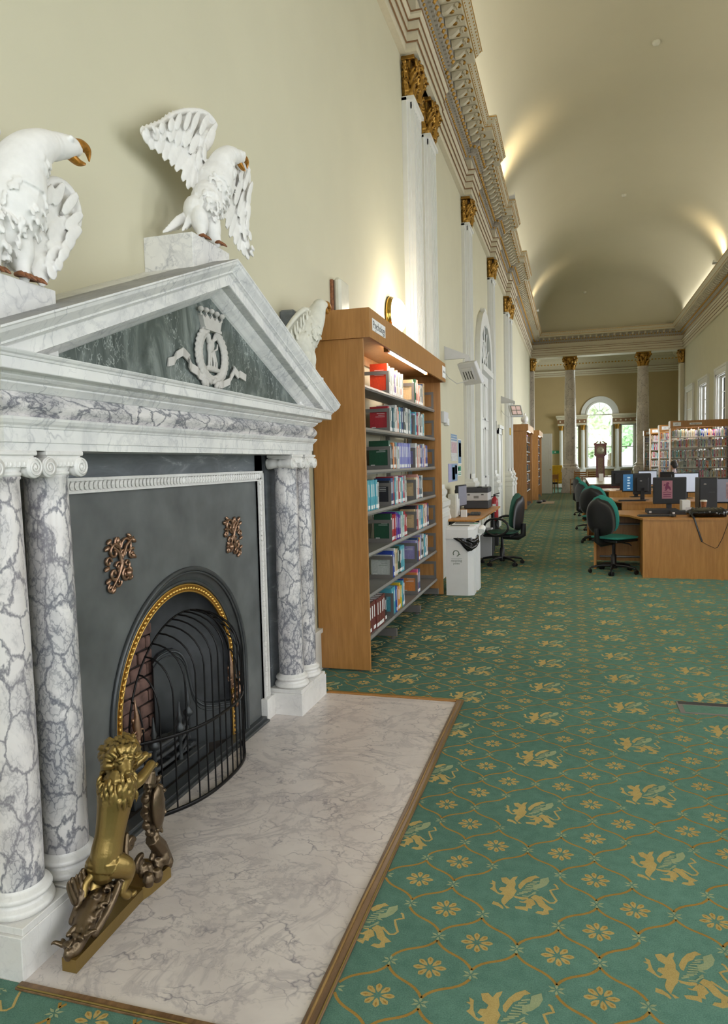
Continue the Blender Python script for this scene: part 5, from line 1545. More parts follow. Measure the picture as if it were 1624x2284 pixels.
    m.rt([H_(.015, 0, .0), H_(.04, 0, -.006), H_(.058, 0, -.010)], [.030, .022, .016], 16)
    m.ell(H_(.066, 0, -.004), (.010, .011, .008), n=10); m.ell(H_(.058, 0, -.024), (.013, .013, .008), n=10)
    for e in (-1, 1):
        m.ell(H_(.056, e*.011, -.014), (.012, .012, .010), n=10); m.ell(H_(.034, e*.017, .016), (.008, .008, .006), n=8)
        m.rt([H_(.024, e*.006, .026), H_(.032, e*.018, .027), H_(.024, e*.030, .018)], [.006, .007, .004], 8, 3); m.ell(H_(.0, e*.036, .036), (.012, .012, .012), n=10)
    random.seed(2)
    for i in range(240):                                             # mane locks, swept back from the face
        a = random.uniform(0, 2*PI); bk = random.uniform(-.045, .022)
        r0 = .041; c = H_(bk, r0*math.cos(a), r0*math.sin(a)); r1 = r0+.016+random.uniform(-.004, .006)
        e = H_(bk-.014, r1*math.cos(a), r1*math.sin(a)-.004); g_ = H_(bk-.038, (r1+.004)*math.cos(a), (r1+.004)*math.sin(a)-.030)
        m.rt([c, e, g_], [.0065, .0062, .002], 8, 3)
    for i in range(110):
        a = random.uniform(0, 2*PI); z = random.uniform(.435, .51); r = .052
        c = Vector((-1.445+r*math.cos(a), Y(1.957)+r*math.sin(a), z)); m.rt([tuple(c), tuple(c+Vector((.008*math.cos(a), .008*math.sin(a), -.014))), tuple(c+Vector((.004*math.cos(a), .004*math.sin(a), -.042)))], [.0065, .0065, .002], 8, 3)
    m.rt([V(-1.425, 1.965, .455), V(-1.405, 2.01, .455), V(-1.405, 2.06, .465), V(-1.41, 2.10, .475)], [.028, .021, .017, .017], 16)  # near foreleg
    m.rt([V(-1.46, 1.98, .46), V(-1.455, 2.04, .48), V(-1.445, 2.09, .495), V(-1.44, 2.11, .50)], [.026, .020, .017, .016], 16)
    for (x, y, z) in ((-1.41, 2.105, .473), (-1.44, 2.115, .50)):
        for k in (-1, 0, 1): m.ell(V(x+k*.009, y+.010, z-.004), (.007, .013, .008))
    # hind legs: thigh forward, hock back
    m.rt([V(-1.45, 1.91, .22), V(-1.425, 1.945, .19), V(-1.425, 1.955, .155), V(-1.43, 1.935, .115), V(-1.425, 1.955, .09)], [.044, .036, .024, .015, .016], 16)
    m.rt([V(-1.49, 1.90, .22), V(-1.495, 1.90, .17), V(-1.495, 1.87, .13), V(-1.49, 1.89, .11)], [.042, .032, .019, .015], 16)
    for (x, y, z) in ((-1.425, 1.965, .086), (-1.49, 1.90, .108)):
        for k in (-1, 0, 1): m.ell(V(x+k*.010, y+.012, z-.002), (.008, .015, .009))
    m.rt([V(-1.49, 1.875, .20), V(-1.50, 1.845, .18), V(-1.49, 1.825, .13), V(-1.47, 1.835, .09)], [.014, .012, .011, .012], 10)   # tail
    obj('lion', vox(m, 'lion', .0026, 1), M['brass'], t)
    return t
andiron(1.95, 1, 'brass rampant lion andiron leaning on a dark shield, at the near end of the hearth')
# ================================================================== BOOKCASES
BC = {'W': '#c9c9c5', 'w': '#aeb2b0', 'O': '#d2401f', 'C': '#c9ad84', 'G': '#12452f', 'K': '#24242a', 'P': '#c98f80', 'R': '#a0202c', 'Y': '#c9b02c', 'N': '#1f3f70', 'T': '#4f9fb0', 't': '#8fc4c2',
      'L': '#8f88b8', 'V': '#6d70b4', 'B': '#1f3f9a', 'M': '#c9587f', 'v': '#54288a', 'm': '#6d3430', 'g': '#5f6e72', 'D': '#2f5a62', 'o': '#cf7f3f'}
CN = {'W': 'white', 'w': 'light grey', 'O': 'orange red', 'C': 'cream', 'G': 'dark green', 'K': 'black', 'P': 'salmon', 'R': 'red', 'Y': 'yellow', 'N': 'navy', 'T': 'blue', 't': 'pale aqua',
      'L': 'lilac', 'V': 'periwinkle', 'B': 'royal blue', 'M': 'pink', 'v': 'purple', 'm': 'maroon', 'g': 'slate grey', 'D': 'dark teal', 'o': 'orange'}
BM = {k: plain('book_cover_%s' % CN[k].replace(' ', '_'), v, .38, var=.10, scale=60) for k, v in BC.items()}
_bk = {}
def book_mesh(c, th, h, d, tagged, cov=False):
    # spine at local y=0 facing -y, thickness along x (0..th), depth along +y, origin bottom
    key = (c, th, h, d, tagged, cov)
    if key in _bk: return _bk[key]
    b = MB(); cv = .0018
    b.prism([(0, .004), (.003, 0), (th-.003, 0), (th, .004), (th, .008), (0, .008)], 0, h, 'z', 0)
    b.box(0, cv, .008, d, 0, h, 0); b.box(th-cv, th, .008, d, 0, h, 0)
    b.box(cv, th-cv, .008, d-.004, .003, h-.004, 1)
    if tagged: b.box(.0025, th-.0025, -.0008, .0, .012, .040, 2)
    b.box(th*.35, th*.65, -.0006, .0, h*.45, h*.86, 3 if c not in 'WwCt' else 4)
    if cov:                                     # printed back cover: blurb lines and a barcode label
        mi = 3 if c not in 'WwCt' else 4
        for q in range(4): b.box(-.0005, 0, .03, .03+.08-.012*(q % 3), h*.78-q*.014, h*.78-q*.014+.003, mi)
        b.box(-.0006, 0, d-.05, d-.015, .02, .042, 1)
        for q in range(5): b.box(-.0009, -.0006, d-.047+q*.006, d-.0445+q*.006, .024, .039, 4)
    _bk[key] = b.mesh('book', [BM[c], M['paper'], M['paper'], M['paper'] if c not in 'WwCt' else M['inkgrey'], M['inkgrey']])
    return _bk[key]
NB = [0]; leftover = []
ORD = ['first', 'second', 'third', 'fourth', 'fifth', 'sixth', 'seventh', 'eighth', 'ninth', 'tenth', 'eleventh', 'twelfth', 'thirteenth', 'fourteenth', 'fifteenth', 'sixteenth', 'seventeenth', 'eighteenth', 'nineteenth', 'twentieth']
def ordn(i): return ORD[i] if i < 20 else ('twenty' + ('-'+ORD[i-20] if i > 20 and i < 29 else 'th') if i < 29 else 'thirtieth')
LV = [2.083, 1.771, 1.453, 1.143, .830, .519, .200]
def bookcase(label, bays, bay_w, levels=LV, cw=None, signs=(), group=None, tube=True, back=False):
    """local: width along +x from 0, front toward -y; origin at left-front foot of the panels"""
    W = bays*bay_w+.05; D = .39
    t = thing('bookcase', label, 'bookcase', (0, 0, 0), group)
    for x in (0, W-.025): obj('end_panel', MB().bbox(x, x+.025, 0, D, .015, 2.375, .002), [M['oak']], t)
    c = MB(); ov = .0
    c.box(-.02, W+.02, -.054, -.034, 2.375, 2.577); c.box(-.02, W+.02, D-.02, D, 2.375, 2.577)
    c.box(-.02, 0, -.034, D-.02, 2.375, 2.577); c.box(W, W+.02, -.034, D-.02, 2.375, 2.577)
    c.box(0, W, -.034, D-.02, 2.45, 2.465)
    can = obj('canopy', c, M['oak'], t)
    if tube:
        n = 1 if bays < 5 else 2
        obj('tube_light', MB().tube([(W*.27, .030, 2.403), (W*.78, .030, 2.403)], .013, 10), M['tube'], can)
        obj('tube_holder', MB().box(W*.25, W*.27, .012, .048, 2.388, 2.45).box(W*.78, W*.80, .012, .048, 2.388, 2.45).box(W*.25, W*.80, .02, .04, 2.425, 2.45), M['oak'], can)
    for (x, wd, ht, txt, sz) in signs:
        sg = obj('sign', MB().box(x, x+wd, -.057, -.054, 2.475-ht/2, 2.475+ht/2), M['paper'], can)
        tm = text_mb(txt, sz, .0004); tm.xf(Matrix.Translation((x+wd/2, -.0575, 2.475)) @ Matrix.Rotation(PI/2, 4, 'X'))
        obj('sign_lettering', tm, M['ink'], sg)
    # steel frame
    for i in range(bays+1):
        x = .025+i*bay_w
        x0 = min(max(x-.015, .026), W-.056)
        u = MB().box(x0, x0+.03, D-.06, D-.02, .0, 2.375)
        up = obj('upright', u, M['steel'], t)
        obj('foot', MB().bbox(x0, x0+.03, .05, D-.06, .018, .085, .003).cyl((x0+.015, .09, 0), .022, .005, 'z', 10).cyl((x0+.015, .09, .005), .006, .015, 'z', 6), M['steel_dk'], up)
    for z in levels:
        for i in range(bays):
            xa = .027+i*bay_w
            s_ = MB().box(xa, xa+bay_w-.004, .078, D-.06, z-.012, z-.006)
            s_.prism([(.070, z-.002), (.080, z-.002), (.080, z-.034), (.070, z-.034), (.062, z-.020)], xa, xa+bay_w-.004, 'x')
            sh = obj('shelf', s_, M['steel'], t)
            # open frame bracket at the far end of the bay
            xe = xa+bay_w-.006; q = MB(); h = .19
            q.box(xe-.003, xe, .075, .100, z-.03, z+h); q.box(xe-.003, xe, .100, D-.07, z+h-.03, z+h); q.box(xe-.003, xe, .100, D-.07, z-.01, z+.03)
            obj('shelf_end_bracket', q, M['steel_dk'], sh)
    if back:
        for i in range(bays): obj('back_brace', MB().tube([(.03+i*bay_w, D-.03, .2), (.02+(i+1)*bay_w, D-.03, 2.2)], .003, 5), M['steel'], t)
    return t, W
def fill(root, W, rows, levels, bay_w, rz, loc, which, group, single=True, dense=False, stuff=None):
    """rows[level][bay] = colour string; books are top-level, standing on the shelves"""
    R = Matrix.Translation(loc) @ Matrix.Rotation(rz, 4, 'Z')
    bayn = {1: ['single bay'], 2: ['near bay', 'far bay'], 3: ['near bay', 'middle bay', 'far bay'], 4: ['first bay', 'second bay', 'third bay', 'last bay']}
    for li, row in enumerate(rows):
        for bi, s in enumerate(row):
            x = .034+bi*bay_w
            names = (bayn.get(len(row), ['bay']))[bi]
            for k, ch in enumerate(s):
                if ch == ' ': x += .06; continue
                th = round(random.choice([.018, .022, .026, .032] if dense else [.034, .042, .050, .058]), 3)
                if ch in 'tTVm' and not dense: th = .036 if ch != 'V' else .05
                if bi == 0 and not dense and len(row) == 3: th = {'m': .070}.get(ch, .048)
                h = round(random.choice([.20, .215, .23, .245]), 3); h = .235 if ch in 'TtVmN' and not dense else h
                if li == 0 and ch == 'O': h, th = .26, .05
                d = random.choice([.15, .16, .175]); 
                if x+th > .02+(bi+1)*bay_w-.045: break
                me = book_mesh(ch, th, h, d, random.random() < .8, k == 0 and not dense)
                p = R @ Vector((x, .088+random.uniform(0, .012), levels[li]-.006))
                NB[0] += 0 if stuff is not None else 1
                if stuff is not None or NB[0] > 300:
                    stuff = stuff if stuff is not None else leftover
                    stuff.append((me, p, rz)); x += th+.001; continue
                o = bpy.data.objects.new('book', me); COL.objects.link(o); o.location = p; o.rotation_euler = (0, 0, rz)
                sh_ = ['top', 'second', 'third', 'fourth', 'fifth', 'sixth', 'bottom'][li] if len(levels) == 7 else ['top', 'second', 'third', 'fourth', 'fifth', 'bottom'][li]
                tag(o, '%s book, %s from the left, %s, %s shelf, %s' % (CN[ch], ordn(k), names, sh_, which), 'book', group)
                x += th+.0012
random.seed(21)
# the psychology case: faces +x, along the left wall
ps, W1 = bookcase('tall oak bookcase headed Psychology, beside the fireplace', 3, .995, signs=[(.055, .36, .085, 'Psychology', .075), (2.86, .19, .125, '150 - 158', .032)], back=True)
loc1 = (-1.40, 4.835, 0)
place(ps, loc1, PI/2)
rowsP = [['WwW', 'OwWWWWvWCWPW', 'CWGKPWPWwWNC'], ['YmNTW', 'RwDDDWWPoTWNKDWWgwTWN', 'LWTNRWWKWWTC'], ['tttttt', 'GgKoKoTWLVVVVVVVV', 'LWWPWPNBwLWPNB'], ['PPTTNMtTTTTTw', 'KNNRRTWWRWTMRwW', 'CWWPPNgDW'],
         ['WNN', 'GRRRRvvvTWtWRR', 'CKRPWWTBTCWPWRN'], ['WC', 'wBBWCWGKTTTT', 'LWNRYLGKWTNWP'], ['mmmmmmmmmmmK', 'TTTTBWooYYTBW', 'oMNN']]
fill(ps, W1, rowsP, LV, .995, PI/2, loc1, 'Psychology bookcase', 'books in the Psychology bookcase')
# books whose covers face the camera at the head of the bays get printed panels
# distant oak cases on the left wall
oc, Wc = bookcase('distant oak bookcase against the left wall, nearer of the two', 3, .995, levels=LV[:6], group='distant oak bookcases on the left')
locA = (-1.33, 22.0, 0); place(oc, locA, PI/2)
pal = 'WWwTtNRKGPLCBgVo'
pr = 'WWwCWtLPWwgWRTBoWwCtLM'
def rnd(n, pl_=None): return ''.join(random.choice(pl_ or pal) for _ in range(n))
fill(oc, Wc, [[rnd(7), rnd(9), rnd(7)] for _ in range(6)], LV[:6], .995, PI/2, locA, '', '', stuff=leftover)
oc2 = dup(oc, (-1.22, 27.0, 0), PI/2, 'distant oak bookcase against the left wall, farther of the two')
fill(oc2, Wc, [[rnd(7), rnd(9), rnd(7)] for _ in range(6)], LV[:6], .995, PI/2, (-1.22, 27.0, 0), '', '', stuff=leftover)
# right-hand cases, standing square to the right wall and facing the camera
rc, Wr = bookcase('front oak bookcase on the right headed Management, books under lit canopy', 2, .77+.03, levels=LV[:6], signs=[(.06, .22, .11, '650 -', .05), (.52, .34, .06, 'Management', .052)], group='oak bookcases on the right')
locs = [(2.87, 23.6, 0), (2.86, 26.4, 0), (2.84, 29.2, 0), (2.82, 31.4, 0)]
place(rc, locs[0], 0)
fill(rc, Wr, [[rnd(34, pr) for _k in range(2)] for _ in range(4)], LV[:4], .80, 0, locs[0], 'Management bookcase', 'books in the Management bookcase', dense=True)
fill(rc, Wr, [[rnd(34, pr) for _k in range(2)] for _ in range(2)], LV[4:6], .80, 0, locs[0], '', '', dense=True, stuff=leftover)
labs = ['second oak bookcase on the right, just behind the Management case', 'third oak bookcase on the right, two behind the Management case', 'farthest oak bookcase on the right, next to the marble column']
for L_, lb in zip(locs[1:], labs):
    dup(rc, L_, 0, lb)
    fill(rc, Wr, [[rnd(34, pr) for _k in range(2)] for _ in range(6)], LV[:6], .80, 0, L_, '', '', dense=True, stuff=leftover)
# the rest of the far books, joined (past the 300 that show largest)
def join_books(L):
    V = []; F = []; Mi = []; mats = []; mid = {}
    for me, p, rz in L:
        c, s = math.cos(rz), math.sin(rz); b = len(V)
        for v in me.vertices: V.append((p[0]+v.co.x*c-v.co.y*s, p[1]+v.co.x*s+v.co.y*c, p[2]+v.co.z))
        idx = []
        for m in me.materials:
            if m.name not in mid: mid[m.name] = len(mats); mats.append(m)
            idx.append(mid[m.name])
        for f in me.polygons: F.append([i+b for i in f.vertices]); Mi.append(idx[f.material_index])
    me = bpy.data.meshes.new('book'); me.from_pydata(V, [], F)
    for m in mats: me.materials.append(m)
    me.polygons.foreach_set('material_index', Mi); me.update()
    o = bpy.data.objects.new('book', me); COL.objects.link(o)
    tag(o, 'remaining rows of small books in the distant bookcases', 'books', None, 'stuff')
join_books(leftover)
# ================================================================== FURNITURE AND FITTINGS
def recycling_bin(label, bag=True):
    t = thing('recycling_bin', label, 'bin', (0, 0, 0), 'recycling bins past the bookcase')
    # local: width x 0..0.28, depth y 0..0.27 with a chamfered front corner
    pl = [(0, 0), (.245, 0), (.305, .045), (.305, .24), (0, .24)]
    obj('body', MB().prism(pl, 0, .655, 'z'), M['binwhite'], t)
    lid = MB(); top = [(0, -.012), (.255, -.012), (.33, .04), (.33, .25), (0, .25)]
    lid.prism(top, .64, .74, 'z'); lid.prism([(.01, .0), (.25, .0), (.31, .045), (.31, .24), (.01, .24)], .74, .775, 'z')
    ld = obj('lid', lid, M['binwhite'], t)
    obj('slot', MB().bbox(.03, .25, .075, .105, .774, .778, .002).bbox(.03, .25, .155, .185, .774, .778, .002), M['black'], ld)
    if bag:
        m = MB(); vs = []
        P = [[(.08, -.016, .648), (.16, -.018, .60), (.21, -.022, .54), (.25, -.02, .50)], [(.12, -.02, .650), (.19, -.034, .61), (.24, -.042, .56), (.27, -.032, .505)], [(.255, -.018, .65), (.29, -.012, .60), (.305, .0, .56), (.30, .0, .515)], [(.335, .06, .66), (.345, .055, .62), (.335, .05, .57), (.318, .045, .54)], [(.345, .15, .68), (.35, .14, .65), (.34, .13, .61), (.32, .12, .58)]]
        for i, row in enumerate(P):
            for j, p in enumerate(row): vs.append((p[0]+.004*math.sin(i*3+j*2), p[1]+.006*math.cos(i*5+j*3), p[2]))
        m.add(vs, [(i*4+j, i*4+j+1, (i+1)*4+j+1, (i+1)*4+j) for i in range(4) for j in range(3)], 0, True)
        m.tube([(.13, -.012, .645), (.22, -.03, .585), (.285, -.018, .53), (.325, .03, .56), (.345, .12, .60), (.335, .18, .64)], [.012, .024, .028, .024, .02, .012], 8)
        m.tube([(.24, -.014, .64), (.30, .005, .60), (.335, .07, .625), (.34, .14, .655)], [.014, .024, .024, .014], 8)
        obj('bin_liner', m, M['binbag'], t)
        # printed recycling mark and words
        g = MB(); g.torus((.115, -.0016, .475), .032, .0045, 'y', 22, 4, a0=-2.2, a1=2.9)
        g.prism([(.146, .478), (.166, .462), (.136, .455)], -.003, 0, 'y'); g.box(.06, .18, -.002, 0, .415, .417)
        obj('recycling_mark', g, M['inkgrey'], t)
        for k, (s_, z) in enumerate((('recycling', .392), ('point', .362))):
            obj('lettering', text_mb(s_, .034, .0006).xf(Matrix.Translation((.118, -.0012, z)) @ Matrix.Rotation(PI/2, 4, 'X')), M['inkgrey'], t)
    return t
place(recycling_bin('white recycling bin with black liner spilling over, beside the bookcase'), (-1.372, 7.92-.03, 0))
b2 = recycling_bin('white recycling bin standing close behind the one with the black liner', bag=False)
obj('green_sticker', MB().box(.20, .30, .06, .14, .7755, .7765), M['signgreen'], b2)
place(b2, (-1.36, 8.20, 0))
bt = solo('paper_cup', MB().lathe([(.028, 0), (.034, .0), (.04, .075), (.038, .077)], (0, 0, 0), 'y', n=14).xf(Matrix.Translation((-1.0, 8.14, .70)) @ Matrix.Rotation(.5, 4, 'X')), M['paper'], 'crumpled white cup tipped against the rear recycling bin', 'cup', loc=(-1.0, 8.14, .66))

def office_chair(label, fabric, arms=True, back_fabric=None, group='green office chairs'):
    """local: faces -x... front toward +y; origin on the floor"""
    t = thing('office_chair', label, 'chair', (0, 0, 0), group)
    s = MB(); s.bbox(-.235, .235, -.21, .24, .44, .50, .03); 
    o = obj('seat', s, fabric, t); md = o.modifiers.new('b', 'SUBSURF'); md.levels = 1; md.render_levels = 2
    obj('seat_shell', MB().bbox(-.21, .21, -.19, .22, .415, .45, .012), M['black'], t)
    # back: curved cushion with a dark outer shell
    def backm(y0, th, zz0, zz1, wmax):
        m = MB(); vs = []; NU, NV = 10, 12
        for side in (0, 1):
            for j in range(NV+1):
                v = j/NV; z = zz0+(zz1-zz0)*v
                wd = wmax*(math.sqrt(max(0, 1-abs(2*v-1)**(4.2 if v < .5 else 2.6)))*.94+.06)*(0.9+.1*math.sin(PI*min(1, v*1.1)))
                for i in range(NU+1):
                    u = 2*i/NU-1
                    yy = y0-.045*(1-u*u)-.05*(v-.2)*1.0-(th if side else 0)*(1-abs(u)**4)*(1-abs(2*v-1)**6)
                    vs.append((u*wd, yy, z))
        n1 = (NU+1)*(NV+1); fs = []
        for j in range(NV):
            for i in range(NU):
                a = j*(NU+1)+i; fs.append((a, a+1, a+NU+2, a+NU+1)[::-1]); fs.append((a+n1, a+1+n1, a+NU+2+n1, a+NU+1+n1))
        for j in range(NV):
            a = j*(NU+1); fs.append((a, a+NU+1, a+NU+1+n1, a+n1)); a += NU; fs.append((a+NU+1, a, a+n1, a+NU+1+n1))
        m.add(vs, fs, 0, True); return m
    obj('backrest', backm(-.17, .05, .53, 1.03, .245), back_fabric or fabric, t)
    obj('back_shell', backm(-.227, .02, .50, .99, .24), M['black'], t)
    obj('back_stem', MB().tube([(0, -.02, .41), (0, -.24, .40), (0, -.31, .44), (0, -.315, .60)], [.03, .03, .03, .026], 8, flat=1.4), M['black'], t)
    if arms:
        for sx in (-1, 1):
            obj('armrest', MB().tube([(sx*.27, .12*math.cos(a)*1.45, .565+.12*math.sin(a)) for a in [2*PI*k/24 for k in range(24)]], .016, 8, closed=True).tube([(sx*.18, 0, .44), (sx*.27, .0, .468)], .016, 8), M['black'], t)
    obj('gas_column', MB().lathe([(.035, .10), (.035, .24), (.022, .245), (.022, .42)], n=14), M['black'], t)
    obj('lever', MB().tube([(.05, .05, .40), (.20, .06, .39), (.23, .06, .37)], .008, 6), M['black'], t)
    bs = MB(); bs.lathe([(.045, .06), (.05, .10), (.04, .13)], n=14)
    o = None
    for k in range(5):
        a = 2*PI*k/5+.3; c, s_ = math.cos(a), math.sin(a)
        bs.tube([(c*.03, s_*.03, .10), (c*.16, s_*.16, .10), (c*.29, s_*.29, .075)], [.028, .024, .016], 6, flat=.8)
    o = obj('star_base', bs, M['black'], t)
    for k in range(5):
        a = 2*PI*k/5+.3; c, s_ = math.cos(a), math.sin(a)
        w_ = MB(); 
        for d in (-.016, .016): w_.lathe([(.026, -.009), (.028, 0), (.026, .009)], (c*.30-s_*d, s_*.30+c*d, .028), 'x', 12)
        w_.tube([(c*.30, s_*.30, .03), (c*.30, s_*.30, .072)], .010, 6)
        obj('caster', w_, M['black'], o)
    return t
ch = office_chair('dark green office chair with looped arms at the desk by the left wall', M['green'])
place(ch, (-.985, 10.4, 0), math.radians(78))
ct = office_chair('teal office chair with dark shell, nearest at the right desks', M['teal'], arms=False)
place(ct, (.51, 9.80, 0), math.radians(-44))
dup(ct, (.42, 13.35, 0), math.radians(-24), 'teal office chair at the second desk, its dark back toward the aisle')
dup(ct, (.37, 15.7, 0), math.radians(-60), 'teal office chair beyond the second desk, third along the aisle')
dup(ct, (.33, 19.6, 0), math.radians(-70), 'teal office chair farthest along the aisle, before the long table')

# left-hand desk against the wall
t = thing('desk', 'narrow oak-topped desk against the left wall holding the printer', 'desk', (-1.5, 10.8, 0))
obj('desktop', MB().prism([(-1.75, 9.43), (-1.24, 9.38), (-1.18, 9.75), (-1.18, 12.2), (-1.75, 12.2)], .705, .73, 'z'), M['oak_desk'], t)
for y in (9.95, 11.95):
    for x in (-1.28, -1.68): obj('leg', MB().cyl((x, y, 0), .028, .705, 'z', 12), M['blackm'], t)
    obj('side_frame', MB().box(-1.68, -1.28, y-.012, y+.012, .62, .70), M['steel_dk'], t)
obj('modesty_panel', MB().box(-1.72, -1.70, 9.6, 12.1, .25, .70), M['darkgrey'], t)
pcx = thing('computer_tower', 'grey computer tower standing under the left desk behind the chair', 'computer', (-1.36, 11.2, 0))
obj('case', MB().bbox(-1.62, -1.20, 11.02, 11.22, .0, .46, .006), M['pgrey'], pcx); obj('front_panel', MB().bbox(-1.205, -1.19, 11.03, 11.21, .03, .44, .004), M['blackm'], pcx)
pt = thing('printer', 'black and grey laser printer on the left desk', 'printer', (-1.45, 11.75, .73))
obj('paper_tray', MB().bbox(-1.70, -1.30, 11.55, 11.98, .73, .86, .012), M['darkgrey'], pt)
obj('body', MB().bbox(-1.69, -1.31, 11.55, 11.98, .86, .99, .008), M['pgrey'], pt)
obj('lid', MB().bbox(-1.70, -1.30, 11.54, 11.98, .99, 1.075, .014), M['darkgrey'], pt)
obj('vent', MB().box(-1.64, -1.60, 11.545, 11.55, .95, .965).box(-1.42, -1.38, 11.545, 11.55, .95, .965), M['blackm'], pt)
obj('badge_plate', MB().box(-1.54, -1.46, 11.545, 11.55, .90, .94), M['steel'], pt)
obj('output_flap', MB().ell((-1.45, 11.6, 1.08), (.05, .03, .012), n=10), M['black'], pt)
def monitor(label, wd=.43, ht=.34, scr='blackm', group='monitors on the desks', back=False, name='monitor', stand=True, deep=.03):
    t = thing(name, label, 'monitor', (0, 0, 0), group)
    # faces -y, origin at the foot
    z0 = .10
    obj('housing', MB().bbox(-wd/2, wd/2, -.02, deep, z0, z0+ht, .008).bbox(-wd/3, wd/3, deep-.005, deep+.03, z0+.05, z0+ht-.06, .01), M['blackm'], t)
    s_ = obj('screen', MB().box(-wd/2+.016, wd/2-.016, -.0225, -.0195, z0+.02, z0+ht-.016), M[scr], t)
    if stand:
        obj('stand', MB().bbox(-.035, .035, .03, .06, .008, z0+.12, .006), M['black'], t)
        obj('foot', MB().lathe([(.0, .0), (.12, .0), (.12, .008), (.06, .014), (0, .016)], (0, .03, 0), n=24, sx=1.0, sy=.8), M['black'], t)
    return t, s_, z0
m_, s_, z0 = monitor('slim dark monitor beside the wall on the left desk, turned to the room', .44, .32, 'scr_grey')
place(m_, (-1.60, 10.62, .73), math.radians(82))
def keyboard(label, loc, rz):
    t = thing('keyboard', label, 'keyboard', (0, 0, 0), 'black keyboards')
    obj('case', MB().bbox(-.22, .22, -.075, .075, .0, .018, .004), M['black'], t)
    k = MB()
    for r in range(5):
        for c in range(18): k.box(-.208+c*.0232, -.208+c*.0232+.019, -.062+r*.025, -.062+r*.025+.020, .018, .024)
    obj('keys', k, M['darkgrey'], t, kind='stuff')
    place(t, loc, rz); return t
keyboard('black keyboard lying on the left desk before the slim monitor', (-1.36, 10.35, .73), PI/2+.1)
solo('desk_phone', MB().bbox(-1.55, -1.42, 10.0, 10.18, .73, .765, .006).bbox(-1.55, -1.505, 9.99, 10.19, .765, .79, .008), M['blackm'], 'black telephone on the left desk behind the leaflet box', 'telephone', loc=(-1.48, 10.1, .73))
lb_ = thing('leaflet_holder', 'cream leaflet holder standing upright on the near end of the left desk', 'leaflet holder', (-1.6, 9.85, .73))
obj('case', MB().bbox(-1.65, -1.545, 9.72, 9.98, .73, 1.055, .003), M['eagle_far'], lb_)
obj('leaflets', MB().box(-1.545, -1.53, 9.74, 9.86, .75, 1.04).box(-1.545, -1.527, 9.87, 9.96, .75, .98), M['paper'], lb_)
solo('card_box', MB().bbox(-1.49, -1.41, 9.80, 9.88, .73, .83, .002).box(-1.41, -1.409, 9.82, 9.86, .75, .80), M['paper'], 'small white card box on the near end of the left desk', 'box', loc=(-1.45, 9.84, .73))
solo('white_ornament', MB().lathe([(.03, 0), (.035, .02), (.02, .06), (.012, .1), (.02, .13), (.0, .15)], (-1.62, 9.60, .73), n=14), M['plaster'], 'small white turned pot at the wall end of the left desk', 'ornament', loc=(-1.62, 9.6, .73))
# power strip on the floor under the desk
# extinguisher
ex = thing('fire_extinguisher', 'red fire extinguisher with black hose behind the printer', 'fire extinguisher', (-1.34, 12.72, 0))
obj('stand', MB().bbox(-1.40, -1.26, 12.66, 12.80, 0, .44, .01), M['blackm'], ex)
obj('cylinder', MB().lathe([(.0, .44), (.06, .445), (.064, .47), (.064, .76), (.055, .82), (.03, .85), (.022, .87)], (-1.33, 12.73, 0), n=18), M['red'], ex)
obj('valve', MB().bbox(-1.35, -1.31, 12.71, 12.75, .87, .90, .004).tube([(-1.35, 12.73, .90), (-1.24, 12.73, .93)], .008, 6).tube([(-1.35, 12.73, .885), (-1.25, 12.73, .875)], .007, 6), M['black'], ex)
obj('hose', MB().tube([(-1.33, 12.70, .88), (-1.40, 12.68, .86), (-1.405, 12.68, .70), (-1.39, 12.68, .55)], .009, 6), M['black'], ex)
obj('instruction_label', MB().box(-1.36, -1.30, 12.660, 12.667, .60, .74), M['paper'], ex)

# posters on the wall
def poster(label, y0, y1, z0, z1, base, bands):
    t = thing('poster', label, 'poster', (-1.8, (y0+y1)/2, z0), 'notices on the left wall')
    obj('sheet', MB().box(-1.799, -1.793, y0, y1, z0, z1), base, t)
    for (u0, u1, v0, v1, m) in bands:
        obj('printed_block', MB().box(-1.793, -1.7915, y0+(y1-y0)*u0, y0+(y1-y0)*u1, z0+(z1-z0)*v0, z0+(z1-z0)*v1), m, t)
pb = plain('poster_blue', '#6f8fae', .6); pp = plain('poster_pale', '#c3c4c4', .6, var=.2, scale=40); pk = plain('poster_rose', '#b99ba2', .6, var=.3, scale=30); pln = plain('poster_lilac', '#9a9ac0', .6)
poster('tall notice with blue heading bars, upper left of the wall notices', 10.93, 11.52, 1.51, 1.93, pp, [(.03, .97, .93, .99, pb), (.03, .97, .84, .91, pb), (.03, .97, .76, .81, pb), (.06, .94, .30, .70, pk), (.06, .94, .04, .24, pp)])
poster('narrow pale blue notice to the right of the tall one', 11.60, 11.97, 1.45, 1.87, M['paper'], [(.08, .92, .05, .95, pb), (.25, .9, .3, .85, M['paper'])])
poster('photo notice with lilac border, lower left of the wall notices', 10.66, 11.52, 1.19, 1.47, pln, [(.33, .97, .04, .96, pb), (.40, .7, .1, .8, pk), (.72, .94, .4, .9, pp)])
poster('small green and white safety notice below the narrow one', 11.55, 11.93, 1.26, 1.43, M['paper'], [(.08, .92, .5, .95, M['signgreen']), (.2, .45, .58, .86, M['paper']), (.1, .9, .12, .2, M['signgreen']), (.1, .9, .28, .34, M['signgreen'])])
th_ = thing('wall_control', 'grey wall control unit above the notices beyond the bookcase', 'control box', (-1.79, 10.3, 2.04))
obj('case', MB().bbox(-1.80, -1.755, 10.13, 10.50, 2.06, 2.22, .004), M['pgrey'], th_); obj('lower_flap', MB().bbox(-1.80, -1.745, 10.36, 10.52, 2.03, 2.13, .004), M['binwhite'], th_)
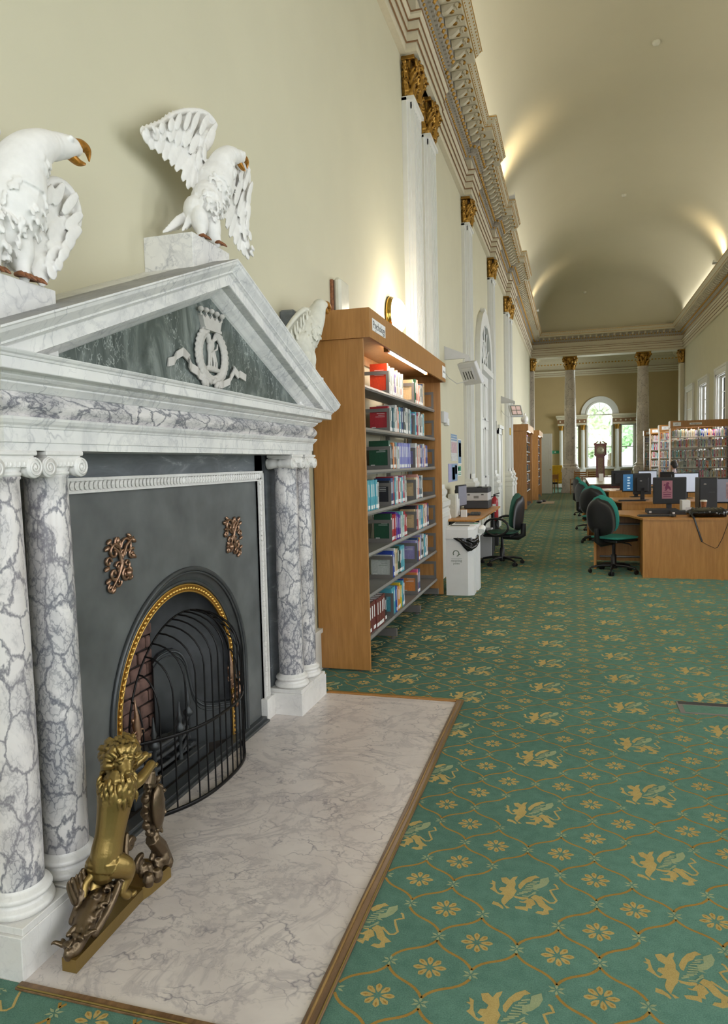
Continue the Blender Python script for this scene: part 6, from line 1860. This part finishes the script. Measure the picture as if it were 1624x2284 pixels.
# wall lamps
def wall_lamp(y, z, lit, label):
    t = thing('wall_lamp', label, 'lamp', (-1.8, y, z), 'round wall lamps')
    obj('brass_ring', MB().lathe([(.185, 0), (.20, .015), (.195, .035), (.18, .045), (.185, .06), (.165, .07), (.0, .07)], (-1.8, y, z), 'x', 32), M['brass_lamp'], t)
    pr = [(.18*math.cos(a), .07+.105*math.sin(a)) for a in [PI/2*k/10 for k in range(11)]]
    obj('glass_dish', MB().lathe([(.18, .06)]+pr, (-1.8, y, z), 'x', 32), M['globe'] if lit else M['opal'], t)
    return t
wall_lamp(7.22, 3.0, True, 'lit round opal wall lamp with brass rim, above the bookcase')
t = thing('emergency_light', 'pale wall fitting with a brown edge behind the right eagle, unlit', 'lamp', (-1.8, 5.45, 2.85))
obj('brown_side', MB().bbox(-1.80, -1.775, 5.33, 5.58, 2.62, 2.93, .004), M['claw'], t); obj('opal_cover', MB().bbox(-1.775, -1.715, 5.34, 5.57, 2.60, 2.945, .02), M['opal'], t)
l = bpy.data.lights.new('wall_lamp_light', 'POINT'); l.energy = 42; l.color = (1.0, .88, .70); l.shadow_soft_size = .12
o = bpy.data.objects.new('wall_lamp_light', l); COL.objects.link(o); o.location = (-1.42, 7.22, 3.0)
l = bpy.data.lights.new('bookcase_tube_light', 'AREA'); l.shape = 'RECTANGLE'; l.size = .03; l.size_y = 1.5; l.energy = 7; l.color = (1.0, .88, .74)
o = bpy.data.objects.new('bookcase_tube_light', l); COL.objects.link(o); o.location = (-1.43, 6.4, 2.386); o.rotation_euler = (0, 0, 0)
for (x, y, z, rz, sz) in ((3.7, 23.63, 2.386, PI/2, 1.2), (3.7, 26.43, 2.386, PI/2, 1.2), (3.7, 29.23, 2.386, PI/2, 1.2)):
    l = bpy.data.lights.new('bookcase_tube_light', 'AREA'); l.shape = 'RECTANGLE'; l.size = .03; l.size_y = sz; l.energy = 6; l.color = (1.0, .88, .70)
    o = bpy.data.objects.new('bookcase_tube_light', l); COL.objects.link(o); o.location = (x, y, z); o.rotation_euler = (0, 0, rz)

# infra-red heaters on triangular brackets
def heater(y, face, label):
    t = thing('heater', label, 'heater', (-1.8, y, 3.0), 'wall heaters on triangular brackets')
    x0 = -1.8
    b = MB(); b.prism([(x0, 3.0), (x0+.36, 3.0), (x0+.36, 3.035), (x0, 3.19)], y-.006, y+.006, 'y'); b.box(x0, x0+.36, y-.02, y+.02, 2.993, 3.005); b.box(x0+.30, x0+.36, y-.03, y+.03, 2.95, 3.0)
    obj('bracket', b, M['pgrey'], t)
    A = Matrix.Translation((x0+.38, y, 2.78)) @ Matrix.Rotation(math.radians(face), 4, 'Z') @ Matrix.Rotation(math.radians(-28), 4, 'Y')
    h = MB(); h.bbox(-.035, .03, -.17, .17, -.17, .17, .008); h.box(-.06, -.035, -.10, .10, -.10, .10)
    hd = obj('head', h.xf(A), M['pgrey'], t)
    g = MB(); g.box(.030, .034, -.145, .145, -.145, .145)
    obj('reflector', g.xf(A), M['reflector'], hd)
    for i in (-1, 1):
        for j in (-1, 1): obj('element', MB().bbox(.034, .040, i*.065-.055, i*.065+.055, j*.065-.055, j*.065+.055, .003).xf(A), M['heat'], hd)
    v = MB()
    for i in range(4): v.box(-.062, -.0605, -.08+i*.05, -.065+i*.05, -.07, .05)
    obj('vent_slot', v.xf(A), M['ink'], hd)
    w_ = MB().tube([(x0+.35, y-.1, 2.66), (x0+.20, y-.14, 2.62), (x0+.07, y-.1, 2.72), (x0+.015, y-.05, 2.80)], .006, 6)
    obj('cable', w_, M['pgrey'], t)
    return t
heater(10.5, 55, 'white wall heater seen from behind, above the left desk')
heater(19.1, -62, 'white wall heater with glowing square elements, farther down the left wall')
solo('light_switch', MB().bbox(-1.68, -1.655, 17.0-.45, 17.0-.35, 2.2, 2.4, .004), M['eagle_far'], 'small cream switch box on the pilaster past the arched doorway', 'switch', 'small boxes on the pilasters', (-1.67, 16.6, 2.2))
solo('light_switch', MB().bbox(-1.68, -1.655, 20.2, 20.32, 2.2, 2.4, .004), M['yellow'], 'small yellowish box on the pilaster below the far heater', 'switch', 'small boxes on the pilasters', (-1.67, 20.26, 2.2))
solo('exit_sign', MB().box(-1.795, -1.76, 14.3, 14.62, 2.62, 2.84).box(-1.76, -1.758, 14.33, 14.42, 2.66, 2.8, 1), [M['signgreen'], M['paper']], 'green exit sign beneath the transom of the arched doorway', 'sign', loc=(-1.79, 14.4, 2.62))
sg = thing('exit_sign', 'green exit sign low on the far wall left of the window', 'sign', (-.88, YF-.03, 1.8))
obj('plate', MB().box(-1.07, -.70, YF-.03, YF-.01, 1.80, 1.96), M['signgreen'], sg); obj('arrow', MB().prism([(-.95, 1.86), (-.90, 1.86), (-.90, 1.83), (-.85, 1.88), (-.90, 1.93), (-.90, 1.90), (-.95, 1.90)], YF-.033, YF-.03, 'y'), M['paper'], sg)

# ---- desks on the right: one module, three times
def desk(label):
    t = thing('desk', label, 'desk', (0, 0, 0), 'oak office desks on the right')
    top = [(.60, 0), (2.6, 0), (2.6, 1.45), (.02, 1.45), (.02, .66), (.36, .64), (.47, .50), (.52, .26)]
    obj('desktop', MB().prism(top, .72, .745, 'z'), M['oak_desk'], t)
    obj('front_panel', MB().bbox(.60, 2.6, .012, .034, .0, .72, .001), M['oak_desk'], t)
    obj('end_panel', MB().bbox(.02, .055, .67, 1.44, .0, .72, .002), M['oak_desk'], t)
    obj('inner_panel', MB().box(.60, .625, .034, .62, .0, .72), M['oak_desk'], t)
    obj('rear_panel', MB().box(.055, 2.58, 1.40, 1.42, .02, .72), M['oak_desk'], t)
    obj('cable_tray', MB().box(.3, 2.4, 1.25, 1.38, .55, .57), M['steel_dk'], t)
    obj('footrest_bar', MB().tube([(.1, 1.1, .12), (2.3, 1.1, .12)], .015, 8), M['steel'], t)
    obj('foot_pad', MB().box(.03, .05, .68, .74, -.0, .01), M['steel_dk'], t)
    return t
d1 = desk('oak corner desk nearest on the right, with the shoulder bag on it'); place(d1, (.232, 9.43, 0), math.radians(-1.5))
d2 = dup(d1, (.21, 12.95, 0), math.radians(-1.5), 'second oak corner desk on the right, behind the nearest one')
d3 = dup(d1, (.20, 17.2, 0), 0, 'third oak corner desk on the right, before the long table')
m1, s1, z0 = monitor('dark monitor with a red crest logo on its screen, on the nearest right desk', .43, .37, 'ink')
def crest_logo(par, cx, z, k, cl=M['pink'], dk=M['pinkdk']):
    o = obj('screen_logo', MB().box(cx-.068*k, cx+.068*k, -.0245, -.0225, z-.125*k, z+.125*k), cl, par)
    g = MB()
    # heraldic beast in solid shapes over an arched line
    for poly in ([(-.03, .02), (-.01, .10), (.015, .105), (.03, .085), (.015, .075), (.02, .05), (.04, .035), (.05, .0), (.035, -.01), (.02, .015), (.0, .01), (-.005, -.01), (-.04, -.02), (-.02, .005)], [(-.05, .06), (-.03, .085), (-.02, .07), (-.035, .05)]):
        g.prism([(cx+x*k, z+y*k) for x, y in poly], -.0255, -.0245, 'y')
    g.tube([(cx-.055*k, -.025, z-.045*k), (cx, -.025, z-.03*k), (cx+.055*k, -.025, z-.045*k)], .0035*k, 4)
    g.box(cx-.05*k, cx+.05*k, -.0255, -.0245, z-.075*k, z-.062*k); g.box(cx-.05*k, cx+.05*k, -.0255, -.0245, z-.10*k, z-.092*k)
    obj('crest_print', g, dk, o)
crest_logo(m1, -.035, .30, 1.0)
place(m1, (1.285, 10.65, .745), math.radians(3))
m2, s2, _ = monitor('grey monitor at the right photo edge with a faint pink logo', .42, .36, 'scr_grey'); crest_logo(m2, .0, .28, .95, pk, M['pink']); place(m2, (2.17, 11.25, .715), math.radians(-4))
tw = thing('computer_tower', 'tall black computer tower beside the grey monitor on the nearest right desk', 'computer', (1.84, 11.2, .745))
obj('case', MB().bbox(1.72, 1.95, 11.0, 11.4, .745, 1.19, .008), M['black'], tw)
obj('badge', MB().ell((1.79, 10.999, 1.10), (.02, .003, .012), n=12), M['steel'], tw); obj('drive_slot', MB().box(1.84, 1.92, 10.995, 11.0, .98, .99), M['darkgrey'], tw)
keyboard('black keyboard on the near edge of the nearest right desk', (1.02, 9.72, .745), .12)
solo('desktop_unit', MB().bbox(.95, 1.34, 10.12, 10.46, .745, .80, .004).box(.97, 1.0, 10.115, 10.12, .76, .785, 1), [M['blackm'], M['pgrey']], 'flat black desktop unit lying left of the logo monitor foot', 'computer', loc=(1.1, 10.5, .745))
solo('desktop_unit', MB().bbox(1.22, 1.46, 9.98, 10.24, .745, .79, .004).box(1.24, 1.27, 9.975, 9.98, .755, .78, 1), [M['blackm'], M['pgrey']], 'small black device in front of the logo monitor', 'computer', loc=(1.3, 10.1, .745))
solo('mouse', MB().ell((1.19, 9.60, .762), (.032, .052, .017), n=14), M['black'], 'black computer mouse right of the near keyboard', 'mouse', loc=(1.19, 9.6, .745))
# paper stack, cup
solo('paper_stack', MB().bbox(1.40, 1.50, 10.3, 10.55, .745, .91, .002), M['paper'], 'white paper stack standing behind the bag', 'papers', loc=(1.45, 10.4, .745))
cup = thing('coffee_cup', 'brown paper cup with a cream lid behind the shoulder bag', 'cup', (1.66, 10.3, .745)); obj('cup', MB().lathe([(.028, 0), (.04, .10)], (1.66, 10.3, .795), n=16).lathe([(.05, -.05), (.05, 0), (0, 0)], (1.66, 10.3, .795), n=16), M['claw'], cup); obj('lid', MB().lathe([(.043, .0), (.043, .014), (.034, .022), (.0, .022)], (1.66, 10.3, .895), n=16), M['eagle_far'], cup)
solo('card', MB().box(1.40, 1.49, 10.0, 10.004, .745, .84).xf(Matrix.Identity(4)), M['pgrey'], 'small grey card propped beside the cup', 'card', loc=(1.45, 10.0, .745))
# shoulder bag, strap hanging down the front of the desk
bg_ = thing('shoulder_bag', 'black shoulder bag on the desk with its strap hanging in a loop', 'bag', (1.6, 9.65, .745))
m = MB(); m.ell((1.58, 9.66, .80), (.235, .15, .055), n=20); m.ell((1.50, 9.62, .80), (.13, .13, .05), n=14); m.ell((1.72, 9.66, .80), (.12, .13, .052), n=14); m.box(1.38, 1.80, 9.55, 9.78, .75, .80)
for i in range(8): m.tube([(1.40+.05*i, 9.53, .775), (1.42+.05*i, 9.6, .835), (1.44+.045*i, 9.70, .855)], [.018, .02, .014], 6)
bb = vox(m, 'bag', .008, 3); bb.v = [(x, y, max(z, .747)) for x, y, z in bb.v]
obj('body', bb, M['binbag'], bg_)
st = MB()
def flatstrap(pts, w_=.016):
    st.tube(pts, w_, 6, flat=.22)
flatstrap([(1.40, 9.56, .79), (1.405, 9.40, .757), (1.415, 9.385, .73), (1.455, 9.383, .60), (1.50, 9.382, .46)], .014)
flatstrap([(1.50, 9.382, .46), (1.56, 9.38, .425), (1.64, 9.38, .385), (1.67, 9.38, .395), (1.72, 9.38, .50), (1.77, 9.382, .65), (1.80, 9.385, .735), (1.81, 9.41, .757), (1.80, 9.52, .79)], .011)
obj('strap', st, M['black'], bg_)
obj('buckle', MB().ell((1.52, 9.508, .80), (.012, .004, .01), n=8).ell((1.60, 9.500, .815), (.012, .004, .01), n=8).ell((1.68, 9.51, .80), (.012, .004, .01), n=8), M['steel'], bg_)
# second row
m3, s3, z0 = monitor('monitor showing a blue and magenta page, on the second right desk', .50, .34, 'scr_blue')
obj('screen_banner', MB().box(-.06, .23, -.024, -.0225, z0+.255, z0+.32), M['scr_mag'], s3)
tx = MB()
for i in range(6): tx.box(.02, .10+.06*((i*37) % 3)/2, -.024, -.0225, z0+.07+i*.027, z0+.076+i*.027)
for i in range(5): tx.box(-.16, -.11-.01*(i % 2), -.024, -.0225, z0+.05+i*.05, z0+.075+i*.05)
obj('screen_text', tx, M['scr_white'], s3)
obj('banner_text', text_mb('Welcome', .034, .0004).xf(Matrix.Translation((.08, -.0245, z0+.287)) @ Matrix.Rotation(PI/2, 4, 'X')), M['scr_white'], s3)
place(m3, (1.13, 14.1, .745+.02), math.radians(2))
m4, s4, _ = monitor('dark monitor turned away showing its plain back, on the second right desk', .30, .36, 'ink')
obj('badge', MB().ell((.03, .062, .34), (.022, .003, .012), n=12), M['steel'], m4); place(m4, (1.17, 13.45, .745), math.radians(186))
keyboard('black keyboard on the second right desk before the blue-screen monitor', (.98, 13.15, .745), .05)
m5, s5, _ = monitor('pale blue-white monitor seen beyond the logo monitor', .42, .36, 'scr_pale'); place(m5, (1.95, 13.9, .745), math.radians(-2))
m6, s6, _ = monitor('dark back of a monitor on the third desk behind the blue screen', .44, .36, 'ink'); place(m6, (1.08, 17.6, .745), math.radians(184))
m7, s7, _ = monitor('pale grey monitor screen on the third right desk', .42, .34, 'scr_pale'); place(m7, (1.68, 17.9, .745), 0)
m8, s8, _ = monitor('black monitor back between the two pale screens on the third desk', .30, .30, 'ink'); place(m8, (2.10, 17.9, .745), math.radians(178))
solo('papers', MB().bbox(.62, .82, 17.35, 17.6, .745, .765, .002).bbox(.66, .80, 17.4, 17.55, .765, .775, .002), M['paper'], 'loose white papers on the third right desk', 'papers', loc=(.7, 17.5, .745))
# long polished reading table with a table card
t = thing('reading_table', 'long polished reading table in front of the longcase clock', 'table', (.95, 25.5, 0))
glossy = wood('polished_table_top', '#7d6b4c', '#97835d', (2, .3, 1), .28)
obj('tabletop', MB().bbox(.46, 1.55, 21.9, 29.3, .715, .75, .005), glossy, t)
for y in (22.1, 25.6, 29.1):
    for x in (.54, 1.47): obj('leg', MB().bbox(x-.035, x+.035, y-.035, y+.035, 0, .715, .004), M['mahog'], t)
obj('apron', MB().box(.50, 1.51, 21.95, 21.97, .62, .715).box(.50, .52, 21.97, 29.25, .62, .715).box(1.49, 1.51, 21.97, 29.25, .62, .715), M['mahog'], t)
solo('table_card', MB().prism([(0, 0), (.07, 0), (.035, .24)], -.07, .07, 'x').xf(Matrix.Translation((.90, 24.8, .75))), M['paper'], 'white folded card standing on the long reading table', 'card', loc=(.9, 24.83, .75))
# low table and wooden chairs under the far window
def wood_chair(label, seat=None, mat='mahog', H=1.0):
    t = thing('armchair', label, 'chair', (0, 0, 0), 'wooden chairs near the far window')
    for x in (-.25, .25):
        obj('leg', MB().tube([(x, .22, 0), (x, .22, .64)], .02, 6), M[mat], t); obj('leg', MB().tube([(x, -.24, 0), (x, -.22, .45), (x, -.26, H)], .02, 6), M[mat], t)
        obj('armrest', MB().bbox(x-.025, x+.025, -.24, .25, .64, .665, .004), M[mat], t)
    obj('seat', MB().bbox(-.25, .25, -.22, .23, .40, .47, .015), seat or M['black'], t)
    for k in range(4): obj('back_slat', MB().bbox(-.25, .25, -.265, -.245, .62+k*(H-.65)/4, .62+k*(H-.65)/4+.055, .003), M[mat], t)
    return t
c1 = wood_chair('ladder-back wooden armchair just right of the left marble column', None, 'oak'); place(c1, (.22, 31.3, 0), math.radians(160))
c1['category'] = 'chair'
c2 = dup(c1, (.95, 31.9, 0), math.radians(200), 'wooden armchair behind the clock side of the long table')
yc_ = thing('armchair', 'yellow upholstered armchair with wooden arms beside the open door', 'chair', (0, 0, 0), 'wooden chairs near the far window')
obj('backrest', MB().bbox(-.24, .24, -.30, -.20, .50, 1.22, .03), M['yellow'], yc_); obj('seat', MB().bbox(-.25, .25, -.22, .25, .38, .50, .03), M['yellow'], yc_)
for x in (-.28, .28):
    obj('leg', MB().bbox(x-.02, x+.02, .20, .24, 0, .66, .003), M['oak'], yc_); obj('leg', MB().bbox(x-.02, x+.02, -.26, -.22, 0, .66, .003), M['oak'], yc_); obj('armrest', MB().bbox(x-.03, x+.03, -.27, .27, .66, .69, .004), M['oak'], yc_)
place(yc_, (-.66, 34.0, 0), math.radians(190))
c3 = wood_chair('wooden armchair with dark seat in front of the yellow armchair', M['black'], 'oak', .85); place(c3, (-.95, 33.0, 0), math.radians(20))
t = thing('low_table', 'low dark table with magazines under the far window', 'table', (.9, 33.6, 0))
obj('tabletop', MB().bbox(.35, 2.1, 33.2, 34.0, .66, .70, .004), M['mahog'], t)
for x in (.4, 2.05):
    for y in (33.25, 33.95): obj('leg', MB().bbox(x-.02, x+.02, y-.02, y+.02, 0, .66, .003), M['mahog'], t)
for i, (x, c) in enumerate(((.55, M['red']), (.8, M['paper']), (1.4, M['paper']), (1.75, M['blackm']))):
    solo('magazine', MB().bbox(x-.1, x+.1, 33.35, 33.6, .70, .715, .001), c, ['red magazine at the left end of the low table', 'white magazine beside the red one on the low table', 'white magazine right of the clock on the low table', 'black magazine at the right end of the low table'][i], 'magazine', 'magazines on the low table', (x, 33.5, .70))
# mat and bag by the far oak bookcases
solo('door_mat', MB().bbox(-1.05, -.62, 24.9, 26.3, 0, .008, .002), plain('beige_mat', '#a08f78', .95, bump=.4), 'beige mat on the carpet beside the far oak bookcases', 'mat', loc=(-.85, 25.6, 0))
solo('folded_coat', MB().ell((-1.12, 25.4, .05), (.12, .3, .05), n=14).ell((-1.0, 25.9, .045), (.1, .15, .045), n=12), M['black'], 'black cloth bag dropped on the floor by the far oak bookcases', 'bag', loc=(-1.1, 25.5, 0))
# bust-like white helmeted ornament on top of the nearer far bookcase
m = MB(); m.lathe([(.10, 0), (.10, .02), (.05, .05)], n=14); m.ell((0, 0, .14), (.09, .11, .10), n=14); m.tube([(0, -.1, .12), (0, -.03, .25), (0, .1, .27), (0, .16, .2)], [.01, .02, .025, .02], 8)
solo('white_ornament', m.xf(Matrix.Translation((-1.42, 22.6, 2.577)) @ Matrix.Scale(1.25, 4)), M['plaster'], 'curved white ornament on top of the nearer distant oak bookcase', 'ornament', loc=(-1.42, 22.6, 2.577))

# ---- longcase clock
ck = thing('longcase_clock', 'tall mahogany longcase clock standing before the arched window', 'clock', (1.075, 30.6, 0))
X0, Yk = 1.075, 30.6
obj('plinth', MB().bbox(X0-.27, X0+.27, Yk-.16, Yk+.16, 0, .12, .006).bbox(X0-.235, X0+.235, Yk-.14, Yk+.14, .12, .66, .004), M['mahog'], ck)
tr_ = obj('trunk', MB().bbox(X0-.165, X0+.165, Yk-.12, Yk+.12, .66, 1.62, .004).box(X0-.2, X0+.2, Yk-.14, Yk+.14, .66, .70).box(X0-.2, X0+.2, Yk-.14, Yk+.14, 1.58, 1.62), M['mahog'], ck)
obj('trunk_door', MB().bbox(X0-.10, X0+.10, Yk-.132, Yk-.12, .76, 1.52, .004), M['oak_dark'], tr_)
b = MB(); b.box(X0-.22, X0+.22, Yk-.15, Yk+.14, 1.62, 2.06); b.box(X0-.245, X0+.245, Yk-.17, Yk+.15, 1.62, 1.65); b.box(X0-.25, X0+.25, Yk-.17, Yk+.15, 2.04, 2.09)
hd = obj('hood', b, M['mahog'], ck)
for s in (-1, 1): obj('hood_pillar', MB().lathe([(.022, 1.65), (.016, 1.7), (.016, 2.0), (.022, 2.04)], (X0+s*.215, Yk-.165, 0), n=10), M['mahog'], hd)
for s in (-1, 1):
    obj('swan_neck', MB().tube([(X0+s*.24, Yk-.15, 2.09), (X0+s*.17, Yk-.15, 2.11), (X0+s*.10, Yk-.15, 2.17), (X0+s*.07, Yk-.15, 2.16)], [.02, .022, .018, .014], 8), M['mahog'], hd)
obj('finial', MB().lathe([(.02, 2.09), (.03, 2.13), (.012, 2.17), (0, 2.20)], (X0, Yk-.15, 0), n=10), M['mahog'], hd)
obj('dial_surround', MB().box(X0-.165, X0+.165, Yk-.156, Yk-.150, 1.66, 1.96).prism([(X0-.165, 1.96)] + [(X0-.12*math.cos(PI*i/10), 1.96+.07*math.sin(PI*i/10)) for i in range(11)] + [(X0+.165, 1.96)], Yk-.156, Yk-.150, 'y'), M['oak_dark'], hd)
dl = obj('dial', MB().lathe([(0, -.008), (.135, -.008), (.14, 0)], (X0, Yk-.156, 1.81), 'y', 32), M['dial'], hd)
obj('clock_hand', MB().tube([(X0, Yk-.168, 1.81), (X0+.07, Yk-.168, 1.85)], .005, 4).tube([(X0, Yk-.168, 1.81), (X0-.02, Yk-.168, 1.91)], .004, 4), M['black'], dl)
b = MB()
for i in range(12):
    a = PI*i/6; b.box(X0+.115*math.sin(a)-.004, X0+.115*math.sin(a)+.004, Yk-.1655, Yk-.1645, 1.81+.115*math.cos(a)-.010, 1.81+.115*math.cos(a)+.010)
obj('numerals', b, M['black'], dl, kind='stuff')

# ---- seated person behind the desks
def person():
    px, py = 2.60, 20.3
    t = thing('person', 'person with short dark hair in a pale shirt, seated behind the monitors', 'person', (px, py, 0))
    m = MB()
    # continuous body, seated facing +x-ish/down at the desk
    m.ell((0, 0, .61), (.17, .14, .11)); m.tube([(0, 0, .56), (0, .02, .75), (0, .05, .95), (0, .07, 1.06)], [.15, .14, .16, .10], 14)
    m.tube([(0, .07, 1.06), (0, .09, 1.14), (0, .10, 1.18)], [.055, .05, .05], 12)
    for s in (-1, 1):
        m.tube([(s*.15, .06, 1.04), (s*.20, .08, .92), (s*.21, .16, .80), (s*.14, .34, .79), (s*.08, .44, .78)], [.055, .048, .042, .034, .028], 10)
        m.tube([(s*.09, 0, .54), (s*.11, .22, .53), (s*.12, .42, .50), (s*.12, .42, .28), (s*.12, .42, .08)], [.085, .078, .062, .05, .038], 10)
        m.ell((s*.12, .48, .05), (.045, .12, .04))
    body = vox(m, 'body', .014, 3); T = Matrix.Translation((px, py, 0)) @ Matrix.Rotation(math.radians(25), 4, 'Z')
    obj('body', body.xf(T), M['shirt'], t)
    h = MB(); h.ell((0, .12, 1.27), (.072, .092, .105), (-.35, 0, 0), n=20); h.tube([(0, .09, 1.14), (0, .11, 1.2)], [.05, .05], 12); h.ell((0, .205, 1.235), (.012, .02, .018)); h.ell((0, .19, 1.20), (.028, .016, .009))
    for s in (-1, 1): h.ell((s*.074, .11, 1.26), (.012, .022, .03)); h.ell((s*.028, .198, 1.265), (.013, .008, .008))
    hd_ = obj('head', vox(h, 'head', .007, 1).xf(T), M['skin'], t)
    hr = MB(); hr.ell((0, .095, 1.305), (.084, .10, .092), (-.35, 0, 0), n=18); hr.ell((0, .045, 1.27), (.078, .065, .09), n=16)
    obj('hair', hr.xf(T), M['hair'], t)
    hm = MB()
    for s in (-1, 1):
        hm.ell((s*.075, .47, .782), (.038, .05, .016), (0, 0, s*.2))
        for k in range(4): hm.tube([(s*(.075+.018*(k-1.5)), .50, .782), (s*(.072+.019*(k-1.5)), .54, .788), (s*(.070+.019*(k-1.5)), .565-.006*abs(k-1.4), .775)], [.009, .008, .006], 6)
        hm.tube([(s*.045, .46, .782), (s*.028, .495, .782), (s*.026, .515, .778)], [.010, .009, .007], 6)
    obj('hand', hm.xf(T), M['skin'], t)
    # chair beneath
    c = dup(ct, (px, py, 0), math.radians(25), 'teal office chair under the seated person')
    # small table the person works at
    tt = thing('desk', 'oak desk in front of the seated person', 'desk', (px-.2, py+.6, 0), 'oak office desks on the right')
    q = MB().bbox(-.6, .6, .30, .95, .72, .745, .003); obj('desktop', q.xf(T), M['oak_desk'], tt)
    for x in (-.55, .55): obj('end_panel', MB().box(x-.015, x+.015, .32, .93, 0, .72).xf(T), M['oak_desk'], tt)
person()
